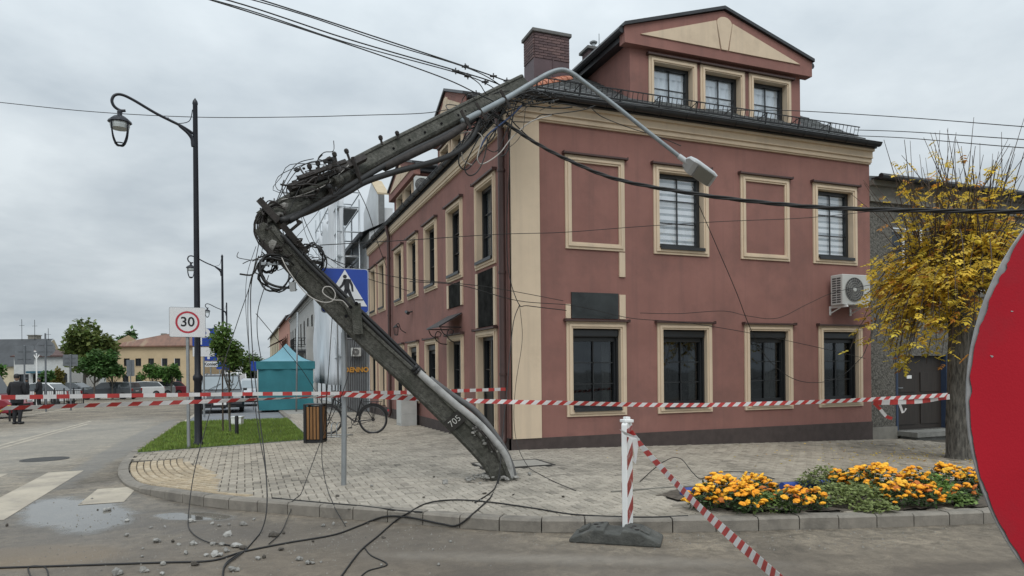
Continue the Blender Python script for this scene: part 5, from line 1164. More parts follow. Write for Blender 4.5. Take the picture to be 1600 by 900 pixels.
cable('thin wire rising slightly to the right over the upper windows', [(500, 383, 10.0), (640, 375, 11), (780, 366, 12), (880, 363, 12.4), (1000, 354, 12.6), (1130, 346, 12.8), (1250, 341, 13), (1345, 332, 13.2), (1420, 322, 13.2)], .006)
cable('wire leaving the roof to the right, topmost of three', [(868, 150, 12.4), (1000, 166, 12.3), (1140, 172, 12.2), (1240, 173, 12), (1420, 184, 11), (1600, 198, 10), (1800, 212, 9)], .007)
cable('wire leaving the roof to the right, middle of three', [(1335, 203, 15.6), (1420, 206, 14), (1600, 218, 11.5), (1800, 230, 10)], .008)
cable('wire leaving the roof to the right, lowest of three', [(1335, 212, 15.7), (1420, 216, 14), (1600, 231, 11.5), (1800, 243, 10)], .008)
cable('thin flex hanging from the luminaire down across the facade', [(1082, 292, 12.0), (1092, 320, 12.2), (1120, 385, 12.6), (1150, 455, 13), (1172, 512, 13.4), (1196, 556, 13.6), (1232, 588, 13.8), (1270, 598, 14), (1310, 590, 14.3), (1340, 565, 14.6), (1352, 548, 14.8), (1366, 505, 14.9), (1380, 462, 14.6)], .007)
cable('slack wire drooping right towards the wall air conditioner', [(1000, 489, 13.4), (1060, 490, 13.6), (1130, 486, 13.9), (1170, 494, 14), (1215, 497, 14.2), (1260, 476, 14.6), (1300, 458, 14.9), (1345, 448, 15), (1380, 442, 14.8)], .006)
cable('thin wire falling gently from left to right before the lower windows', [(640, 440, 11), (720, 446, 11.4), (810, 470, 12), (900, 478, 12.8), (985, 497, 13.3), (1070, 504, 13.7), (1170, 520, 14.2), (1270, 541, 14.7), (1352, 560, 15)], .0065)
cable('thin wire crossing the left facade towards the corner', [(500, 398, 9.8), (560, 420, 10.6), (640, 436, 11.6), (760, 448, 12.2), (880, 470, 12.7)], .006)
# loops hanging at the corner of the building
M_wwire = mat('pale_wire', (.42, .40, .37), .6)
for lab, mm, r, pts in (
 ('black cable loop hanging below the pole head, leftmost at the corner', M_cable, .012, [(760, 178, 11.6), (736, 195, 11.5), (722, 225, 11.5), (717, 255, 11.5), (728, 265, 11.5), (742, 252, 11.55), (758, 228, 11.6), (772, 205, 11.7), (784, 190, 11.8)]),
 ('black cable loop hanging lowest beside the left cornice', M_cable, .011, [(764, 190, 11.6), (750, 212, 11.55), (735, 240, 11.5), (726, 262, 11.5), (733, 274, 11.5), (746, 268, 11.55), (757, 245, 11.6), (762, 215, 11.65)]),
 ('pale wire loop swinging below the pole head', M_wwire, .010, [(680, 226, 11.2), (715, 210, 11.4), (740, 206, 11.5), (753, 214, 11.5), (748, 236, 11.5), (746, 250, 11.5), (755, 256, 11.6), (780, 240, 11.7), (800, 215, 11.9), (830, 190, 12.0), (862, 180, 12.1)]),
 ('second pale wire curving behind the black loops', M_wwire, .008, [(700, 214, 11.3), (735, 206, 11.4), (722, 228, 11.45), (724, 250, 11.5), (738, 258, 11.5)]),
 ('blue sheathed cable bunched below the pole head', mat('blue_cable', (.02, .045, .12), .5), .016, [(750, 232, 11.55), (757, 218, 11.6), (765, 208, 11.6), (780, 196, 11.7), (800, 180, 11.9), (815, 165, 12.0)]),
 ('long black cable hanging from the corner cornice down to a bend beside the pilaster', M_cable, .008, [(793, 198, 12.0), (796, 260, 12.05), (792, 340, 12.1), (794, 420, 12.1), (810, 474, 12.1), (826, 478, 12.2), (885, 485, 12.7)]),
 ('black cable dropping from the pilaster bend to the pavement', M_cable, .008, [(812, 476, 12.1), (803, 500, 12.0), (797, 550, 11.2), (792, 610, 10.4), (784, 690, 9.4), (780, 740, 9.0), (766, 778, 8.3), (742, 800, 7.7)]),
 ('thin flex running down the cream pilaster to the paving', M_cable, .005, [(812, 478, 12.3), (816, 530, 12.2), (806, 600, 11.8), (803, 655, 11.4), (810, 700, 10.9), (830, 735, 10.2), (862, 762, 9.2), (900, 778, 8.4)]),
 ('wire slung from the gutter bracket along the cream cornice', M_cable, .009, [(800, 190, 12.0), (830, 190, 12.1), (845, 180, 12.15), (868, 178, 12.2), (910, 172, 12.4), (930, 165, 12.5)]),
 ('wire sagging from the cornice down behind the street light arm', M_cable, .008, [(922, 166, 12.5), (940, 182, 12.6), (985, 200, 12.7), (1030, 214, 12.8), (1064, 228, 12.9)]),
 ('short stiff wire dangling over the corner pilaster', M_cable, .011, [(786, 168, 11.9), (803, 192, 11.95), (816, 205, 12), (828, 216, 12)])):
    cable(lab, pts, r, m=mm)
# bundle of stiff wires fanned over the corner gutter
rw = random.Random(64)
for k in range(16):
    x0, y0 = rw.uniform(765, 850), rw.uniform(142, 165); x1, y1 = x0 - rw.uniform(5, 75), y0 + rw.uniform(15, 85); Y0 = rw.uniform(11.75, 12.05)
    if y1 > 235: y1 = 235
    wi = rw.choice((0, 1, 2)); cable(('thin', 'stiff', 'heavy')[wi] + ' torn wire in the bundle fanned over the building corner', [(x0 + rw.uniform(5, 30), y0 - rw.uniform(0, 10), Y0 + .15), (x0, y0, Y0), ((x0 + x1) / 2 + rw.uniform(-16, 12), (y0 + y1) / 2 + rw.uniform(-8, 16), Y0 - .08), (x1 + rw.uniform(-8, 8), y1, Y0 - .1), (x1 - rw.uniform(-12, 26), y1 + rw.uniform(-6, 14), Y0 - .15)], (.005, .008, .012)[wi], grp=('thin', 'stiff', 'heavy')[wi] + ' torn wires over the building corner')
for k in range(9):
    x0, y0 = rw.uniform(790, 880), rw.uniform(143, 170)
    wi = rw.choice((0, 1, 2)); cable(('thin', 'stout', 'heavy')[wi] + ' short torn wire lying on the roof edge above the corner', [(x0 - rw.uniform(15, 50), y0 + rw.uniform(-8, 14), 12.0), (x0 - 12, y0 + rw.uniform(-8, 8), 12.0), (x0 + 10, y0 + rw.uniform(-8, 8), 12.05), (x0 + rw.uniform(14, 42), y0 + rw.uniform(-4, 12), 12.1)], (.006, .009, .013)[wi], grp=('thin', 'stout', 'heavy')[wi] + ' torn wires on the roof edge')
mb = MB()
for k in range(26): lump(at(rn.uniform(815, 885), rn.uniform(140, 168), rn.uniform(12.0, 12.15)), rn.uniform(.015, .035), mb, 700 + k)
tag(mb.build('smashed_insulators', M_black), 'smashed black insulator bits scattered on the roof edge beside the chimney', 'insulators', kind='stuff')
# coils hanging at the snap
rc = random.Random(77)
def coil(label, cx_, cy_, rx, ry, Y, turns, r, seed):
    q = random.Random(seed); pts = []
    for t_ in range(turns * 9):
        a = t_ / 9 * 2 * math.pi; k = 1 + q.uniform(-.22, .22); pts.append((cx_ + math.cos(a) * rx * k + q.uniform(-2, 2), cy_ + math.sin(a) * ry * k + q.uniform(-2, 2), Y + q.uniform(-.12, .12)))
    cable(label, pts, r, n=3, seg=4, grp='coils of cable at the snapped pole')
coil('tangled coil of black cable right of the snap, in front of the netting', 487, 405, 20, 24, 9.6, 5, .010, 1)
coil('wide coil of black cable hanging left of the snap', 432, 425, 26, 26, 9.55, 4, .012, 2)
coil('small tight coil of cable behind the pole at the snap', 420, 412, 12, 13, 9.65, 4, .010, 3)
coil('loose loops of thin wire above the broken crossarms', 490, 285, 60, 28, 9.9, 2, .005, 4)
mb = MB()                                   # snarl of torn strands where the shaft snapped
for k in range(64):
    cx_, cy_, sp2 = rw.choice(((425, 360, 16), (440, 395, 22), (470, 400, 24), (418, 405, 14), (500, 275, 32), (475, 290, 26), (735, 185, 26)))
    Y0 = (9.6 if cx_ < 480 else 9.95) if cx_ < 700 else 11.5; pts = [(cx_ + rw.gauss(0, sp2 * .5), cy_ + rw.gauss(0, sp2 * .5), Y0 + rw.uniform(-.15, .15))]
    dx, dy = rw.gauss(0, 9), rw.gauss(0, 9)
    for q in range(rw.randint(3, 6)): dx, dy = dx * .5 + rw.gauss(0, 7), dy * .5 + rw.gauss(0, 7); pts.append((pts[-1][0] + dx, pts[-1][1] + dy, Y0 + rw.uniform(-.15, .15)))
    mb.tube(catmull([at(*p) for p in pts], 4), rw.choice((.004, .006, .009, .012)), 4)
for k in range(34):
    cx_, cy_ = rw.choice(((428, 378), (445, 400), (478, 410), (440, 345), (505, 268), (480, 292))); lump(at(cx_ + rw.gauss(0, 12), cy_ + rw.gauss(0, 9), (9.6 if cx_ < 480 else 9.95) + rw.uniform(-.12, .1)), rw.uniform(.02, .05), mb, 6000 + k)
tag(mb.build('torn_strands', M_rust, recalc=False, smooth_=50), 'dark snarl of torn strands and fittings at the snap of the pole', 'cable', kind='stuff')
cable('thick black cable bundle hooked under the snap', [(430, 392, 9.6), (415, 400, 9.55), (407, 415, 9.5), (412, 436, 9.5), (430, 447, 9.5), (455, 450, 9.5)], .016)
cable('white wire curled round the leaning pole above the crossing sign', [(440, 402, 9.45), (452, 425, 9.4), (478, 458, 9.36), (500, 471, 9.33), (518, 471, 9.3), (524, 460, 9.3), (517, 449, 9.3), (507, 449, 9.3), (505, 458, 9.3), (520, 468, 9.3), (535, 470, 9.3), (544, 480, 9.3)], .007, m=M_wwire)
cable('thin bright wire stretched along the broken upper shaft', [(440, 312, 9.6), (470, 305, 9.75), (510, 288, 9.95), (545, 258, 10.2)], .006, m=M_wwire)
for k, (a, b_) in enumerate((((432, 318), (504, 252)), ((430, 320), (490, 248)), ((452, 330), (512, 262)))):
    cable('springy thin wire arching over the broken crossarms', [(a[0], a[1], 9.6), ((a[0] * 2 + b_[0]) / 3 - 4, (a[1] * 2 + b_[1]) / 3 - 14, 9.7), ((a[0] + 2 * b_[0]) / 3 - 6, (a[1] + 2 * b_[1]) / 3 - 16, 9.9), (b_[0], b_[1], 10.0)], .006, grp='springy wires over the crossarms')
# wires trailing from the snap to the ground
def gsurf(px, py, lift=.012):
    p = gp(px, py, lift)
    if inpoly(p.x, p.y, PAVE): return Vector((p.x, p.y, p.z + drop(p.x, p.y)))
    q = gp(px, py, ROAD + lift)
    if not inpoly(q.x, q.y, PAVE): return q
    lo, hi = ROAD, 0.0
    for i in range(14):
        m_ = (lo + hi) / 2; r = gp(px, py, m_)
        if inpoly(r.x, r.y, PAVE): lo = m_
        else: hi = m_
    return gp(px, py, hi) - FWD * (lift + .004)
def gcable(label, pts, r=.008, end=()):
    P = [gsurf(v.x, v.y, r * .95) for v in catmull([(a, b_, 0) for a, b_ in pts], 9)]
    mb = MB(); mb.tube(P + [at_plain(*e) for e in end], r, 6); return tag(mb.build('cable', M_cable, smooth_=True, recalc=False), label, 'cable', 'cables lying on the ground')
def gnd(px, py, lv=ROAD + .012): return gp(px, py, lv)
cable('wire trailing from the snap to the road in front of the speed sign', [(406, 372, 9.55), (392, 440, 9.4), (372, 500, 9.2), (350, 568, 8.9), (325, 655, 8.4), (303, 740, 7.8), gnd(294, 815), gnd(300, 832), gnd(322, 846), gnd(352, 851)], .0052)
cable('black cable hanging from the snap straight down to the debris on the road', [(404, 400, 9.5), (392, 450, 9.3), (394, 540, 8.9), (404, 640, 8.3), (414, 720, 7.7), (417, 790, 7.2), gnd(407, 832), gnd(380, 862), gnd(352, 884), gnd(348, 905)], .0066)
cable('thin wire trailing beside the black cable left of the bin', [(402, 404, 9.6), (388, 460, 9.5), (390, 560, 9.2), (402, 660, 8.8), (414, 730, 8.3), gsurf(418, 776)], .005)
cable('thin wire dangling from the snap just left of the lamp lantern level', [(400, 385, 9.5), (386, 430, 9.4), (384, 480, 9.2), (390, 560, 8.9), (396, 640, 8.5)], .0035)
cable('thin wire strung from the coil to the scaffold netting', [(470, 335, 9.7), (480, 372, 10.2), (500, 402, 11), (530, 425, 12.5)], .0035)
cable('hair thin wire slanting from the crossarms towards the netting', [(520, 300, 10.1), (490, 340, 10.0), (462, 372, 9.9), (455, 385, 9.9)], .0035)
cable('hair thin wire curving from the coil past the tent roof', [(420, 430, 9.6), (404, 480, 9.6), (402, 520, 9.6), (408, 560, 9.7)], .005)
cable('thin wire slanting from the coil over the tent to the bin', [(400, 490, 10.5), (425, 520, 11), (445, 545, 11.4), (480, 590, 12), (520, 660, 12.6)], .005)
cable('thin wire falling past the bin to the kerb', [(560, 500, 9.6), (540, 600, 9.3), (505, 680, 9.0), (486, 730, 8.75), gsurf(470, 772), gsurf(455, 798), gsurf(440, 830), gsurf(420, 850)], .005)
cable('thin wire hanging beside the crossing sign pole', [(520, 480, 9.6), (512, 600, 9.3), (503, 700, 8.9), (506, 740, 8.7), gsurf(514, 772), gsurf(524, 794), gsurf(540, 822)], .005)
cable('thin wires dropping from the snap toward the sky left of the crossing sign', [(470, 330, 9.8), (492, 380, 10.2), (510, 400, 10.4), (560, 430, 11), (640, 455, 11.8)], .005)
cable('wire from the clamp band down past the netting to the left facade', [(556, 290, 10.3), (575, 330, 11.4), (592, 385, 12.6), (604, 418, 13.6)], .006)
gcable('thick black cable lying along the road edge from the left of the picture', [(-60, 889), (100, 884), (250, 879), (330, 876), (380, 862), (450, 848), (520, 836), (560, 822), (600, 807), (640, 808), (690, 818), (715, 820), (742, 800), (766, 778)], .0092, [(777, 760, 9.0), (781, 742, 9.1)])
gcable('black cable looping over the kerb in front of the leaning pole', [(530, 905), (562, 862), (590, 838), (620, 812), (640, 800), (668, 786), (710, 781), (770, 785), (840, 795), (900, 804), (1000, 808), (1075, 806)], .0085)
gcable('thin flex forking off on the road below the kerb', [(570, 856), (580, 868), (605, 882), (575, 892), (560, 905)], .006)
gcable('thin flex looped on the road at the lower left', [(50, 905), (44, 888), (55, 884), (72, 888), (76, 905)], .005)
gcable('cable lying along the paving edge left of the dark cable loop', [(425, 778), (500, 785), (560, 790), (620, 797), (660, 800)], .008)
gcable('cable curling back from the debris to the lower edge of the picture', [(352, 851), (385, 858), (372, 866), (352, 882), (348, 905)], .008)
cable('thin flex curving over the paving behind the flower bed', [gp(1000, 752, .01), gp(1040, 720, .012), gp(1062, 716, .25), gp(1082, 738, .1), gp(1096, 748, .012), gp(1120, 738, .012), gp(1170, 738, .012), gp(1210, 748, .012)], .006)
at = at_plain

# ================================================================== STREET FURNITURE
M_post = mat('navy_black_post', (.012, .014, .02), .45, .2, var=.2)
M_lglass = glass('lantern_glass', (.55, .6, .6), .2)
lamp = thing('street_lamp', 'tall dark street lamp with curled arm behind the speed limit sign', 'street lamp', gp(310, 697), 'decorative street lamps along the street')
def lamp_parts(r):
    h = 7.1; mb = MB(); mb.lathe([(.10, 0), (.10, .06), (.075, .10), (.072, 1.32), (.095, 1.36), (.095, 1.42), (.062, 1.47), (.058, 3), (.046, 6.95), (.055, 6.98), (.045, 7.03), (.0, 7.1)], (0, 0, 0), seg=14); mb.build('post', M_post, r, local=True, smooth_=40)
    mb = MB(); mb.tube(catmull([(-.02, 0, 6.35), (-.25, 0, 6.48), (-.7, 0, 6.66), (-1.1, 0, 6.86), (-1.3, 0, 6.93), (-1.42, 0, 6.90), (-1.47, 0, 6.79), (-1.43, 0, 6.68), (-1.33, 0, 6.62), (-1.24, 0, 6.63)], 6), .028, 8)
    mb.tube(catmull([(-.03, 0, 6.1), (-.08, 0, 6.3), (-.3, 0, 6.49)], 5), [.05, .05, .05, .045, .04, .04, .035, .03, .03, .03, .025], 8); mb.build('arm', M_post, r, local=True, smooth_=40)
    mb = MB(); mb.tube(catmull([(-.05, 0, 6.85), (-.12, 0, 6.6), (-.4, 0, 6.52), (-.5, 0, 6.62)], 5), .008, 4); mb.build('stay_wire', M_post, r, local=True)
    c = Vector((-1.34, 0, 6.02)); mb = MB(); mb.lathe([(.035, .6), (.05, .56), (.04, .53), (.05, .50), (.13, .46), (.2, .40), (.215, .36), (.205, .35)], c, seg=8); mb.build('lantern_cap', M_post, r, local=True, smooth_=40)
    mb = MB()
    for k in range(4):
        a = math.pi / 4 + k * math.pi / 2; d = Vector((math.cos(a), math.sin(a), 0)); mb.tube(catmull([c + d * .205 + Vector((0, 0, .36)), c + d * .17 + Vector((0, 0, .1)), c + d * .09 + Vector((0, 0, -.06)), c + Vector((0, 0, -.09))], 4), .016, 5)
    mb.tube([c + Vector((math.cos(t_) * .09, math.sin(t_) * .09, -.05)) for t_ in [2 * math.pi * i / 12 for i in range(13)]], .012, 4); mb.build('lantern_cage', M_post, r, local=True, smooth_=40)
    mb = MB(); mb.lathe([(.17, .35), (.175, .30), (.16, .24), (.0, .24)], c, seg=12); mb.build('reflector', mat('lantern_white', (.5, .54, .54), .5), r, local=True)
lamp_parts(lamp); lamp.rotation_euler.z = .12
for lab, px, py, Y in (('second street lamp along the street, rising behind the sapling', 347, 397, 32.5), ('third street lamp along the street, beyond the second', 354, 472, 52), ('fourth and farthest street lamp, half hidden by the sapling crown', 358, 505, 73)):
    p = at(px, py, Y); q = copy_tree(lamp); q.location = (p.x, p.y, gz(p.x, p.y)); q['label'] = lab; q.scale = (1, 1, (p.z - gz(p.x, p.y)) / 7.1)

def cam_frame(px, py, Y, yaw=0.0):
    """sign frame facing back along the street towards the photographer"""
    o = at(px, py, Y); d = Vector((-o.x, -o.y, 0)).normalized(); d = Matrix.Rotation(yaw, 3, 'Z') @ d; return o, Vector((-d.y, d.x, 0)), d
def rrect(w, h, r, n=5):
    P = []
    for cx_, cy_, a0 in ((w/2-r, h/2-r, 0), (-w/2+r, h/2-r, 90), (-w/2+r, -h/2+r, 180), (w/2-r, -h/2+r, 270)):
        for k in range(n + 1): a = math.radians(a0 + 90 * k / n); P.append((cx_ + r * math.cos(a), cy_ + r * math.sin(a)))
    return P
M_swhite = mat('sign_white', (.66, .67, .68), .35, var=.03); M_sblue = mat('sign_blue', (.012, .05, .30), .35, var=.08); M_sred = mat('sign_red', (.42, .03, .05), .35, var=.06)
M_sblk = mat('sign_black', (.015, .015, .018), .4); M_sback = mat('sign_back_grey', (.17, .185, .2), .5, .3, var=.1)
def plate(root, name, o, ex, n, w, h, m, r=.03, back=M_sback, z=0.0):
    mb = MB(); mb.prism(rrect(w, h, r), o - n * .012, ex, (0, 0, 1), n * (.010 + z)); q = mb.build(name + '_back' if m else name, back, root)
    if m: mb = MB(); mb.prism(rrect(w - .012, h - .012, max(r - .006, .004)), o - n * .002 + n * z, ex, (0, 0, 1), n * .004); q = mb.build(name, m, root)
    return q
def flat(root, name, o, ex, n, poly, m, lift): mb = MB(); mb.prism(poly, o + n * lift, ex, (0, 0, 1), n * .0015); return mb.build(name, m, root)
def ringp(R, r, n=40): return [(R * math.cos(2*math.pi*i/n), R * math.sin(2*math.pi*i/n)) for i in range(n + 1)] + [(r * math.cos(2*math.pi*i/n), r * math.sin(2*math.pi*i/n)) for i in range(n, -1, -1)]
def annulus(root, name, o, ex, n, R, r, m, lift, seg=48):
    mb = MB(); ez = Vector((0, 0, 1)); A = [o + n * lift + ex * (R * math.cos(2*math.pi*i/seg)) + ez * (R * math.sin(2*math.pi*i/seg)) for i in range(seg)]; B = [o + n * lift + ex * (r * math.cos(2*math.pi*i/seg)) + ez * (r * math.sin(2*math.pi*i/seg)) for i in range(seg)]
    mb.add(A + B, [(i, (i + 1) % seg, seg + (i + 1) % seg, seg + i) for i in range(seg)]); return mb.build(name, m, root, recalc=False)
def disc(root, name, o, ex, n, R, m, lift, seg=40, jag=None):
    mb = MB(); ez = Vector((0, 0, 1)); mb.quad(*[o + n * lift + (ex * math.cos(2*math.pi*i/seg) + ez * math.sin(2*math.pi*i/seg)) * (jag(i / seg) if jag else R) for i in range(seg)]); return mb.build(name, m, root, recalc=False)
def sign_post(root, base, top, r=.03, m=M_steel): mb = MB(); mb.tube([base - Vector((0, 0, .05)), top], r, 12); mb.lathe([(r + .002, 0), (r * .6, .015), (0, .02)], top, seg=12); mb.build('post', m, root, smooth_=40)
# speed limit sign
b = gp(293, 703); o, ex, n = cam_frame(293, 503.5, 13.5); Y30 = 13.5
s3 = thing('speed_limit_sign', 'square white speed limit sign reading 30 on a grey post', 'road sign', b)
post_xy = o - n * .05; sign_post(s3, Vector((post_xy.x, post_xy.y, b.z)), Vector((post_xy.x, post_xy.y, o.z + .25)), .032)
plate(s3, 'sign_plate', o, ex, n, .645, .585, M_swhite, .035); annulus(s3, 'border', o, ex, n, .305, .30, M_sblk, .0035, 4) if False else None
annulus(s3, 'red_ring', o, ex, n, .215, .178, M_sred, .004); text('numeral', '30', .26, M_sblk, o + n * .004, ex, (0, 0, 1), s3, bold=.004, depth=.001)
# pedestrian crossing sign
b = gp(537, 758); o, ex, n = cam_frame(539, 454, 9.0, .10)
s6 = thing('crossing_sign', 'blue pedestrian crossing sign on grey post behind the leaning pole', 'road sign', b)
pxy = o - n * .05; mb = MB(); mb.tube([Vector((b.x, b.y, b.z - .05)), Vector((b.x * .5 + pxy.x * .5, b.y * .5 + pxy.y * .5, 1.0)), Vector((pxy.x, pxy.y, o.z + .28))], .034, 12); mb.build('post', M_steel, s6, smooth_=40)
SWD = .61; plate(s6, 'sign_rim', o, ex, n, SWD, SWD * .96, M_swhite, .04); q = SWD * .965
flat(s6, 'blue_field', o, ex, n, rrect(q, q * .96, .034), M_sblue, .003)
def nv(x, y): return ((x - .5) * SWD, (y - .5) * SWD * .96)
flat(s6, 'white_triangle', o, ex, n, [nv(.035, .155), nv(.965, .155), nv(.5, .965)], M_swhite, .006)
mb = MB(); L9 = .009; OO = o + n * L9
def pol(pts): mb.prism([nv(*p) for p in pts], OO, ex, (0, 0, 1), n * .001)
pol([(.5 + .042 * math.cos(t_), .81 + .042 * math.sin(t_)) for t_ in [2 * math.pi * i / 14 for i in range(14)]])
def limb(a, b_, w0, w1):
    dx, dy = b_[0] - a[0], b_[1] - a[1]; l = math.hypot(dx, dy); nx, ny = -dy / l, dx / l; pol([(a[0] + nx * w0, a[1] + ny * w0), (a[0] - nx * w0, a[1] - ny * w0), (b_[0] - nx * w1, b_[1] - ny * w1), (b_[0] + nx * w1, b_[1] + ny * w1)])
for k, seg_ in enumerate((((.53, .76), (.545, .5), .062, .05), ((.5, .74), (.44, .60), .03, .025), ((.44, .61), (.365, .53), .024, .02), ((.59, .75), (.645, .62), .028, .025), ((.645, .63), (.66, .48), .023, .02), ((.53, .52), (.47, .34), .045, .032), ((.47, .35), (.40, .2), .032, .026), ((.565, .52), (.63, .36), .042, .03), ((.63, .37), (.70, .22), .03, .026), ((.70, .3), (.88, .3), .013, .013), ((.2, .3), (.34, .3), .013, .013))): limb(*seg_[:2], seg_[2], seg_[3])
mb.build('walker_symbol', M_sblk, s6)
# distant parking and direction signs, facing the photographer
def small_sign(label, px, py, Y, w, h, glyph=None, sub=None, subpx=None, gs=.5):
    o, ex, n = cam_frame(px, py, Y); z0 = gz(o.x, o.y); r = thing('parking_sign' if glyph == 'P' else 'road_sign', label, 'road sign', (o.x, o.y, z0))
    pp_ = o - n * .05; sign_post(r, Vector((pp_.x, pp_.y, z0)), Vector((pp_.x, pp_.y, o.z + h / 2)), .035)
    plate(r, 'sign_plate', o, ex, n, w, h, M_sblue, .04)
    if glyph: text('letter', glyph, w * 1.1, M_swhite, o + n * .004 - Vector((0, 0, 0)), ex, (0, 0, 1), r, bold=.02, depth=.001)
    if sub:
        sw_, sh_, txt = sub; o2 = o - Vector((0, 0, h / 2 + sh_ / 2 + .03)); plate(r, 'sub_plate', o2, ex, n, sw_, sh_, M_swhite, .02)
        if txt: text('lettering', txt, sh_ * .8, M_sblk, o2 + n * .004, ex, (0, 0, 1), r, bold=.006, depth=.001)
    return r
small_sign('large blue parking sign half hidden behind the speed limit sign', 318, 527, 26, .78, .68, 'P', (.76, .36, None))
small_sign('blue parking sign with white plate reading Koniec', 329, 554, 33, .60, .60, 'P', (.62, .26, 'Koniec'))
small_sign('small blue sign with white plate right of the sapling trunk', 373, 563, 44, .5, .62, None, (.5, .36, None))
small_sign('small blue sign just behind the Koniec plate', 343, 571, 46, .4, .5, None)
small_sign('small blue sign between the distant lamp posts', 353, 573, 52, .45, .5, None, (.4, .35, None))
small_sign('blue crossing sign at the left edge of the tent', 398, 572, 40, .42, .55, None)
# backs of signs on the left
def back_sign(label, px, py, Y, w, h, round_=False, gy=None):
    o, ex, n = cam_frame(px, py, Y); z0 = gz(o.x, o.y); r = thing('road_sign', label, 'road sign', (o.x, o.y, z0), 'road signs seen from behind')
    pp_ = o + n * .05; sign_post(r, Vector((pp_.x, pp_.y, z0)), Vector((pp_.x, pp_.y, o.z + h / 2 + (.3 if round_ else .0))), .04, M_sback)
    mb = MB(); mb.prism([(w / 2 * math.cos(2*math.pi*i/32), w / 2 * math.sin(2*math.pi*i/32)) for i in range(32)] if round_ else rrect(w, h, .03), o, ex, (0, 0, 1), n * .012); mb.build('sign_plate', M_sback, r)
    mb = MB(); mb.bar(o + n * .02 - ex * w * .35 + Vector((0, 0, h * .2)), o + n * .02 + ex * w * .35 + Vector((0, 0, h * .2)), .03, .02); mb.bar(o + n * .02 - ex * w * .35 - Vector((0, 0, h * .2)), o + n * .02 + ex * w * .35 - Vector((0, 0, h * .2)), .03, .02); mb.build('rail', M_sback, r)
back_sign('grey back of a round road sign on a tall post at the left', 71, 544, 33, .80, .80, True)
back_sign('grey back of a large square sign left of the round one', 38, 555, 36, .82, .98)
back_sign('grey back of a square sign before the big olive tree', 110, 563, 34, .62, .56)
back_sign('grey back of a tall sign before the beige house', 204, 575, 55, .56, 1.3)
gs = thing('give_way_sign', 'back of a triangular give way sign on pale post', 'road sign', at(56, 606, 40)); o, ex, n = cam_frame(57, 555, 40)
sign_post(gs, Vector((o.x, o.y, gz(o.x, o.y))), o + Vector((0, 0, .1)), .04, M_white); mb = MB(); mb.prism([(-.3, .26), (.3, .26), (0, -.26)], o, ex, (0, 0, 1), n * .012); mb.build('sign_plate', M_white, gs)
mb = MB(); mb.prism([(-.19, .19), (.19, .19), (0, -.14)], o + n * .013, ex, (0, 0, 1), n * .004); mb.build('sign_centre', M_sback, gs)

# no-entry disc close to the camera
o = at(1944, 622, 1.05); n = (-FWD).normalized(); ex = Vector((-n.y, n.x, 0))
ne = thing('no_entry_sign', 'chipped round red no entry sign at the right edge, very near', 'road sign', (o.x, o.y, ROAD))
R0 = .4215; mb = MB(); mb.prism([(R0 * math.cos(2*math.pi*i/96), R0 * math.sin(2*math.pi*i/96)) for i in range(96)], o - n * .004, ex, (0, 0, 1), n * .003); mb.build('sign_plate', mat('bare_sign_metal', (.30, .30, .30), .55, .2, var=.2, scale=30), ne)
jr = random.Random(12); W0 = [jr.random() for _ in range(140)]; J = [.0028 * (W0[i // 3] * (1 - i % 3 / 3) + W0[(i // 3 + 1) % 140] * (i % 3 / 3)) for i in range(420)]
for c_, wd, dp in ((160, 7, .005), (152, 3, .008), (187, 3, .003), (200, 2.5, .004), (222, 4, .003), (178, 2, .004)):
    for i in range(420): a = 360 * i / 420; J[i] += dp * math.exp(-((a - c_) / wd) ** 2) * jr.uniform(.3, 1.0)
M_ner = mat('no_entry_red', (.39, .010, .022), .62, var=.10, scale=2.2, spec=.18, dirt=(.30, .02, .03), dscale=5, dpos=.5, bump=.06, bscale=300)
disc(ne, 'red_face', o, ex, n, R0, M_ner, .0015, 420, jag=lambda f: R0 - .0014 - J[int(f * 420) % 420])
flat(ne, 'white_bar', o, ex, n, [(-.275, -.06), (.275, -.06), (.275, .06), (-.275, .06)], M_swhite, .0025)
mb = MB()
for k in range(2): a = jr.uniform(math.pi * .85, math.pi * 1.25); r = jr.uniform(.36, .41); p = o + n * .0022 + (ex * math.cos(a) + Vector((0, 0, 1)) * math.sin(a)) * r; s_ = jr.uniform(.0006, .0025); mb.quad(*[p + ex * (s_ * math.cos(q) * jr.uniform(.6, 2.0)) + Vector((0, 0, s_ * math.sin(q) * jr.uniform(.5, 1.2))) for q in [i * 1.2 for i in range(5)]])
mb.build('paint_chips', MATS['bare_sign_metal'], ne, recalc=False)
sign_post(ne, Vector((o.x, o.y, ROAD)) - n * .045, o - n * .045 + Vector((0, 0, .45)), .03)
mb = MB(); mb.obox((o.x, o.y, ROAD + .05), (.8, .4, .1)); mb.build('base', mat('black_rubber', (.045, .047, .045), .85, var=.25, scale=9, bump=.4), ne, bevel=.03)

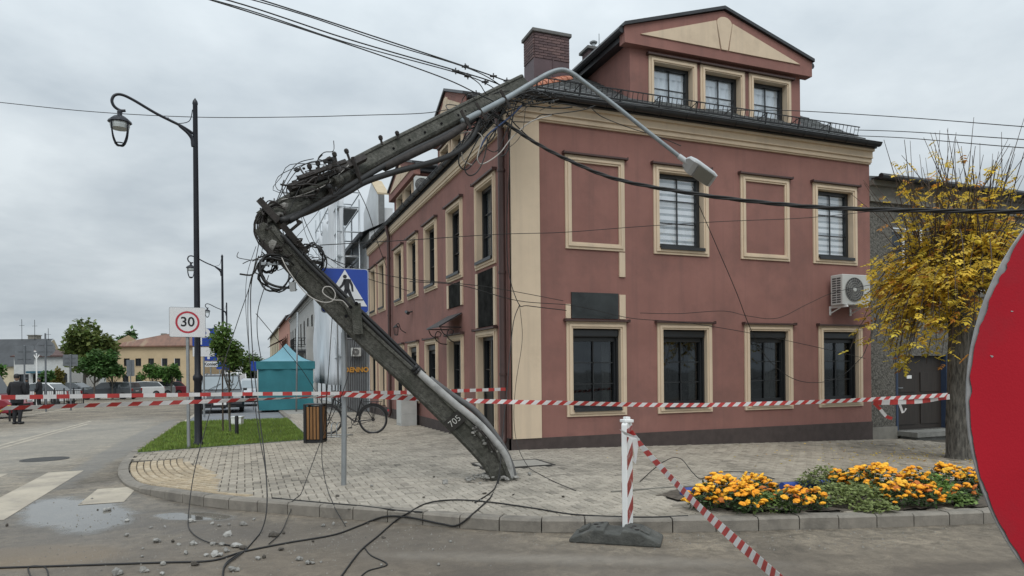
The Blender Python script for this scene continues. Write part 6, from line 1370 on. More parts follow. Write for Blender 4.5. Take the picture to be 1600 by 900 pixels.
# litter bin with wooden slats
b = gp(493, 691); bn = thing('litter_bin', 'litter bin of vertical brown wooden slats in a black frame', 'litter bin', b); ang = math.atan2(RGT.y, RGT.x); Rb = Matrix.Rotation(ang, 3, 'Z')
mb = MB(); mb.obox(b + Vector((0, 0, .40)), (.31, .31, .72), Rb); mb.obox(b + Vector((0, 0, .025)), (.36, .36, .05), Rb); mb.build('liner', M_black, bn)
M_slat = mat('stained_wood', (.215, .105, .035), .6, var=.3, scale=3, stretch=(10, 10, .8))
for side in range(4):
    Rs = Rb @ Matrix.Rotation(side * math.pi / 2, 3, 'Z')
    for k in range(4): mb = MB(); mb.obox(b + Rs @ Vector((-.105 + k * .07, -.172, .415)), (.05, .02, .68), Rs); mb.build('slat', M_slat, bn, bevel=.004)
for sx in (-1, 1):
    for sy in (-1, 1): mb = MB(); mb.obox(b + Rb @ Vector((sx * .17, sy * .17, .40)), (.05, .05, .78), Rb); mb.build('corner_post', M_black, bn)
mb = MB(); mb.obox(b + Vector((0, 0, .80)), (.39, .39, .03), Rb); mb.build('rim', M_black, bn, bevel=.006)

# bicycle in its rack
bk0 = gp(583, 677); fx = -RGT.copy(); bz = bk0.z
bike = thing('bicycle', 'black city bicycle parked beside the leaning pole', 'bicycle', bk0)
WR = .335; rear = bk0 + Vector((0, 0, WR)); front = rear + fx * 1.08; nB = FWD
def circ(c, r, n=32): return [c + (fx * math.cos(2*math.pi*i/n) + Vector((0, 0, 1)) * math.sin(2*math.pi*i/n)) * r for i in range(n + 1)]
M_rub = mat('tyre_rubber', (.014, .014, .014), .8); M_rim = mat('rim_metal', (.12, .12, .125), .35, .7)
for wc in (rear, front):
    mb = MB(); mb.tube(circ(wc, WR), .019, 8); wh = mb.build('tyre', M_rub, bike, smooth_=True)
    mb = MB(); mb.tube(circ(wc, WR - .026), .011, 6); mb.build('rim', M_rim, wh, smooth_=True)
    mb = MB(); mb.cyl(wc - nB * .05, wc + nB * .05, .022); 
    for k in range(18): a = 2 * math.pi * k / 18; mb.tube([wc + nB * (.025 if k % 2 else -.025), wc + (fx * math.cos(a + .3) + Vector((0, 0, 1)) * math.sin(a + .3)) * (WR - .03)], .0022, 3)
    mb.build('spokes', M_rim, wh)
    mb = MB(); A0, A1 = (.25, 2.9) if wc is rear else (.9, 2.6)
    arc = [wc + (fx * -math.cos(A0 + (A1 - A0) * i / 18) + Vector((0, 0, 1)) * math.sin(A0 + (A1 - A0) * i / 18)) * (WR + .035) for i in range(19)]
    for i in range(18): mb.bar(arc[i], arc[i + 1], .05, .006, up=nB)
    mb.build('mudguard', M_black, bike)
Z = Vector((0, 0, 1)); crank = rear + fx * .44 - Z * .05; seatt = crank - fx * .16 + Z * .50; headb = front - fx * .10 + Z * .36; headt = headb - fx * .05 + Z * .16
mb = MB()
for a, b_, r in ((crank, seatt + Z * .02, .017), (crank, headb, .02), (seatt - Z * .28 + fx * .09, headt - Z * .03, .016), (rear, crank, .012), (rear, seatt - Z * .03, .010), (headb - Z * .02, headt + Z * .05, .022)): mb.tube([a, b_], r, 8)
mb.build('frame', M_black, bike, smooth_=40)
mb = MB(); mb.tube(catmull([headb, headb - Z * .1 + fx * .02, front + fx * 0], 4), .014, 6); mb.build('fork', M_black, bike, smooth_=40)
mb = MB(); st = headt + Z * .16 + fx * .03; mb.tube([headt, st], .013, 6); mb.tube(catmull([st + nB * .30 - fx * .18, st + nB * .22 - fx * .02, st + nB * .08 + Z * .02, st, st - nB * .08 + Z * .02, st - nB * .22 - fx * .02, st - nB * .3 - fx * .18], 5), .012, 6); mb.build('handlebar', M_black, bike, smooth_=40)
mb = MB(); sp = seatt + Z * .17 - fx * .05; mb.tube([seatt, sp], .013, 6)
mb.add([sp + fx * a + nB * w_ + Z * z for a, w_, z in ((.15, -.02, .03), (.15, .02, .03), (0, .06, .04), (-.12, .09, .05), (-.12, -.09, .05), (0, -.06, .04), (.13, 0, -.01), (-.1, .06, -.02), (-.1, -.06, -.02))], [(0, 1, 2, 5), (5, 2, 3, 4), (0, 6, 1), (1, 6, 7, 2), (2, 7, 3), (5, 8, 6, 0), (4, 8, 5), (3, 7, 8, 4), (6, 8, 7)]); mb.build('saddle', M_rub, bike, smooth_=60)
mb = MB(); mb.tube(circ(crank, .085, 20), .01, 5); mb.cyl(crank - nB * .06, crank + nB * .06, .025); mb.bar(crank - nB * .07, crank - nB * .07 + fx * .09 - Z * .14, .02, .012); mb.bar(crank + nB * .07, crank + nB * .07 - fx * .09 + Z * .14, .02, .012); mb.build('crankset', M_rim, bike)
for sgn in (-1, 1): mb = MB(); c = crank + nB * (.11 * sgn) + (fx * .09 - Z * .14) * (-sgn); mb.obox(c, (.09, .08, .02), Rb); mb.build('pedal', M_rub, bike)
mb = MB(); mb.tube([crank + Z * .085, rear + Z * .035], .006, 4); mb.tube([crank - Z * .085, rear - Z * .035 + fx * .04], .006, 4); mb.lathe([(.04, -.01), (.045, .01)], rear, nB, 12); mb.build('chain', M_rust, bike)
mb = MB(); c = rear + Z * (WR + .10)
for w_ in (-.06, 0, .06): mb.tube([c + fx * .22 + nB * w_, c - fx * .22 + nB * w_], .006, 4)
for a in (.2, 0, -.2): mb.tube([c + fx * a - nB * .06, c + fx * a + nB * .06], .006, 4)
for w_ in (-.06, .06): mb.tube([c - fx * .1 + nB * w_, rear + nB * w_], .006, 4); mb.tube([c + fx * .05 + nB * w_, rear + nB * w_], .006, 4)
mb.build('carrier', M_black, bike)
mb = MB(); c = rear - fx * (WR + .04) + Z * .22; mb.obox(c, (.03, .06, .05), Rb); mb.build('rear_light', M_sred, bike)
rk = gp(524, 682); rack = thing('bike_rack', 'low tubular bicycle rack holding the front wheel behind the bin', 'bike rack', rk)
mb = MB()
for k in range(3): c = rk + RGT * (k * .12 - .15); mb.tube(catmull([c + FWD * .25, c + FWD * .22 + Z * .26, c + Z * .32, c - FWD * .22 + Z * .26, c - FWD * .25], 6), .012, 6)
for s_ in (-1, 1): mb.tube([rk + FWD * .25 * s_ - RGT * .3 + Z * .012, rk + FWD * .25 * s_ + RGT * .35 + Z * .012], .013, 6)
mb.build('hoops', M_steel, rack, smooth_=True)
# grey utility cabinet against the wall
ub = thing('utility_cabinet', 'pale grey utility cabinet standing against the left facade', 'cabinet', (4.25, 19.3, -.07)); mb = MB(); mb.box(4.06, 4.50, 18.95, 19.6, -.1, .74); mb.build('casing', mat('pale_concrete_box', (.42, .425, .41), .8, var=.1), ub, bevel=.01)
mb = MB(); mb.box(4.03, 4.53, 18.92, 19.63, .742, .78); mb.build('lid', M_grim, ub); mb = MB(); mb.box(4.052, 4.058, 19.0, 19.55, .0, .70); mb.box(4.1, 4.46, 18.942, 18.948, .28, .29); mb.build('door_panel', M_acw, ub)

# teal market tent
tA, tB = gp(403, 642), gp(484, 637); dv_ = Matrix.Rotation(-.06, 3, 'Z') @ Vector((tA.x, tA.y, 0)).normalized(); ev = Vector((dv_.y, -dv_.x, 0)); TW = 2.32; tz = (tA.z + tB.z) / 2
tent = thing('market_tent', 'teal market tent with closed walls standing on the pavement', 'tent', tA)
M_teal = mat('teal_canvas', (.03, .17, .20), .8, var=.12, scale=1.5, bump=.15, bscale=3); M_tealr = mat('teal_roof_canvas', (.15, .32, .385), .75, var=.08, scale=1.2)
cs = [tA, tA + ev * TW, tA + ev * TW + dv_ * TW, tA + dv_ * TW]; hE = 2.12; hV = 1.82; ap = sum((Vector(c) for c in cs), Vector()) / 4; ap.z = tz + 2.95
for c in cs: mb = MB(); mb.bar(Vector((c.x, c.y, tz)), Vector((c.x, c.y, tz + hE)), .045, .045); mb.build('leg', M_acw, tent)
rnT = random.Random(4)
for k in range(4):
    A, B = cs[k], cs[(k + 1) % 4]; mb = MB(); n = 26; nn = (B - A).cross(Z).normalized()
    for j in range(9):
        for i in range(n + 1): f = i / n; p = A + (B - A) * f; z = tz + .03 + (hV + .06) * j / 8; w_ = .022 * math.sin(f * 19 + j * .5) + .018 * math.sin(f * 7 + j * 1.3 + k) ; mb.v.append((p.x + nn.x * w_, p.y + nn.y * w_, z))
    for j in range(8):
        for i in range(n): mb.f.append((j * (n + 1) + i, j * (n + 1) + i + 1, (j + 1) * (n + 1) + i + 1, (j + 1) * (n + 1) + i)); mb.mi.append(0)
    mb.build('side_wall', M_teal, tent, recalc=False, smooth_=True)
    mb = MB(); n = 20; o_ = nn * .05
    for j in range(4):
        for i in range(n + 1): f = i / n; p = A - (B - A).normalized() * .05 + ((B - A) + (B - A).normalized() * .1) * f + o_ * (1 + .25 * math.sin(f * 23 + j)); z = tz + hV - .02 + (hE - hV + .04) * j / 3; mb.v.append((p.x, p.y, z))
    for j in range(3):
        for i in range(n): mb.f.append((j * (n + 1) + i, j * (n + 1) + i + 1, (j + 1) * (n + 1) + i + 1, (j + 1) * (n + 1) + i)); mb.mi.append(0)
    mb.build('valance', M_teal, tent, recalc=False, smooth_=True)
    mb = MB(); n = 8; A1, B1 = Vector((A.x, A.y, tz + hE)) + o_ , Vector((B.x, B.y, tz + hE)) + o_
    for j in range(n + 1):
        f = j / n; w0 = A1.lerp(ap, f); w1 = B1.lerp(ap, f); sag = -.16 * math.sin(math.pi * f)
        mb.v += [tuple(w0 + Z * sag), tuple((w0 + w1) / 2 + Z * (sag - .03 * math.sin(math.pi * f))), tuple(w1 + Z * sag)]
    for j in range(n): mb.f += [(j * 3, j * 3 + 1, j * 3 + 4, j * 3 + 3), (j * 3 + 1, j * 3 + 2, j * 3 + 5, j * 3 + 4)]; mb.mi += [0, 0]
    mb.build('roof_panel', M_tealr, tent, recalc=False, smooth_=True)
mb = MB(); b = gp(463, 643); t_ = at(468, 468, 24.0); t_ = Vector((b.x + .1, b.y + .2, at(468, 470, 24).z)); mb.tube([b, t_], .035, 8); tag(mb.build('slanted_pole', M_steel, smooth_=True), 'slender grey pole standing in front of the tent corner', 'pole')

# warning beacon board on a rubber foot
bc_ = gp(980, 842, ROAD); bea = thing('warning_beacon', 'red and white striped warning board in a rubber foot by the kerb', 'barrier', bc_)
M_rubf = mat('grey_rubber_foot', (.068, .07, .064), .9, var=.3, scale=9, bump=.5, bscale=50, dirt=(.14, .135, .12), dscale=6, dpos=.55)
fr_d = (gp(1030, 858, ROAD) - gp(898, 850, ROAD)); fr_d.z = 0; fr_d.normalize(); fn = Vector((-fr_d.y, fr_d.x, 0)); cF = gp(963, 845, ROAD) + fn * .02
sec = [(-.42, 0), (-.42, .035), (-.22, .125), (-.10, .135), (-.09, .10), (.06, .10), (.07, .135), (.22, .125), (.42, .035), (.42, 0)]
mb = MB(); mb.prism(sec, cF - fn * .19, fr_d, Z, fn * .38); ft = mb.build('foot', M_rubf, bea, bevel=.012)
mb = MB()
for a, b_ in ((-.2, .06), (-.16, -.06), (-.15, .12), (.16, .06), (.2, -.08), (.14, -.02)): mb.lathe([(.022, 0), (.022, .004)], cF + fr_d * a + fn * b_ + Z * (.128), seg=10)
mb.build('foot_hole_disc', M_black, ft)  # black discs on the rubber stand for the shade in its holes
for a in (.27, -.3):
    mb = MB(); mb.obox(cF + fr_d * a + Z * .105, (.09, .2, .02), Matrix((fr_d, fn, Z)).transposed() @ Matrix.Rotation(.42 if a > 0 else -.42, 3, 'Y')); mb.build('foot_recess', M_rubf, ft)
toc = Vector((-bc_.x, -bc_.y, 0)).normalized(); a_ = math.radians(68); bn_ = Matrix.Rotation(a_, 3, 'Z') @ toc; bn_ = bn_ if bn_.dot(RGT) > 0 else Matrix.Rotation(-a_, 3, 'Z') @ toc; be = bn_.cross(Z)
be = be if be.dot(toc) > 0 else -be
cB = gp(981, 838, ROAD) + Vector((0, 0, .0)); H0, H1 = .08, 1.10; lean = RGT * -.0
mb = MB(); mb.prism(rrect(.15, H1 - H0, .03), cB + Z * ((H0 + H1) / 2) - bn_ * .028, be, Z, bn_ * .056); mb.build('board', M_white, bea, bevel=.008)
M_reflr = mat('worn_red_film', (.30, .045, .04), .5, var=.2, dirt=(.55, .5, .48), dscale=14, dpos=.52)
for sgn in (1, -1):
    for k in range(4):
        z0 = H0 + .05 + k * .26; P_ = [(-.07, z0 + .13), (.07, z0), (.07, min(z0 + .13, H1 - .03)), (-.07, min(z0 + .26, H1 - .03))]
        mb = MB(); mb.prism(P_, cB + bn_ * (.0285 * sgn), be, Z, bn_ * (.002 * sgn)); mb.build('red_stripe', M_reflr, bea)
mb = MB(); mb.obox(cB + Z * (H1 + .015), (.10, .10, .03)); mb.obox(cB + Z * (H1 + .04), (.05, .06, .03)); mb.build('top_cap', M_white, bea, bevel=.006)

# ------------------------------------------------------------------ barrier tape
M_tr = mat('tape_red', (.52, .06, .055), .4, var=.15, scale=9, transl=.25); M_tw = mat('tape_white', (.74, .73, .72), .4, var=.08, scale=9, transl=.3)
def ribbon(label, pts, width, block, diag=False, twist=0.0, wr=1.0, phase=0, tw0=0.0, seed=3, sag=0):
    P = catmull([p if isinstance(p, Vector) else at(*p) for p in pts], 24); acc = [0.0]
    for i in range(1, len(P)): acc.append(acc[-1] + (P[i] - P[i-1]).length)
    L_ = acc[-1]; rn_ = random.Random(seed); ph_ = [rn_.uniform(0, 6) for _ in range(3)]
    def pos(t_):
        t_ = max(0, min(L_, t_)); i = 1
        lo, hi = 1, len(acc) - 1
        while lo < hi:
            m_ = (lo + hi) // 2
            if acc[m_] < t_: lo = m_ + 1
            else: hi = m_
        i = lo; f = (t_ - acc[i-1]) / max(1e-9, acc[i] - acc[i-1]); return P[i-1].lerp(P[i], f), (P[i] - P[i-1]).normalized()
    def edge(t_, s_):
        p, d = pos(t_); n_ = d.cross(Z); n_.normalize(); u_ = n_.cross(d); u_ = u_ if u_.z > 0 else -u_
        a = tw0 + twist * math.sin(t_ * 1.7 + ph_[0]) + twist * .6 * math.sin(t_ * 3.1 + ph_[1]); wv_ = (u_ * math.cos(a) + n_ * math.sin(a)) * (width / 2 * wr)
        return p + wv_ * s_
    mb = MB(); k = 0; t_ = 0.0; sl_ = width * .5 if diag else 0.0
    while t_ < L_:
        t1 = min(L_, t_ + block); mb.cur = (k + phase) % 2; n = 2
        for i in range(n):
            a0, a1 = t_ + (t1 - t_) * i / n, t_ + (t1 - t_) * (i + 1) / n
            mb.add([edge(a0 - sl_, -1), edge(a1 - sl_, -1), edge(a1 + sl_, 1), edge(a0 + sl_, 1)], [(0, 1, 2, 3)])
        t_ = t1; k += 1
    o = mb.build('barrier_tape', [M_tr, M_tw], recalc=False)
    so = o.modifiers.new('thick', 'SOLIDIFY'); so.thickness = .0015
    return tag(o, label, 'barrier tape', 'red and white barrier tapes')
sp_ = at(537, 614.5, 8.93)
ribbon('straight red and white blocked tape from the left edge to the crossing sign post', [(-120, 622.5, 6.3), (0, 621, 6.75), (200, 618, 7.6), (400, 615.5, 8.4), sp_], .044, .118, phase=1)
ribbon('blocked tape from the crossing sign post to the corner downpipe', [sp_, (640, 613, 10.4), (720, 610.5, 11.6), (790, 608, 12.6)], .055, .17)
ribbon('twisted diagonal striped tape from the left edge to the crossing sign post', [(-120, 641, 6.4), (0, 638, 6.9), (150, 633, 7.5), (300, 628, 8.1), (430, 623, 8.6), at(537, 619, 8.92)], .052, .105, True, .45, wr=.9, tw0=.5, phase=1)
ribbon('diagonal striped tape from the crossing sign post past the facade to the tree', [at(537, 616, 8.92), (600, 620, 9.2), (700, 625, 9.6), (800, 628, 9.9), (900, 630, 10.2), (980, 632, 10.4), (1080, 633, 10.6), (1180, 631, 10.75), (1300, 627, 10.85), (1400, 622, 10.95), (1482, 617, 11.0)], .075, .085, True, .2, wr=.85, phase=1)
ribbon('short blocked tape tied before the dark door at the tree', [(1365, 629, 10.9), (1400, 628, 10.95), (1440, 626, 11.0), (1470, 621, 11.05), (1484, 620, 11.05)], .085, .14, False, .5)
ribbon('tape tail hanging under the tapes left of the dark door', [(1366, 630, 10.9), (1376, 640, 10.9), (1384, 650, 10.9), (1394, 654, 10.9)], .05, .14, False, .8)
ribbon('torn tape end dangling in front of the dark door', [(1406, 632, 10.95), (1409, 641, 10.95), (1413, 648, 10.95), (1416, 638, 10.95)], .035, .3, False, .6, phase=1)
nep = Vector((ne.location.x, ne.location.y, .62))
ribbon('striped tape sloping from the warning board towards the camera', [(984, 672, 6.62), (1005, 700, 6.4), (1040, 738, 6.0), (1090, 790, 5.2), (1150, 845, 4.35), (1215, 902, 3.5), (1290, 965, 2.7), nep], .072, .082, True, .12, wr=.95)
ribbon('white end of tape knotted round the top of the warning board', [(972, 675, 6.55), (984, 668, 6.5), (990, 676, 6.5), (994, 690, 6.5), (993, 712, 6.5), (991, 722, 6.52)], .07, .6, False, .6, phase=1)

# ================================================================== PLANTS
M_bark = mat('grey_bark', (.105, .098, .085), .95, var=.7, scale=12, bump=1.0, bscale=22, stretch=(2.2, 2.2, .5))
M_twig = mat('brown_twig', (.075, .055, .042), .9, var=.3)
M_yleaf = mat('yellow_leaf', (.80, .55, .07), .7, var=.2, scale=3, tint=True, transl=.4)
rt = random.Random(31)
def leaflet(mb, tints, p, d, n, l, w_, tc_):
    s = d.cross(n).normalized(); mb.add([p, p + d * l * .45 + s * w_ - n * .004, p + d * l - n * l * .12, p + d * l * .45 - s * w_ - n * .004], [(0, 1, 2), (0, 2, 3)]); tints.extend([tc_] * 4)
def compound(mb, tints, p, d, size, tc_, rr):
    n = Vector((rr.uniform(-.5, .5), rr.uniform(-.5, .5), 1)).normalized(); d = (d - n * d.dot(n) * .5).normalized(); s = d.cross(n).normalized()
    for k in range(3):
        q = p + d * size * (.25 + k * .27) - n * size * .1 * k
        for sg in (-1, 1): leaflet(mb, tints, q, (d * .55 + s * sg * .8 - n * rr.uniform(0, .4)).normalized(), n, size * .42, size * .12, tc_)
    leaflet(mb, tints, p + d * size * .85 - n * size * .2, (d - n * .3).normalized(), n, size * .45, size * .13, tc_)
b = gp(1500, 716); ytree = thing('ash_tree', 'pollarded street tree with yellow autumn leaves before the grey house', 'tree', b)
axis = [b - Z * .1, b + Z * .15, b + Z * 1.0 + RGT * .02, b + Z * 2.0 + RGT * .04, b + Z * 2.7 + RGT * .05, b + Z * 3.15 + RGT * .04]
ap_ = catmull(axis, 5); mb = MB(); nA = len(ap_); rad = [.29 - .075 * smooth(i / 5) - .015 * i / nA + (.07 if i > nA - 8 else 0) * smooth((i - nA + 8) / 6) for i in range(nA)]
seg = 22; up = None
for i, p in enumerate(ap_):
    for k in range(seg): a = 2 * math.pi * k / seg; r = rad[i] * (1 + .06 * math.sin(5 * a + i * .4) + .04 * math.sin(9 * a - i * .7) + rt.uniform(-.02, .02)); mb.v.append((p.x + math.cos(a) * r, p.y + math.sin(a) * r, p.z))
for i in range(nA - 1):
    for k in range(seg): mb.f.append((i * seg + k, i * seg + (k + 1) % seg, (i + 1) * seg + (k + 1) % seg, (i + 1) * seg + k)); mb.mi.append(0)
mb.f.append(tuple((nA - 1) * seg + k for k in range(seg))); mb.mi.append(0)
mb.build('trunk', M_bark, ytree, smooth_=True, recalc=False)
hc = b + Z * 3.0
mb = MB(); heads = []
for k in range(9):
    a = k * .7 + rt.uniform(-.2, .2); d = Vector((math.cos(a), math.sin(a), rt.uniform(.1, .9))).normalized(); l = rt.uniform(.45, .8); e_ = hc + d * l; heads.append(e_)
    mb.tube(catmull([hc - Z * .5, hc + d * l * .5 - Z * .05, e_], 4), [.16, .15, .14, .13, .12, .11, .105, .12, .14], 9); lump(e_, .16, mb, 500 + k)
lump(hc, .33, mb, 555)
mb.build('limbs', M_bark, ytree, smooth_=60)
tw = MB(); lv = MB(); tl = []
def lt(rr, green=0.0):
    k = rr.uniform(.55, 1.2); g_ = rr.random() * .35 * (1 + green); br = rr.random() < .08
    return (k * (1 - .25 * g_ - .35 * green), k * (1.0 + .12 * g_), k * (.8 + .5 * rr.random()), 1) if not br else (k * .75, k * .5, k * .8, 1)
for k in range(170):                          # upright shoots, mostly bare
    h = rt.choice(heads); d = Vector((rt.gauss(0, .42), rt.gauss(0, .42), 1)).normalized(); l = rt.uniform(1.0, 2.6); st_ = h + Vector((rt.uniform(-.15, .15), rt.uniform(-.15, .15), .05))
    P = [st_ + d * l * f + Vector((rt.gauss(0, .025), rt.gauss(0, .025), 0)) * f for f in (0, .33, .66, 1)]; tw.tube(P, [.013, .010, .008, .004], 4, cap=False)
    for q in range(rt.choice((0, 1, 3, 6, 10, 14))): f = rt.uniform(.15, .95); i = int(f * 3); p = P[i].lerp(P[i + 1], f * 3 - i); compound(lv, tl, p, Vector((rt.gauss(0, 1), rt.gauss(0, 1), rt.uniform(-.6, .3))).normalized(), rt.uniform(.13, .2), lt(rt), rt)
for k in range(190):                          # side twigs carrying the leaves, drooping
    h = rt.choice(heads) + RGT * .12; a = rt.uniform(0, 2 * math.pi); d = Vector((math.cos(a), math.sin(a), 0))
    if rt.random() < .28: d = (d + RGT * -1.1).normalized()
    l = rt.uniform(.6, 1.5); dr = rt.uniform(.1, 1.2); st_ = h - Z * rt.uniform(0, .25); rise = rt.uniform(.0, .75)
    if k >= 150: d = (RGT * -1 + Vector((rt.gauss(0, .45), rt.gauss(0, .45), 0))).normalized(); l = rt.uniform(.75, 1.35); dr = rt.uniform(.7, 1.5); rise = rt.uniform(0, .2); st_ = rt.choice(heads) - Z * .2
    P = [st_, st_ + d * l * .4 + Z * rise, st_ + d * l * .8 + Z * (rise - dr * .35), st_ + d * l + Z * (rise - dr)]; P = catmull(P, 3); tw.tube(P, [.014 - .001 * i for i in range(len(P))], 4, cap=False)
    for q in range(rt.randint(8, 19)): f = rt.uniform(.25, 1) * (len(P) - 1.01); i = int(f); p = P[i].lerp(P[i + 1], f - i); low_ = max(0, min(1, (2.6 - p.z) / 1.2)); compound(lv, tl, p + Vector((rt.gauss(0, .05), rt.gauss(0, .05), rt.gauss(0, .05))), (d * .6 + Vector((rt.gauss(0, .7), rt.gauss(0, .7), rt.uniform(-.9, .1)))).normalized(), rt.uniform(.09, .24), lt(rt, .16 * low_), rt)
o = tw.build('twigs', M_twig, ytree, recalc=False, smooth_=True); tag(o, kind='stuff')
o = lv.build('leaves', M_yleaf, ytree, recalc=False, tints=tl); tag(o, kind='stuff')
# fallen leaves
mb = MB(); tl = []
for k in range(420):
    a = rt.uniform(0, 6.28); r = abs(rt.gauss(0, 1.7)) + .3; u, s = b.x + math.cos(a) * r * 1.2 - .5, b.y + math.sin(a) * r
    if not inpoly(u, s, PINN) or inpoly(u, s, BED) or s > 11.7: continue
    sz = rt.uniform(.03, .06); q = rt.uniform(0, 6.28); z = gz(u, s) + .006; d = Vector((math.cos(q), math.sin(q), 0)); n_ = Vector((-d.y, d.x, 0)); lift = rt.uniform(.002, .02)
    mb.add([(u, s, z), tuple(Vector((u, s, z + lift)) + d * sz * .5 + n_ * sz * .3), tuple(Vector((u, s, z)) + d * sz), tuple(Vector((u, s, z + lift * .5)) + d * sz * .5 - n_ * sz * .3)], [(0, 1, 2, 3)]); tl += [lt(rt)] * 4
tag(mb.build('fallen_leaves', M_yleaf, recalc=False, tints=tl), 'yellow leaves scattered on the paving round the tree', 'leaves', kind='stuff')

M_gleaf = mat('green_leaf', (.085, .145, .04), .75, var=.25, scale=2, tint=True, transl=.3)
def crown_tree(name, label, base, height, trunk_h, cr, leaves, lsize, tint, seed, trunk_r=.1, squash=1.0, clumps=14, group='trees beyond the road', lobes=None):
    q = random.Random(seed); r = thing(name, label, 'tree', base, group); base = Vector(base); cz = trunk_h + (height - trunk_h) * .5; ch_ = (height - trunk_h) / 2 * 1.02
    cl = []
    for k in range(clumps):
        while True:
            v = Vector((q.uniform(-1, 1), q.uniform(-1, 1), q.uniform(-1, 1)))
            if v.length < 1: break
        cl.append((Vector((v.x * cr * .72, v.y * cr * .72, cz + v.z * ch_ * .72)), q.uniform(.28, .48)))
    mb = MB(); top = base + Z * (trunk_h + (height - trunk_h) * .45); mb.tube(catmull([base - Z * .1, base + Z * trunk_h * .6 + Vector((q.uniform(-.03, .03), q.uniform(-.03, .03), 0)) * height, top], 5), [trunk_r * (1 - .06 * i) for i in range(11)], 8)
    for c, rr_ in cl[:9]: mb.tube(catmull([base + Z * trunk_h * q.uniform(.75, 1.05), base + (c * .5 + Vector((0, 0, .25 * trunk_h))), base + c], 4), [trunk_r * .45 * (1 - .09 * i) for i in range(9)], 5)
    mb.build('trunk', M_bark, r, smooth_=True)
    lb = MB(); tt = []
    for k in range(leaves):
        c, rr_ = q.choice(cl); v = Vector((q.gauss(0, 1), q.gauss(0, 1), q.gauss(0, 1))).normalized() * (q.random() ** .45); p = base + c + Vector((v.x * cr * rr_, v.y * cr * rr_, v.z * ch_ * rr_ * squash))
        d = Vector((q.gauss(0, 1), q.gauss(0, 1), q.gauss(0, .6))).normalized(); n_ = (Vector((q.gauss(0, .6), q.gauss(0, .6), 1))).normalized(); kk = q.uniform(.65, 1.3)
        leaflet(lb, tt, p, d, n_, lsize * q.uniform(.7, 1.3), lsize * .3, (kk * tint[0] * q.uniform(.85, 1.15), kk * tint[1], kk * tint[2], 1))
    o = lb.build('crown', M_gleaf, r, recalc=False, tints=tt)
    return r
def tree_px(name, label, px, py, Y, top_py, half_px, **k):
    p = at(px, py, Y); z0 = gz(p.x, p.y) - .15; t_ = at(px, top_py, Y); return crown_tree(name, label, (p.x, p.y, z0), t_.z - z0, k.pop('th', .35) * (t_.z - z0), half_px / F_PX * Y, **k)
tree_px('walnut_tree', 'large olive green tree rising behind the square', 136, 610, 78, 497, 48, leaves=5200, lsize=.62, tint=(1.35, 1.05, .95), seed=2, th=.3, trunk_r=.25, clumps=24)
tree_px('round_tree', 'left round green tree at the kerb before the olive tree', 148, 612, 56, 545, 30, leaves=3000, lsize=.3, tint=(.75, .95, .8), seed=3, th=.38, trunk_r=.09, clumps=18)
tree_px('round_tree', 'right round green tree touching its neighbour before the beige house', 176, 612, 57, 548, 22, leaves=2400, lsize=.3, tint=(.7, .95, .8), seed=4, th=.4, trunk_r=.08, clumps=16)
tree_px('round_tree', 'small round tree in front of the middle of the beige house', 237, 610, 66, 566, 20, leaves=1900, lsize=.3, tint=(.85, 1.1, .7), seed=5, th=.42, trunk_r=.08, clumps=14)
tree_px('round_tree', 'small round tree in front of the right end of the beige house', 268, 610, 66, 567, 15, leaves=1400, lsize=.3, tint=(.8, 1.05, .7), seed=6, th=.42, trunk_r=.08, clumps=12)
tree_px('distant_tree', 'dark distant tree top over the beige house roof', 204, 600, 140, 515, 20, leaves=1600, lsize=1.0, tint=(.8, .85, 1.0), seed=7, th=.3, trunk_r=.3, clumps=12)
tree_px('distant_tree', 'green tree at the end of the street right of the sapling', 396, 612, 95, 548, 26, leaves=2200, lsize=.55, tint=(.85, .95, .75), seed=8, th=.2, trunk_r=.2, clumps=14)
tree_px('distant_tree', 'low dark trees closing the street behind the parked cars', 345, 612, 105, 556, 34, leaves=2400, lsize=.6, tint=(.7, .85, .75), seed=9, th=.15, trunk_r=.2, clumps=14)
tree_px('small_tree', 'small dark tree before the low white shop', 72, 606, 50, 572, 12, leaves=900, lsize=.28, tint=(.7, .9, .8), seed=10, th=.35, trunk_r=.06, clumps=9)
tree_px('small_tree', 'reddish small tree before the low white shop', 92, 606, 52, 576, 10, leaves=650, lsize=.28, tint=(1.9, .95, .7), seed=11, th=.35, trunk_r=.05, clumps=8)
tree_px('small_tree', 'green bush cut by the left edge of the picture', -8, 606, 48, 556, 16, leaves=1200, lsize=.28, tint=(.8, 1.1, .7), seed=12, th=.3, trunk_r=.07, clumps=9)
p = gp(352, 676)
sap = crown_tree('sapling', 'young green tree tied to a stake on the lawn strip', p + RGT * .14, 2.95, 1.3, .56, leaves=2000, lsize=.115, tint=(1.15, 1.15, .85), seed=14, trunk_r=.028, clumps=15, group='lawn trees')
mb = MB(); mb.tube([p + RGT * .12 - Z * .05, p + RGT * .12 + Z * 1.55], .022, 6); mb.tube([p - RGT * .1 + FWD * .1 - Z * .05, p - RGT * .1 + FWD * .1 + Z * 1.5], .022, 6); mb.build('stake', M_twig, sap)
p = gp(370, 680); mb = MB(); mb.lathe([(.045, -.05), (.045, .44), (.035, .47), (0, .48)], p, seg=12); tag(mb.build('bollard', M_black, smooth_=40), 'short black post on the lawn beside the sapling', 'bollard')
p = gp(371, 664); bx_ = thing('white_box', 'small white box on the lawn behind the short black post', 'box', p); mb = MB(); mb.obox(p + Z * .11, (.30, .22, .24), Rb); mb.build('casing', M_white, bx_, bevel=.01); mb = MB(); mb.obox(p + Z * .245, (.33, .25, .03), Rb); mb.build('lid', M_white, bx_)

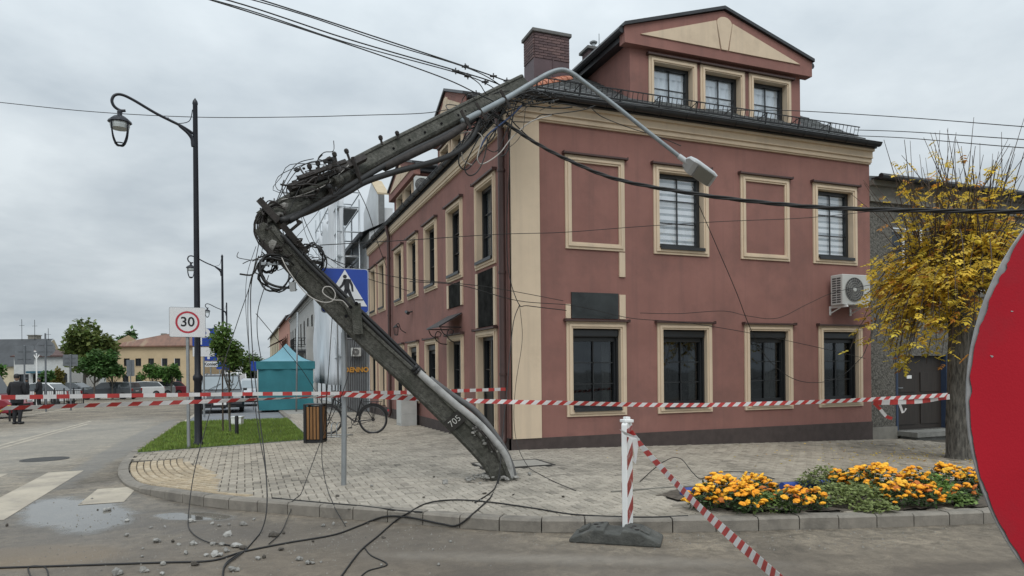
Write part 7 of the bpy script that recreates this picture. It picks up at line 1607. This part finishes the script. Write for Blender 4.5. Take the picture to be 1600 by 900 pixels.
# ------------------------------------------------------------------ flower bed
fl_m = [mat('marigold_%d' % i, c_, .8, var=.2, scale=30) for i, c_ in enumerate(((.84, .40, .020), (.82, .33, .014), (.86, .47, .04), (.50, .15, .025)))]
def flower_mesh(m_, seed):
    q = random.Random(seed); mb = MB(); rings = ((.0, .55, 1), (.35, .5, 8), (.7, .32, 10), (1.0, .0, 12), (.8, -.3, 10))
    prev = None
    for (r, z, n) in rings:
        idx = []
        for k in range(n): a = 2 * math.pi * (k + .5 * (n % 4 == 0)) / n; rr_ = r * (1 + (.16 if k % 2 else -.10)) ; idx.append(len(mb.v)); mb.v.append((math.cos(a) * rr_ * .038, math.sin(a) * rr_ * .038, (z + q.uniform(-.10, .10)) * .036))
        if prev:
            m0, m1 = len(prev), len(idx); t_ = 0; i = j = 0
            while i < m0 or j < m1:
                if j < m1 and (i >= m0 or (j + 1) / m1 <= (i + 1) / m0 or m0 == 1): mb.f.append((prev[i % m0], idx[j % m1], idx[(j + 1) % m1])); mb.mi.append(0); j += 1
                else: mb.f.append((prev[i % m0], idx[j % m1], prev[(i + 1) % m0])); mb.mi.append(0); i += 1
                if m0 == 1: i = m0
        prev = idx
    o = mb.build('flower', m_, recalc=False); me = o.data; bpy.data.objects.remove(o); return me
fmesh = [flower_mesh(fl_m[i % 3], 40 + i) for i in range(6)]; fbrown = [flower_mesh(fl_m[3], 60), flower_mesh(fl_m[1], 61)]
M_mleaf = mat('marigold_leaf', (.035, .065, .018), .8, var=.3, scale=8, tint=True); M_pale = mat('pale_leaf', (.23, .28, .095), .75, var=.2, scale=6, tint=True, transl=.3)
rf_ = random.Random(9)
def marigold(label, px, py, w_, h_, nfl, brown=False):
    p = gp(px, py - 4); r = thing('marigold_plant', label, 'flowers', p, 'orange marigolds in the kerbside bed')
    mb = MB(); tt = []; h_ *= .9
    for k in range(int(420 * w_ / .3)):
        v = Vector((rf_.gauss(0, 1), rf_.gauss(0, 1), rf_.gauss(0, 1))).normalized() * (rf_.random() ** .4); q = p + Vector((v.x * w_, v.y * w_ * .9, max(.02, h_ * .48 + v.z * h_ * .46))); k_ = rf_.uniform(.6, 1.6)
        leaflet(mb, tt, q, Vector((rf_.gauss(0, 1), rf_.gauss(0, 1), rf_.gauss(0, .7))).normalized(), Vector((rf_.gauss(0, .6), rf_.gauss(0, .6), 1)).normalized(), .065, .012, (k_, k_, k_, 1))
    for k in range(14): a = rf_.uniform(0, 6.28); mb.add([tuple(p), tuple(p + Vector((.006, 0, 0))), tuple(p + Vector((math.cos(a) * w_ * .7, math.sin(a) * w_ * .7, h_ * .8)))], [(0, 1, 2)]); tt += [(1.4, 1.2, 1, 1)] * 3
    mb.build('foliage', M_mleaf, r, recalc=False, tints=tt)
    for k in range(int(nfl * 2.3)):
        a = rf_.uniform(0, 6.28); rr_ = rf_.random() ** .6; x, y = math.cos(a) * rr_ * w_ * 1.02, math.sin(a) * rr_ * w_ * .92; z = h_ * (1.0 - .55 * rr_ ** 2) + rf_.uniform(-.04, .03)
        o = bpy.data.objects.new('flower', rf_.choice(fbrown) if (brown and rf_.random() < .55) or rf_.random() < .05 else rf_.choice(fmesh)); col.objects.link(o); o.parent = r; o.location = (x, y, z); s_ = rf_.uniform(.62, 1.12); o.scale = (s_, s_, s_); o.rotation_euler = (rf_.gauss(0, .35) + y * -1.2, rf_.gauss(0, .35) + x * 1.2, rf_.uniform(0, 6))
for lab, px, py, w_, h_, n_, br in (
 ('marigolds at the left tip of the bed, next to the sloping tape', 1098, 800, .20, .27, 17, False), ('tall marigold clump second from the left tip of the bed', 1128, 796, .26, .38, 26, False), ('bright marigolds along the kerb left of the first pale foliage', 1160, 805, .24, .30, 22, False),
 ('marigolds at the back of the left clump before the blue pipe', 1180, 782, .24, .30, 18, False), ('sparse marigolds right of the left clump with dry leaves', 1205, 792, .17, .22, 6, True),
 ('small orange marigold clump in the middle, nearest the kerb', 1236, 806, .19, .30, 15, True), ('brownish fading marigolds right of the middle clump', 1272, 800, .17, .24, 10, True),
 ('fading marigolds behind the wide pale foliage', 1312, 772, .17, .28, 12, True), ('tall marigolds at the left end of the large right clump', 1342, 776, .22, .38, 20, False), ('tallest marigold clump in the right half of the bed', 1376, 782, .25, .44, 27, False),
 ('marigolds in the middle of the large right clump, front row', 1402, 796, .22, .30, 17, False), ('marigolds behind the right green foliage', 1428, 778, .22, .36, 17, False), ('front marigolds near the right end of the bed', 1442, 796, .23, .27, 17, True),
 ('back marigolds near the right end of the bed', 1478, 768, .26, .34, 22, False), ('marigolds at the kerb beside the red sign edge', 1506, 792, .17, .24, 8, True), ('marigolds at the back right beside the red sign edge', 1522, 774, .22, .32, 14, False), ('marigolds half hidden behind the red sign', 1555, 778, .24, .34, 14, False)):
    marigold(lab, px, py, w_, h_, n_, br)
def pale(label, px, py, w_, d_, h_, n, tint=(1, 1, 1)):
    p = gp(px, py - 6); r = thing('foliage_plant', label, 'plant', p, 'pale green foliage in the kerbside bed'); mb = MB(); tt = []
    for k in range(n):
        a = rf_.uniform(0, 6.28); rr_ = rf_.random() ** .5; x, y = math.cos(a) * rr_ * w_, math.sin(a) * rr_ * d_; q = p + RGT * x + FWD * y + Z * (h_ * (1 - .6 * rr_ ** 2) * rf_.uniform(.45, 1.0)); k_ = rf_.uniform(.55, 1.3)
        leaflet(mb, tt, q, Vector((rf_.gauss(0, 1), rf_.gauss(0, 1), rf_.gauss(0, .4))).normalized(), Vector((rf_.gauss(0, .4), rf_.gauss(0, .4), 1)).normalized(), .05, .016, (k_ * tint[0], k_ * tint[1], k_ * tint[2], 1))
    mb.build('leaves', M_pale, r, recalc=False, tints=tt)
    mb = MB()
    for k in range(10): a = rf_.uniform(0, 6.28); mb.tube([p, p + RGT * (math.cos(a) * w_ * .6) + FWD * (math.sin(a) * d_ * .6) + Z * h_ * .7], .004, 3)
    mb.build('stems', M_mleaf, r)
pale('low pale foliage between the left clump and the kerb', 1196, 806, .26, .16, .22, 420, (.8, .95, .8)); pale('wide pale green foliage in the middle of the bed', 1330, 794, .46, .36, .25, 1500); pale('pale foliage at the back of the bed before the blue pipe', 1290, 772, .36, .2, .32, 750)
pale('green foliage between the two right marigold clumps', 1455, 780, .28, .22, .27, 620, (.8, 1.1, .7)); pale('green foliage at the kerb near the red sign', 1490, 796, .24, .14, .17, 380, (.8, 1.0, .8)); pale('pale foliage at the left front of the wide middle patch', 1370, 806, .22, .12, .12, 300)
# blue plastic pipe behind the bed
M_bluep = mat('blue_plastic', (.025, .06, .26), .45, var=.12)
for lab, pts in (('short end of blue plastic pipe at the left tip of the flower bed', ((1066, 769), (1076, 768), (1088, 767))), ('blue plastic pipe lying behind the bed between the two marigold clumps', ((1222, 760), (1262, 757), (1306, 752))), ('blue pipe end behind the right marigolds by the tree', ((1508, 741), (1522, 740), (1538, 738)))):
    mb = MB(); mb.tube(catmull([gp(x, y, .045) for x, y in pts], 4), .05, 12); tag(mb.build('blue_pipe', M_bluep, smooth_=40), lab, 'pipe', 'blue pipes behind the flower bed')
mb = MB(); P_ = [gp(x, y, .03) for x, y in ((955, 765), (1060, 757), (1200, 752), (1330, 744), (1530, 733))]
for i in range(4): mb.bar(P_[i] - Z * .043, P_[i + 1] - Z * .043, .03, .05)
tag(mb.build('edging_strip', mat('bed_edging', (.2, .19, .165), .9, var=.2)), 'thin grey edging strip between paving and flower bed', 'edging')

# ================================================================== VEHICLES, PEOPLE, DEBRIS
M_carglass = mat('car_glass', (.05, .06, .065), .08, var=.3, scale=1, spec=.8); M_tyre = M_rub
def car(label, loc, rz_, paint, kind='hatch', Lc=4.2, Wc=1.75, Hc=1.48, glassm=None, group='parked cars', name='parked_car'):
    """nose towards local +X"""
    r = thing(name, label, 'car', loc, group, rz_); h = Lc / 2; w_ = Wc / 2
    if kind == 'estate': top = [(-h + .12, .92), (-h + .28, Hc - .06), (-.6, Hc), (.35, Hc - .05), (1.05, .95)]
    elif kind == 'van': top = [(-h + .05, 1.0), (-h + .1, Hc), (.9, Hc), (1.35, 1.05)]
    elif kind == 'sedan': top = [(-h + .75, .95), (-.75, Hc - .05), (.1, Hc), (.45, Hc - .06), (1.1, .95)]
    else: top = [(-h + .10, .95), (-h + .5, Hc - .08), (-.4, Hc), (.35, Hc - .06), (1.05, .97)]
    low_ = [(-h + .05, .32), (-h, .6), (-h + .06, .96 if kind != 'sedan' else .98), (1.05, .97), (h - .25, .80), (h - .03, .62), (h, .40), (h - .08, .24), (-h + .15, .24)]
    def loft(poly, widths, name, m, bev):
        mb = MB(); k = len(poly); n = len(widths)
        for (y, ins) in widths:
            for (x, z) in poly: cx_ = sum(p[0] for p in poly) / k; mb.v.append((cx_ + (x - cx_) * ins, y, z if ins == 1 else .3 + (z - .3) * (1 - (1 - ins) * .25)))
        for j in range(n - 1):
            for i in range(k): mb.f.append((j * k + i, j * k + (i + 1) % k, (j + 1) * k + (i + 1) % k, (j + 1) * k + i)); mb.mi.append(0)
        mb.f += [tuple(range(k)), tuple((n - 1) * k + i for i in range(k))]; mb.mi += [0, 0]
        return mb.build(name, m, r, local=True, bevel=bev)
    loft(low_, ((-w_, .97), (-w_ + .08, 1), (w_ - .08, 1), (w_, .97)), 'body', paint, .04)
    tb = [(top[0][0] - .02, .93)] + top[1:-1] + [(top[-1][0] + .03, .93)]
    mb = MB(); k = len(tb)
    for y, sc_ in ((-w_ + .07, 0), (w_ - .07, 0)):
        for (x, z) in tb: f = (z - .93) / (Hc - .93); mb.v.append((x, y * (1 - .16 * f), z))
    for i in range(k): mb.f.append((i, (i + 1) % k, k + (i + 1) % k, k + i)); mb.mi.append(0)
    mb.f += [tuple(range(k)), tuple(range(k, 2 * k))]; mb.mi += [0, 0]; mb.build('cabin', paint, r, local=True, bevel=.03)
    # windows: side glass on each side, windscreen, rear window
    for sgn in (-1, 1):
        mb = MB(); ins = [(x * .93 + .0, .98 + (z - .93) * .86) for x, z in tb]
        mb.add([(x, sgn * ((w_ - .07) * (1 - .16 * (z - .93) / (Hc - .93)) + .006), z) for x, z in ins], [tuple(range(k))]); mb.build('side_window', glassm or M_carglass, r, local=True, recalc=False)
        mb = MB(); xm = (ins[0][0] + ins[-1][0]) / 2; mb.box(xm - .04, xm + .04, sgn * (w_ - .07) - .02, sgn * (w_ - .07) + .012, .96, Hc - .1) if False else None
    def scr(a, b_, nm, m_):
        mb = MB(); (x0_, z0_), (x1_, z1_) = a, b_; n_ = Vector((z1_ - z0_, 0, -(x1_ - x0_))).normalized(); n_ = n_ if n_.z > 0 or abs(n_.z) < .1 else -n_
        if nm == 'rear_window' and n_.x > 0: n_ = -n_
        if nm == 'windscreen' and n_.x < 0: n_ = -n_
        P = []
        for f, (x, z) in ((0.06, a), (.06, a), (.94, b_), (.94, b_)): pass
        A = Vector((x0_, 0, z0_)).lerp(Vector((x1_, 0, z1_)), .10); B = Vector((x0_, 0, z0_)).lerp(Vector((x1_, 0, z1_)), .9)
        wa, wb = (w_ - .14) * (1 - .16 * (A.z - .93) / (Hc - .93)), (w_ - .14) * (1 - .16 * (B.z - .93) / (Hc - .93))
        mb.add([tuple(Vector((A.x, s_ * wa, A.z)) + n_ * .012) for s_ in (-1, 1)] + [tuple(Vector((B.x, s_ * wb, B.z)) + n_ * .012) for s_ in (1, -1)], [(0, 1, 2, 3)]); mb.build(nm, m_, r, local=True, recalc=False)
    scr(tb[-1], tb[-2], 'windscreen', glassm or M_carglass); scr(tb[0], tb[1], 'rear_window', glassm or M_carglass)
    for x in (-h + .78, h - .82):
        for sgn in (-1, 1):
            mb = MB(); mb.lathe([(.20, -.10), (.30, -.09), (.315, -.03), (.315, .05), (.30, .09), (.19, .10)], (x, sgn * (w_ - .09), .315), (0, 1, 0), 20); wl = mb.build('wheel', M_tyre, r, local=True, smooth_=40)
            mb = MB(); mb.lathe([(.19, -.005), (.17, .012), (.05, .02)], (x, sgn * (w_ + .005), .315), (0, sgn, 0), 16); mb.build('rim', M_rim, wl, local=True)
    for sgn in (-1, 1):
        mb = MB(); mb.obox((h - .14, sgn * (w_ - .26), .68), (.16, .34, .14)); mb.build('headlight', mat('headlight', (.45, .47, .48), .2), r, local=True, bevel=.03)
        mb = MB(); mb.obox((-h + .05, sgn * (w_ - .16), .80), (.09, .16, .24)); mb.build('tail_light', mat('tail_light', (.30, .015, .015), .25), r, local=True, bevel=.02)
        mb = MB(); mb.obox((.85, sgn * (w_ + .06), 1.0), (.10, .16, .12)); mb.build('mirror', paint, r, local=True, bevel=.02)
    mb = MB(); mb.obox((h - .012, 0, .52), (.03, 1.0, .16)); mb.obox((h - .05, 0, .30), (.08, 1.3, .10)); mb.build('grille', M_black, r, local=True)
    for x, n_ in ((h + .006, .42), (-h + .02, .66)): mb = MB(); mb.obox((x, 0, n_), (.02, .50, .11)); mb.build('number_plate', M_white, r, local=True)
    return r
P_dk = mat('car_paint_dark', (.018, .02, .024), .3, .2, var=.1, coat=.6); P_red = mat('car_paint_red', (.22, .015, .03), .35, .1, var=.08, coat=.5); P_sil = mat('car_paint_silver', (.42, .44, .45), .3, .4, var=.06, coat=.5); P_wh = mat('car_paint_white', (.62, .63, .63), .3, var=.04, coat=.5); P_gr = mat('car_paint_grey', (.07, .08, .09), .3, .3, var=.1, coat=.6)
M_paleg = mat('painted_sky_glass', (.23, .27, .29), .06, var=.1, scale=1, spec=.9)  # sky reflection painted into the glass as a pale base colour
HP = math.pi / 2
cl_ = gp(340, 646, ROAD + .05); car('dark car facing the camera beyond the lawn, with roof rails', (cl_.x + .1, cl_.y + 2.0, cl_.z), -HP, P_dk, 'estate', 4.3, 1.9, 1.68, glassm=M_paleg)
crr = [o for o in bpy.data.objects if o.get('label', '').startswith('dark car facing')][0]
for s_ in (-1, 1): mb = MB(); mb.tube([(-1.7, s_ * .62, 1.70), (.3, s_ * .62, 1.70)], .02, 6); mb.build('roof_rail', M_steel, crr, local=True)
mb = MB(); mb.tube([(1.12, -.5, .99), (.8, .0, 1.25)], .012, 4); mb.tube([(1.12, .1, .99), (.8, .55, 1.25)], .012, 4); mb.build('wiper', M_black, crr, local=True)
car('silver car parked behind the dark one, left of the tent', (.55, 41.5, rz(.5, 41.5) + .05), -HP, P_sil, 'hatch', 4.1, 1.75, 1.5, glassm=M_paleg)
car('white car farther along the parking bay', (-.6, 50, rz(-.6, 50) + .05), -HP, P_wh, 'van', 4.6, 1.85, 1.95)
car('grey car in the far parking bay', (.4, 58, rz(.4, 58) + .05), -HP, P_gr, 'hatch', group='parked cars')
def carpx(label, px, py, Y, ang, paint, kind, **k): p = at(px, py, Y); return car(label, (p.x, p.y, gz(p.x, p.y) - .13), ang, paint, kind, **k)
va = math.atan2(RGT.y, RGT.x)
carpx('dark estate car seen from its side across the street', 172, 612, 58, va + math.pi, P_gr, 'estate', Lc=4.6)
carpx('white and red hatchback parked right of the dark estate', 216, 612, 64, va + math.pi + .7, P_wh, 'hatch')
carpx('silver hatchback parked before the beige house', 234, 612, 66, va + math.pi + .8, P_sil, 'hatch')
carpx('red hatchback at the right end of the parked row', 252, 612, 67, va + math.pi + .8, P_red, 'hatch')
carpx('white car behind the railings at the left', 68, 608, 46, va + math.pi, P_wh, 'sedan')
carpx('dark car partly behind the round trees', 118, 610, 66, va, P_gr, 'hatch')
carpx('red van cut off by the left edge behind the person', -52, 640, 29, va + .15, P_red, 'van', Lc=4.4, Hc=1.9)
# yellow barrier arm by the red van
p0, p1 = at(-30, 660, 26.5), at(15, 634, 26.5); yb = thing('yellow_barrier', 'yellow slanted barrier bar at the left edge before the red van', 'barrier', Vector((p0.x, p0.y, rz(p0.x, p0.y))))
M_yel = mat('yellow_paint', (.6, .45, .03), .5); mb = MB(); mb.bar(p0, p1, .14, .05); mb.build('bar', M_yel, yb); mb = MB(); mb.bar(Vector((p1.x, p1.y, rz(p1.x, p1.y))), p1, .06, .06); mb.bar(Vector((p0.x, p0.y, rz(p0.x, p0.y))), p0, .06, .06); mb.build('leg', M_black, yb)
# street railings at the left
rl = thing('street_railing', 'dark low street railing in front of the shops at the left', 'railing', at(80, 606, 42)); mb = MB(); A, B = at(40, 604, 42), at(130, 604, 42); A.z = gz(A.x, A.y) - .1; B.z = gz(B.x, B.y) - .1
for h_ in (.15, .95): mb.tube([A + Z * h_, B + Z * h_], .025, 5)
for k in range(28): q = A.lerp(B, k / 27); mb.tube([q, q + Z * .95], .012, 4)
mb.build('rails', M_black, rl)
for k in range(7): q = A.lerp(B, k / 6); mb = MB(); mb.tube([q, q + Z * 1.1], .04, 6); mb.build('post', M_black, rl)

# people
def person(label, p, h, yaw, cloth, trouser, stride=.0, name='person'):
    r = thing(name, label, 'person', p, rotz=yaw); k = h / 1.78
    V_ = {'pel': (0, 0, .95), 'spine': (0, .01, 1.15), 'chest': (0, .0, 1.36), 'neck': (0, -.01, 1.50), 'shl': (-.19, 0, 1.42), 'shr': (.19, 0, 1.42), 'ell': (-.27, -.03, 1.15), 'elr': (.27, -.03, 1.15), 'hal': (-.24, .10, .93), 'har': (.24, .10, .93),
          'hil': (-.1, 0, .90), 'hir': (.1, 0, .90), 'knl': (-.11, .03 + stride, .50), 'knr': (.11, .02 - stride * .3, .50), 'anl': (-.11, .0 + stride * .6, .08), 'anr': (.11, -.03 - stride, .09), 'tol': (-.12, .15 + stride * .6, .035), 'tor': (.12, .12 - stride, .035)}
    R_ = {'pel': .15, 'spine': .16, 'chest': .18, 'neck': .07, 'shl': .095, 'shr': .095, 'ell': .065, 'elr': .065, 'hal': .045, 'har': .045, 'hil': .12, 'hir': .12, 'knl': .085, 'knr': .085, 'anl': .06, 'anr': .06, 'tol': .045, 'tor': .045}
    E_ = [('pel', 'spine'), ('spine', 'chest'), ('chest', 'neck'), ('chest', 'shl'), ('chest', 'shr'), ('shl', 'ell'), ('shr', 'elr'), ('ell', 'hal'), ('elr', 'har'), ('pel', 'hil'), ('pel', 'hir'), ('hil', 'knl'), ('hir', 'knr'), ('knl', 'anl'), ('knr', 'anr'), ('anl', 'tol'), ('anr', 'tor')]
    ks = list(V_); me = bpy.data.meshes.new('body'); me.from_pydata([tuple(c * k for c in V_[x]) for x in ks], [(ks.index(a), ks.index(b_)) for a, b_ in E_], []); me.materials.append(cloth)
    o = bpy.data.objects.new('body', me); col.objects.link(o); o.parent = r
    sk = o.modifiers.new('skin', 'SKIN')
    for i, x in enumerate(ks): me.skin_vertices[0].data[i].radius = (R_[x] * k * .82, R_[x] * k * (.95 if x not in ('chest', 'spine', 'pel') else 1.05)); me.skin_vertices[0].data[i].use_root = x == 'pel'
    sb = o.modifiers.new('sub', 'SUBSURF'); sb.levels = sb.render_levels = 2
    mb = MB(); mb.lathe([(.0, -.13), (.05, -.12), (.075, -.06), (.082, .0), (.08, .06), (.055, .11), (0, .125)], (0, -.005, 1.655 * k), seg=14); mb.lathe([(.018, -.02), (.012, .02)], (0, .085, 1.64 * k), seg=6)
    for s_ in (-1, 1): mb.obox((s_ * .082, 0, 1.645 * k), (.015, .03, .05))
    hd_ = mb.build('head', mat('skin', (.4, .25, .18), .6), r, local=True, smooth_=60)
    mb = MB(); mb.lathe([(.088, -.03), (.092, .03), (.088, .075), (.06, .12), (0, .135)], (0, -.012, 1.655 * k), seg=14); mb.build('cap', M_black, r, local=True, smooth_=60)
    for s_ in (-1, 1):
        mb = MB(); c = Vector((s_ * .245 * k, .11 * k, .86 * k)); mb.obox(c, (.03, .06, .09))
        for f in range(4): mb.tube([c + Vector((0, -.022 + f * .015, -.04)), c + Vector((0, -.02 + f * .015 + .008, -.075)), c + Vector((-s_ * .01, -.012 + f * .015 + .012, -.10 + .006 * abs(f - 1)))], [.008, .0075, .006], 5)
        mb.tube([c + Vector((0, .03, .01)), c + Vector((0, .048, -.02)), c + Vector((0, .05, -.045))], [.009, .008, .006], 5); mb.build('hand', MATS['skin'], r, local=True, smooth_=60)
    mb = MB(); mb.lathe([(.205, -.27), (.215, -.1), (.2, .12), (.205, .3), (.19, .42), (.10, .50)], (0, 0, 1.02 * k), seg=16); mb.v = [(v[0], v[1] * .72, v[2]) for v in mb.v]; mb.build('jacket', cloth, r, local=True, smooth_=60)
    for s_, q in ((-1, 'tol'), (1, 'tor')): t_ = V_[q]; mb = MB(); mb.obox((t_[0] * k, (t_[1] - .06) * k, .05), (.10, .28, .09)); mb.build('shoe', M_black, r, local=True, bevel=.03)
    return r
M_cloth = mat('black_cloth', (.013, .014, .017), .85, var=.3, scale=6)
p = gp(27, 663, ROAD); person('person in black jacket and cap walking away at the left edge', p, 1.80, YAW * -1 + .15, M_cloth, M_cloth, .05)
for lab, px, Y in (('person in dark clothes standing by the white car at the left', 61, 40), ('person in dark clothes left of the white car, farther off', 41, 42)):
    p = at(px, 606, Y); person(lab, Vector((p.x, p.y, gz(p.x, p.y) - .1)), 1.75, rnd.uniform(0, 3), M_cloth, M_cloth)

# ------------------------------------------------------------------ debris
dp = [(525,378,1.2),(545,375,1.3),(635,430,.9),(635,505,1.3),(785,535,1.6),(755,465,.8),(825,462,.8),(865,535,1.2),(895,550,.8),(955,435,1.5),(965,548,1.4),(1060,445,.9),(1095,455,1),(1145,452,1),(1215,452,1.6),(1270,425,.9),(1135,505,1.6),(1365,508,1.7),(1065,550,1.2),(1110,552,1.2),(1180,562,2.2),(1215,570,1.4),(1130,585,1.4),(1075,605,2.0),(1030,605,1.2),(930,595,1.2),(815,650,1.1),(585,697,1.9),(715,685,1.6),(970,652,1.5),(1165,680,1.5),(1290,622,1.1),(1320,616,1.0),(1495,626,1.4),(1540,645,1.6),(1405,575,1.1),(35,455,1),(1228,372,1),(460,320,.8),(405,343,.6),(810,698,1.2),(488,374,.5),(715,570,.7),(712,610,.7)]
dp = [(x / 3.2, 680 + y / 3.2, s_) for x, y, s_ in dp] + [(400 + x / 2.857, 640 + y / 2.857, s_) for x, y, s_ in ((370,458,1.1),(300,522,1.1),(345,515,1.1),(400,508,.9),(570,575,.9),(868,593,.8),(190,672,1.3),(235,690,1.2),(255,592,1.0),(815,697,1.0),(790,630,.7),(560,697,.6),(1178,530,1.0),(1440,545,.9),(123,555,.8),(290,683,.7),(500,512,.7),(660,507,.6))]
M_chunk = [M_concnew, mat('dark_chunk', (.07, .062, .052), .95, var=.3, scale=12, bump=.6), mat('pale_chunk', (.33, .325, .305), .95, var=.15, scale=12, bump=.5)]
dr2 = random.Random(15)
refs = [('the dropped kerb', 215, 770), ('the road cables', 380, 860), ('the bottom left corner', 180, 895), ('the crossing stripes', 150, 790), ('the kerb stones', 560, 810), ('the warning board', 870, 830)]
def near_ref(x, y): return min(refs, key=lambda r: (r[1] - x) ** 2 + 4 * (r[2] - y) ** 2)[0]
for i, (x, y, s_) in enumerate(dp):
    p = gp(x, y, ROAD); mb = MB(); r = .026 * s_; kind = 1 if dr2.random() < .25 else (2 if dr2.random() < .3 else 0)
    lump(p + Z * r * .45, r, mb, 900 + i, flat=.7)
    if s_ > 1.3: lump(p + Z * r * .35 + RGT * r * dr2.uniform(.5, .9), r * .6, mb, 1900 + i, flat=.7)
    tone_ = ('pale grey', 'dark earthy', 'whitish')[kind]; size_ = 'large' if s_ > 1.35 else ('small' if s_ < .95 else 'fist sized')
    tag(mb.build('concrete_chunk', M_chunk[kind]), '%s %s chunk of broken concrete on the road near %s' % (size_, tone_, near_ref(x, y)), 'rubble', '%s %s concrete chunks near %s' % (size_, tone_, near_ref(x, y)))
mb = MB()
for k in range(1500):
    if k < 1000: x, y = dr2.gauss(330, 170), dr2.gauss(835, 34)
    else: x, y = dr2.uniform(500, 1500), dr2.uniform(826, 860)
    if y > 905 or y < 772 or x < -10: continue
    p = gp(x, y, ROAD)
    if inpoly(p.x, p.y, PAVE): continue
    q = dr2.uniform(.003, .010) * (1.3 if dr2.random() < .1 else 1); c = p + Z * q * .5; a = dr2.uniform(0, 6.28); ca, sa = math.cos(a) * q, math.sin(a) * q; j = [dr2.uniform(.6, 1.3) for _ in range(4)]
    mb.add([(c.x + ca * j[0], c.y + sa * j[0], p.z), (c.x - sa * j[1], c.y + ca * j[1], p.z), (c.x - ca * j[2], c.y - sa * j[2], p.z), (c.x + sa * j[3], c.y - ca * j[3], p.z), (c.x + ca * .2, c.y + sa * .2, p.z + q * dr2.uniform(.7, 1.3))], [(0, 1, 4), (1, 2, 4), (2, 3, 4), (3, 0, 4)])
tag(mb.build('gravel', mat('road_grit', (.2, .19, .17), .95, var=.4, scale=20), recalc=False), 'fine concrete grit strewn over the road', 'gravel', kind='stuff')
mb = MB()
for k in range(95):
    a = dr2.uniform(0, 6.28); r = abs(dr2.gauss(0, .17)); c = gp(774, 749) + Vector((math.cos(a) * r * 1.5, math.sin(a) * r, .012)); lump(c + Z * max(0, .07 - r * .15), dr2.uniform(.018, .055), mb, 3000 + k, flat=.6)
tag(mb.build('rubble_heap', M_concnew), 'small heap of grey rubble at the foot of the leaning pole', 'rubble', kind='stuff')
for i, (x, y, s_, lab) in enumerate(((678, 746, .9, 'dark crumb of asphalt on the paving left of the pole foot'), (662, 778, 1.0, 'flat dark fragment on the paving near the kerb'), (581, 760, 1.0, 'pale fragment on the paving right of the crossing sign post'), (757, 772, 1.1, 'dark fragment on the paving in front of the pole foot'), (880, 777, .9, 'dark crumb on the paving right of the pole foot'), (527, 776, .9, 'brown fragment on the kerb below the crossing sign'), (802, 774, .7, 'tiny fragment on the paving below the access cover'), (752, 783, .8, 'grey fragment by the looping cable on the paving'))):
    mb = MB(); lump(gp(x, y) + Z * .01, .028 * s_, mb, 4000 + i, flat=.5); tag(mb.build('concrete_chunk', M_chunk[0 if 'pale' in lab or 'grey' in lab else 1]), lab, 'rubble', 'fragments on the paving')
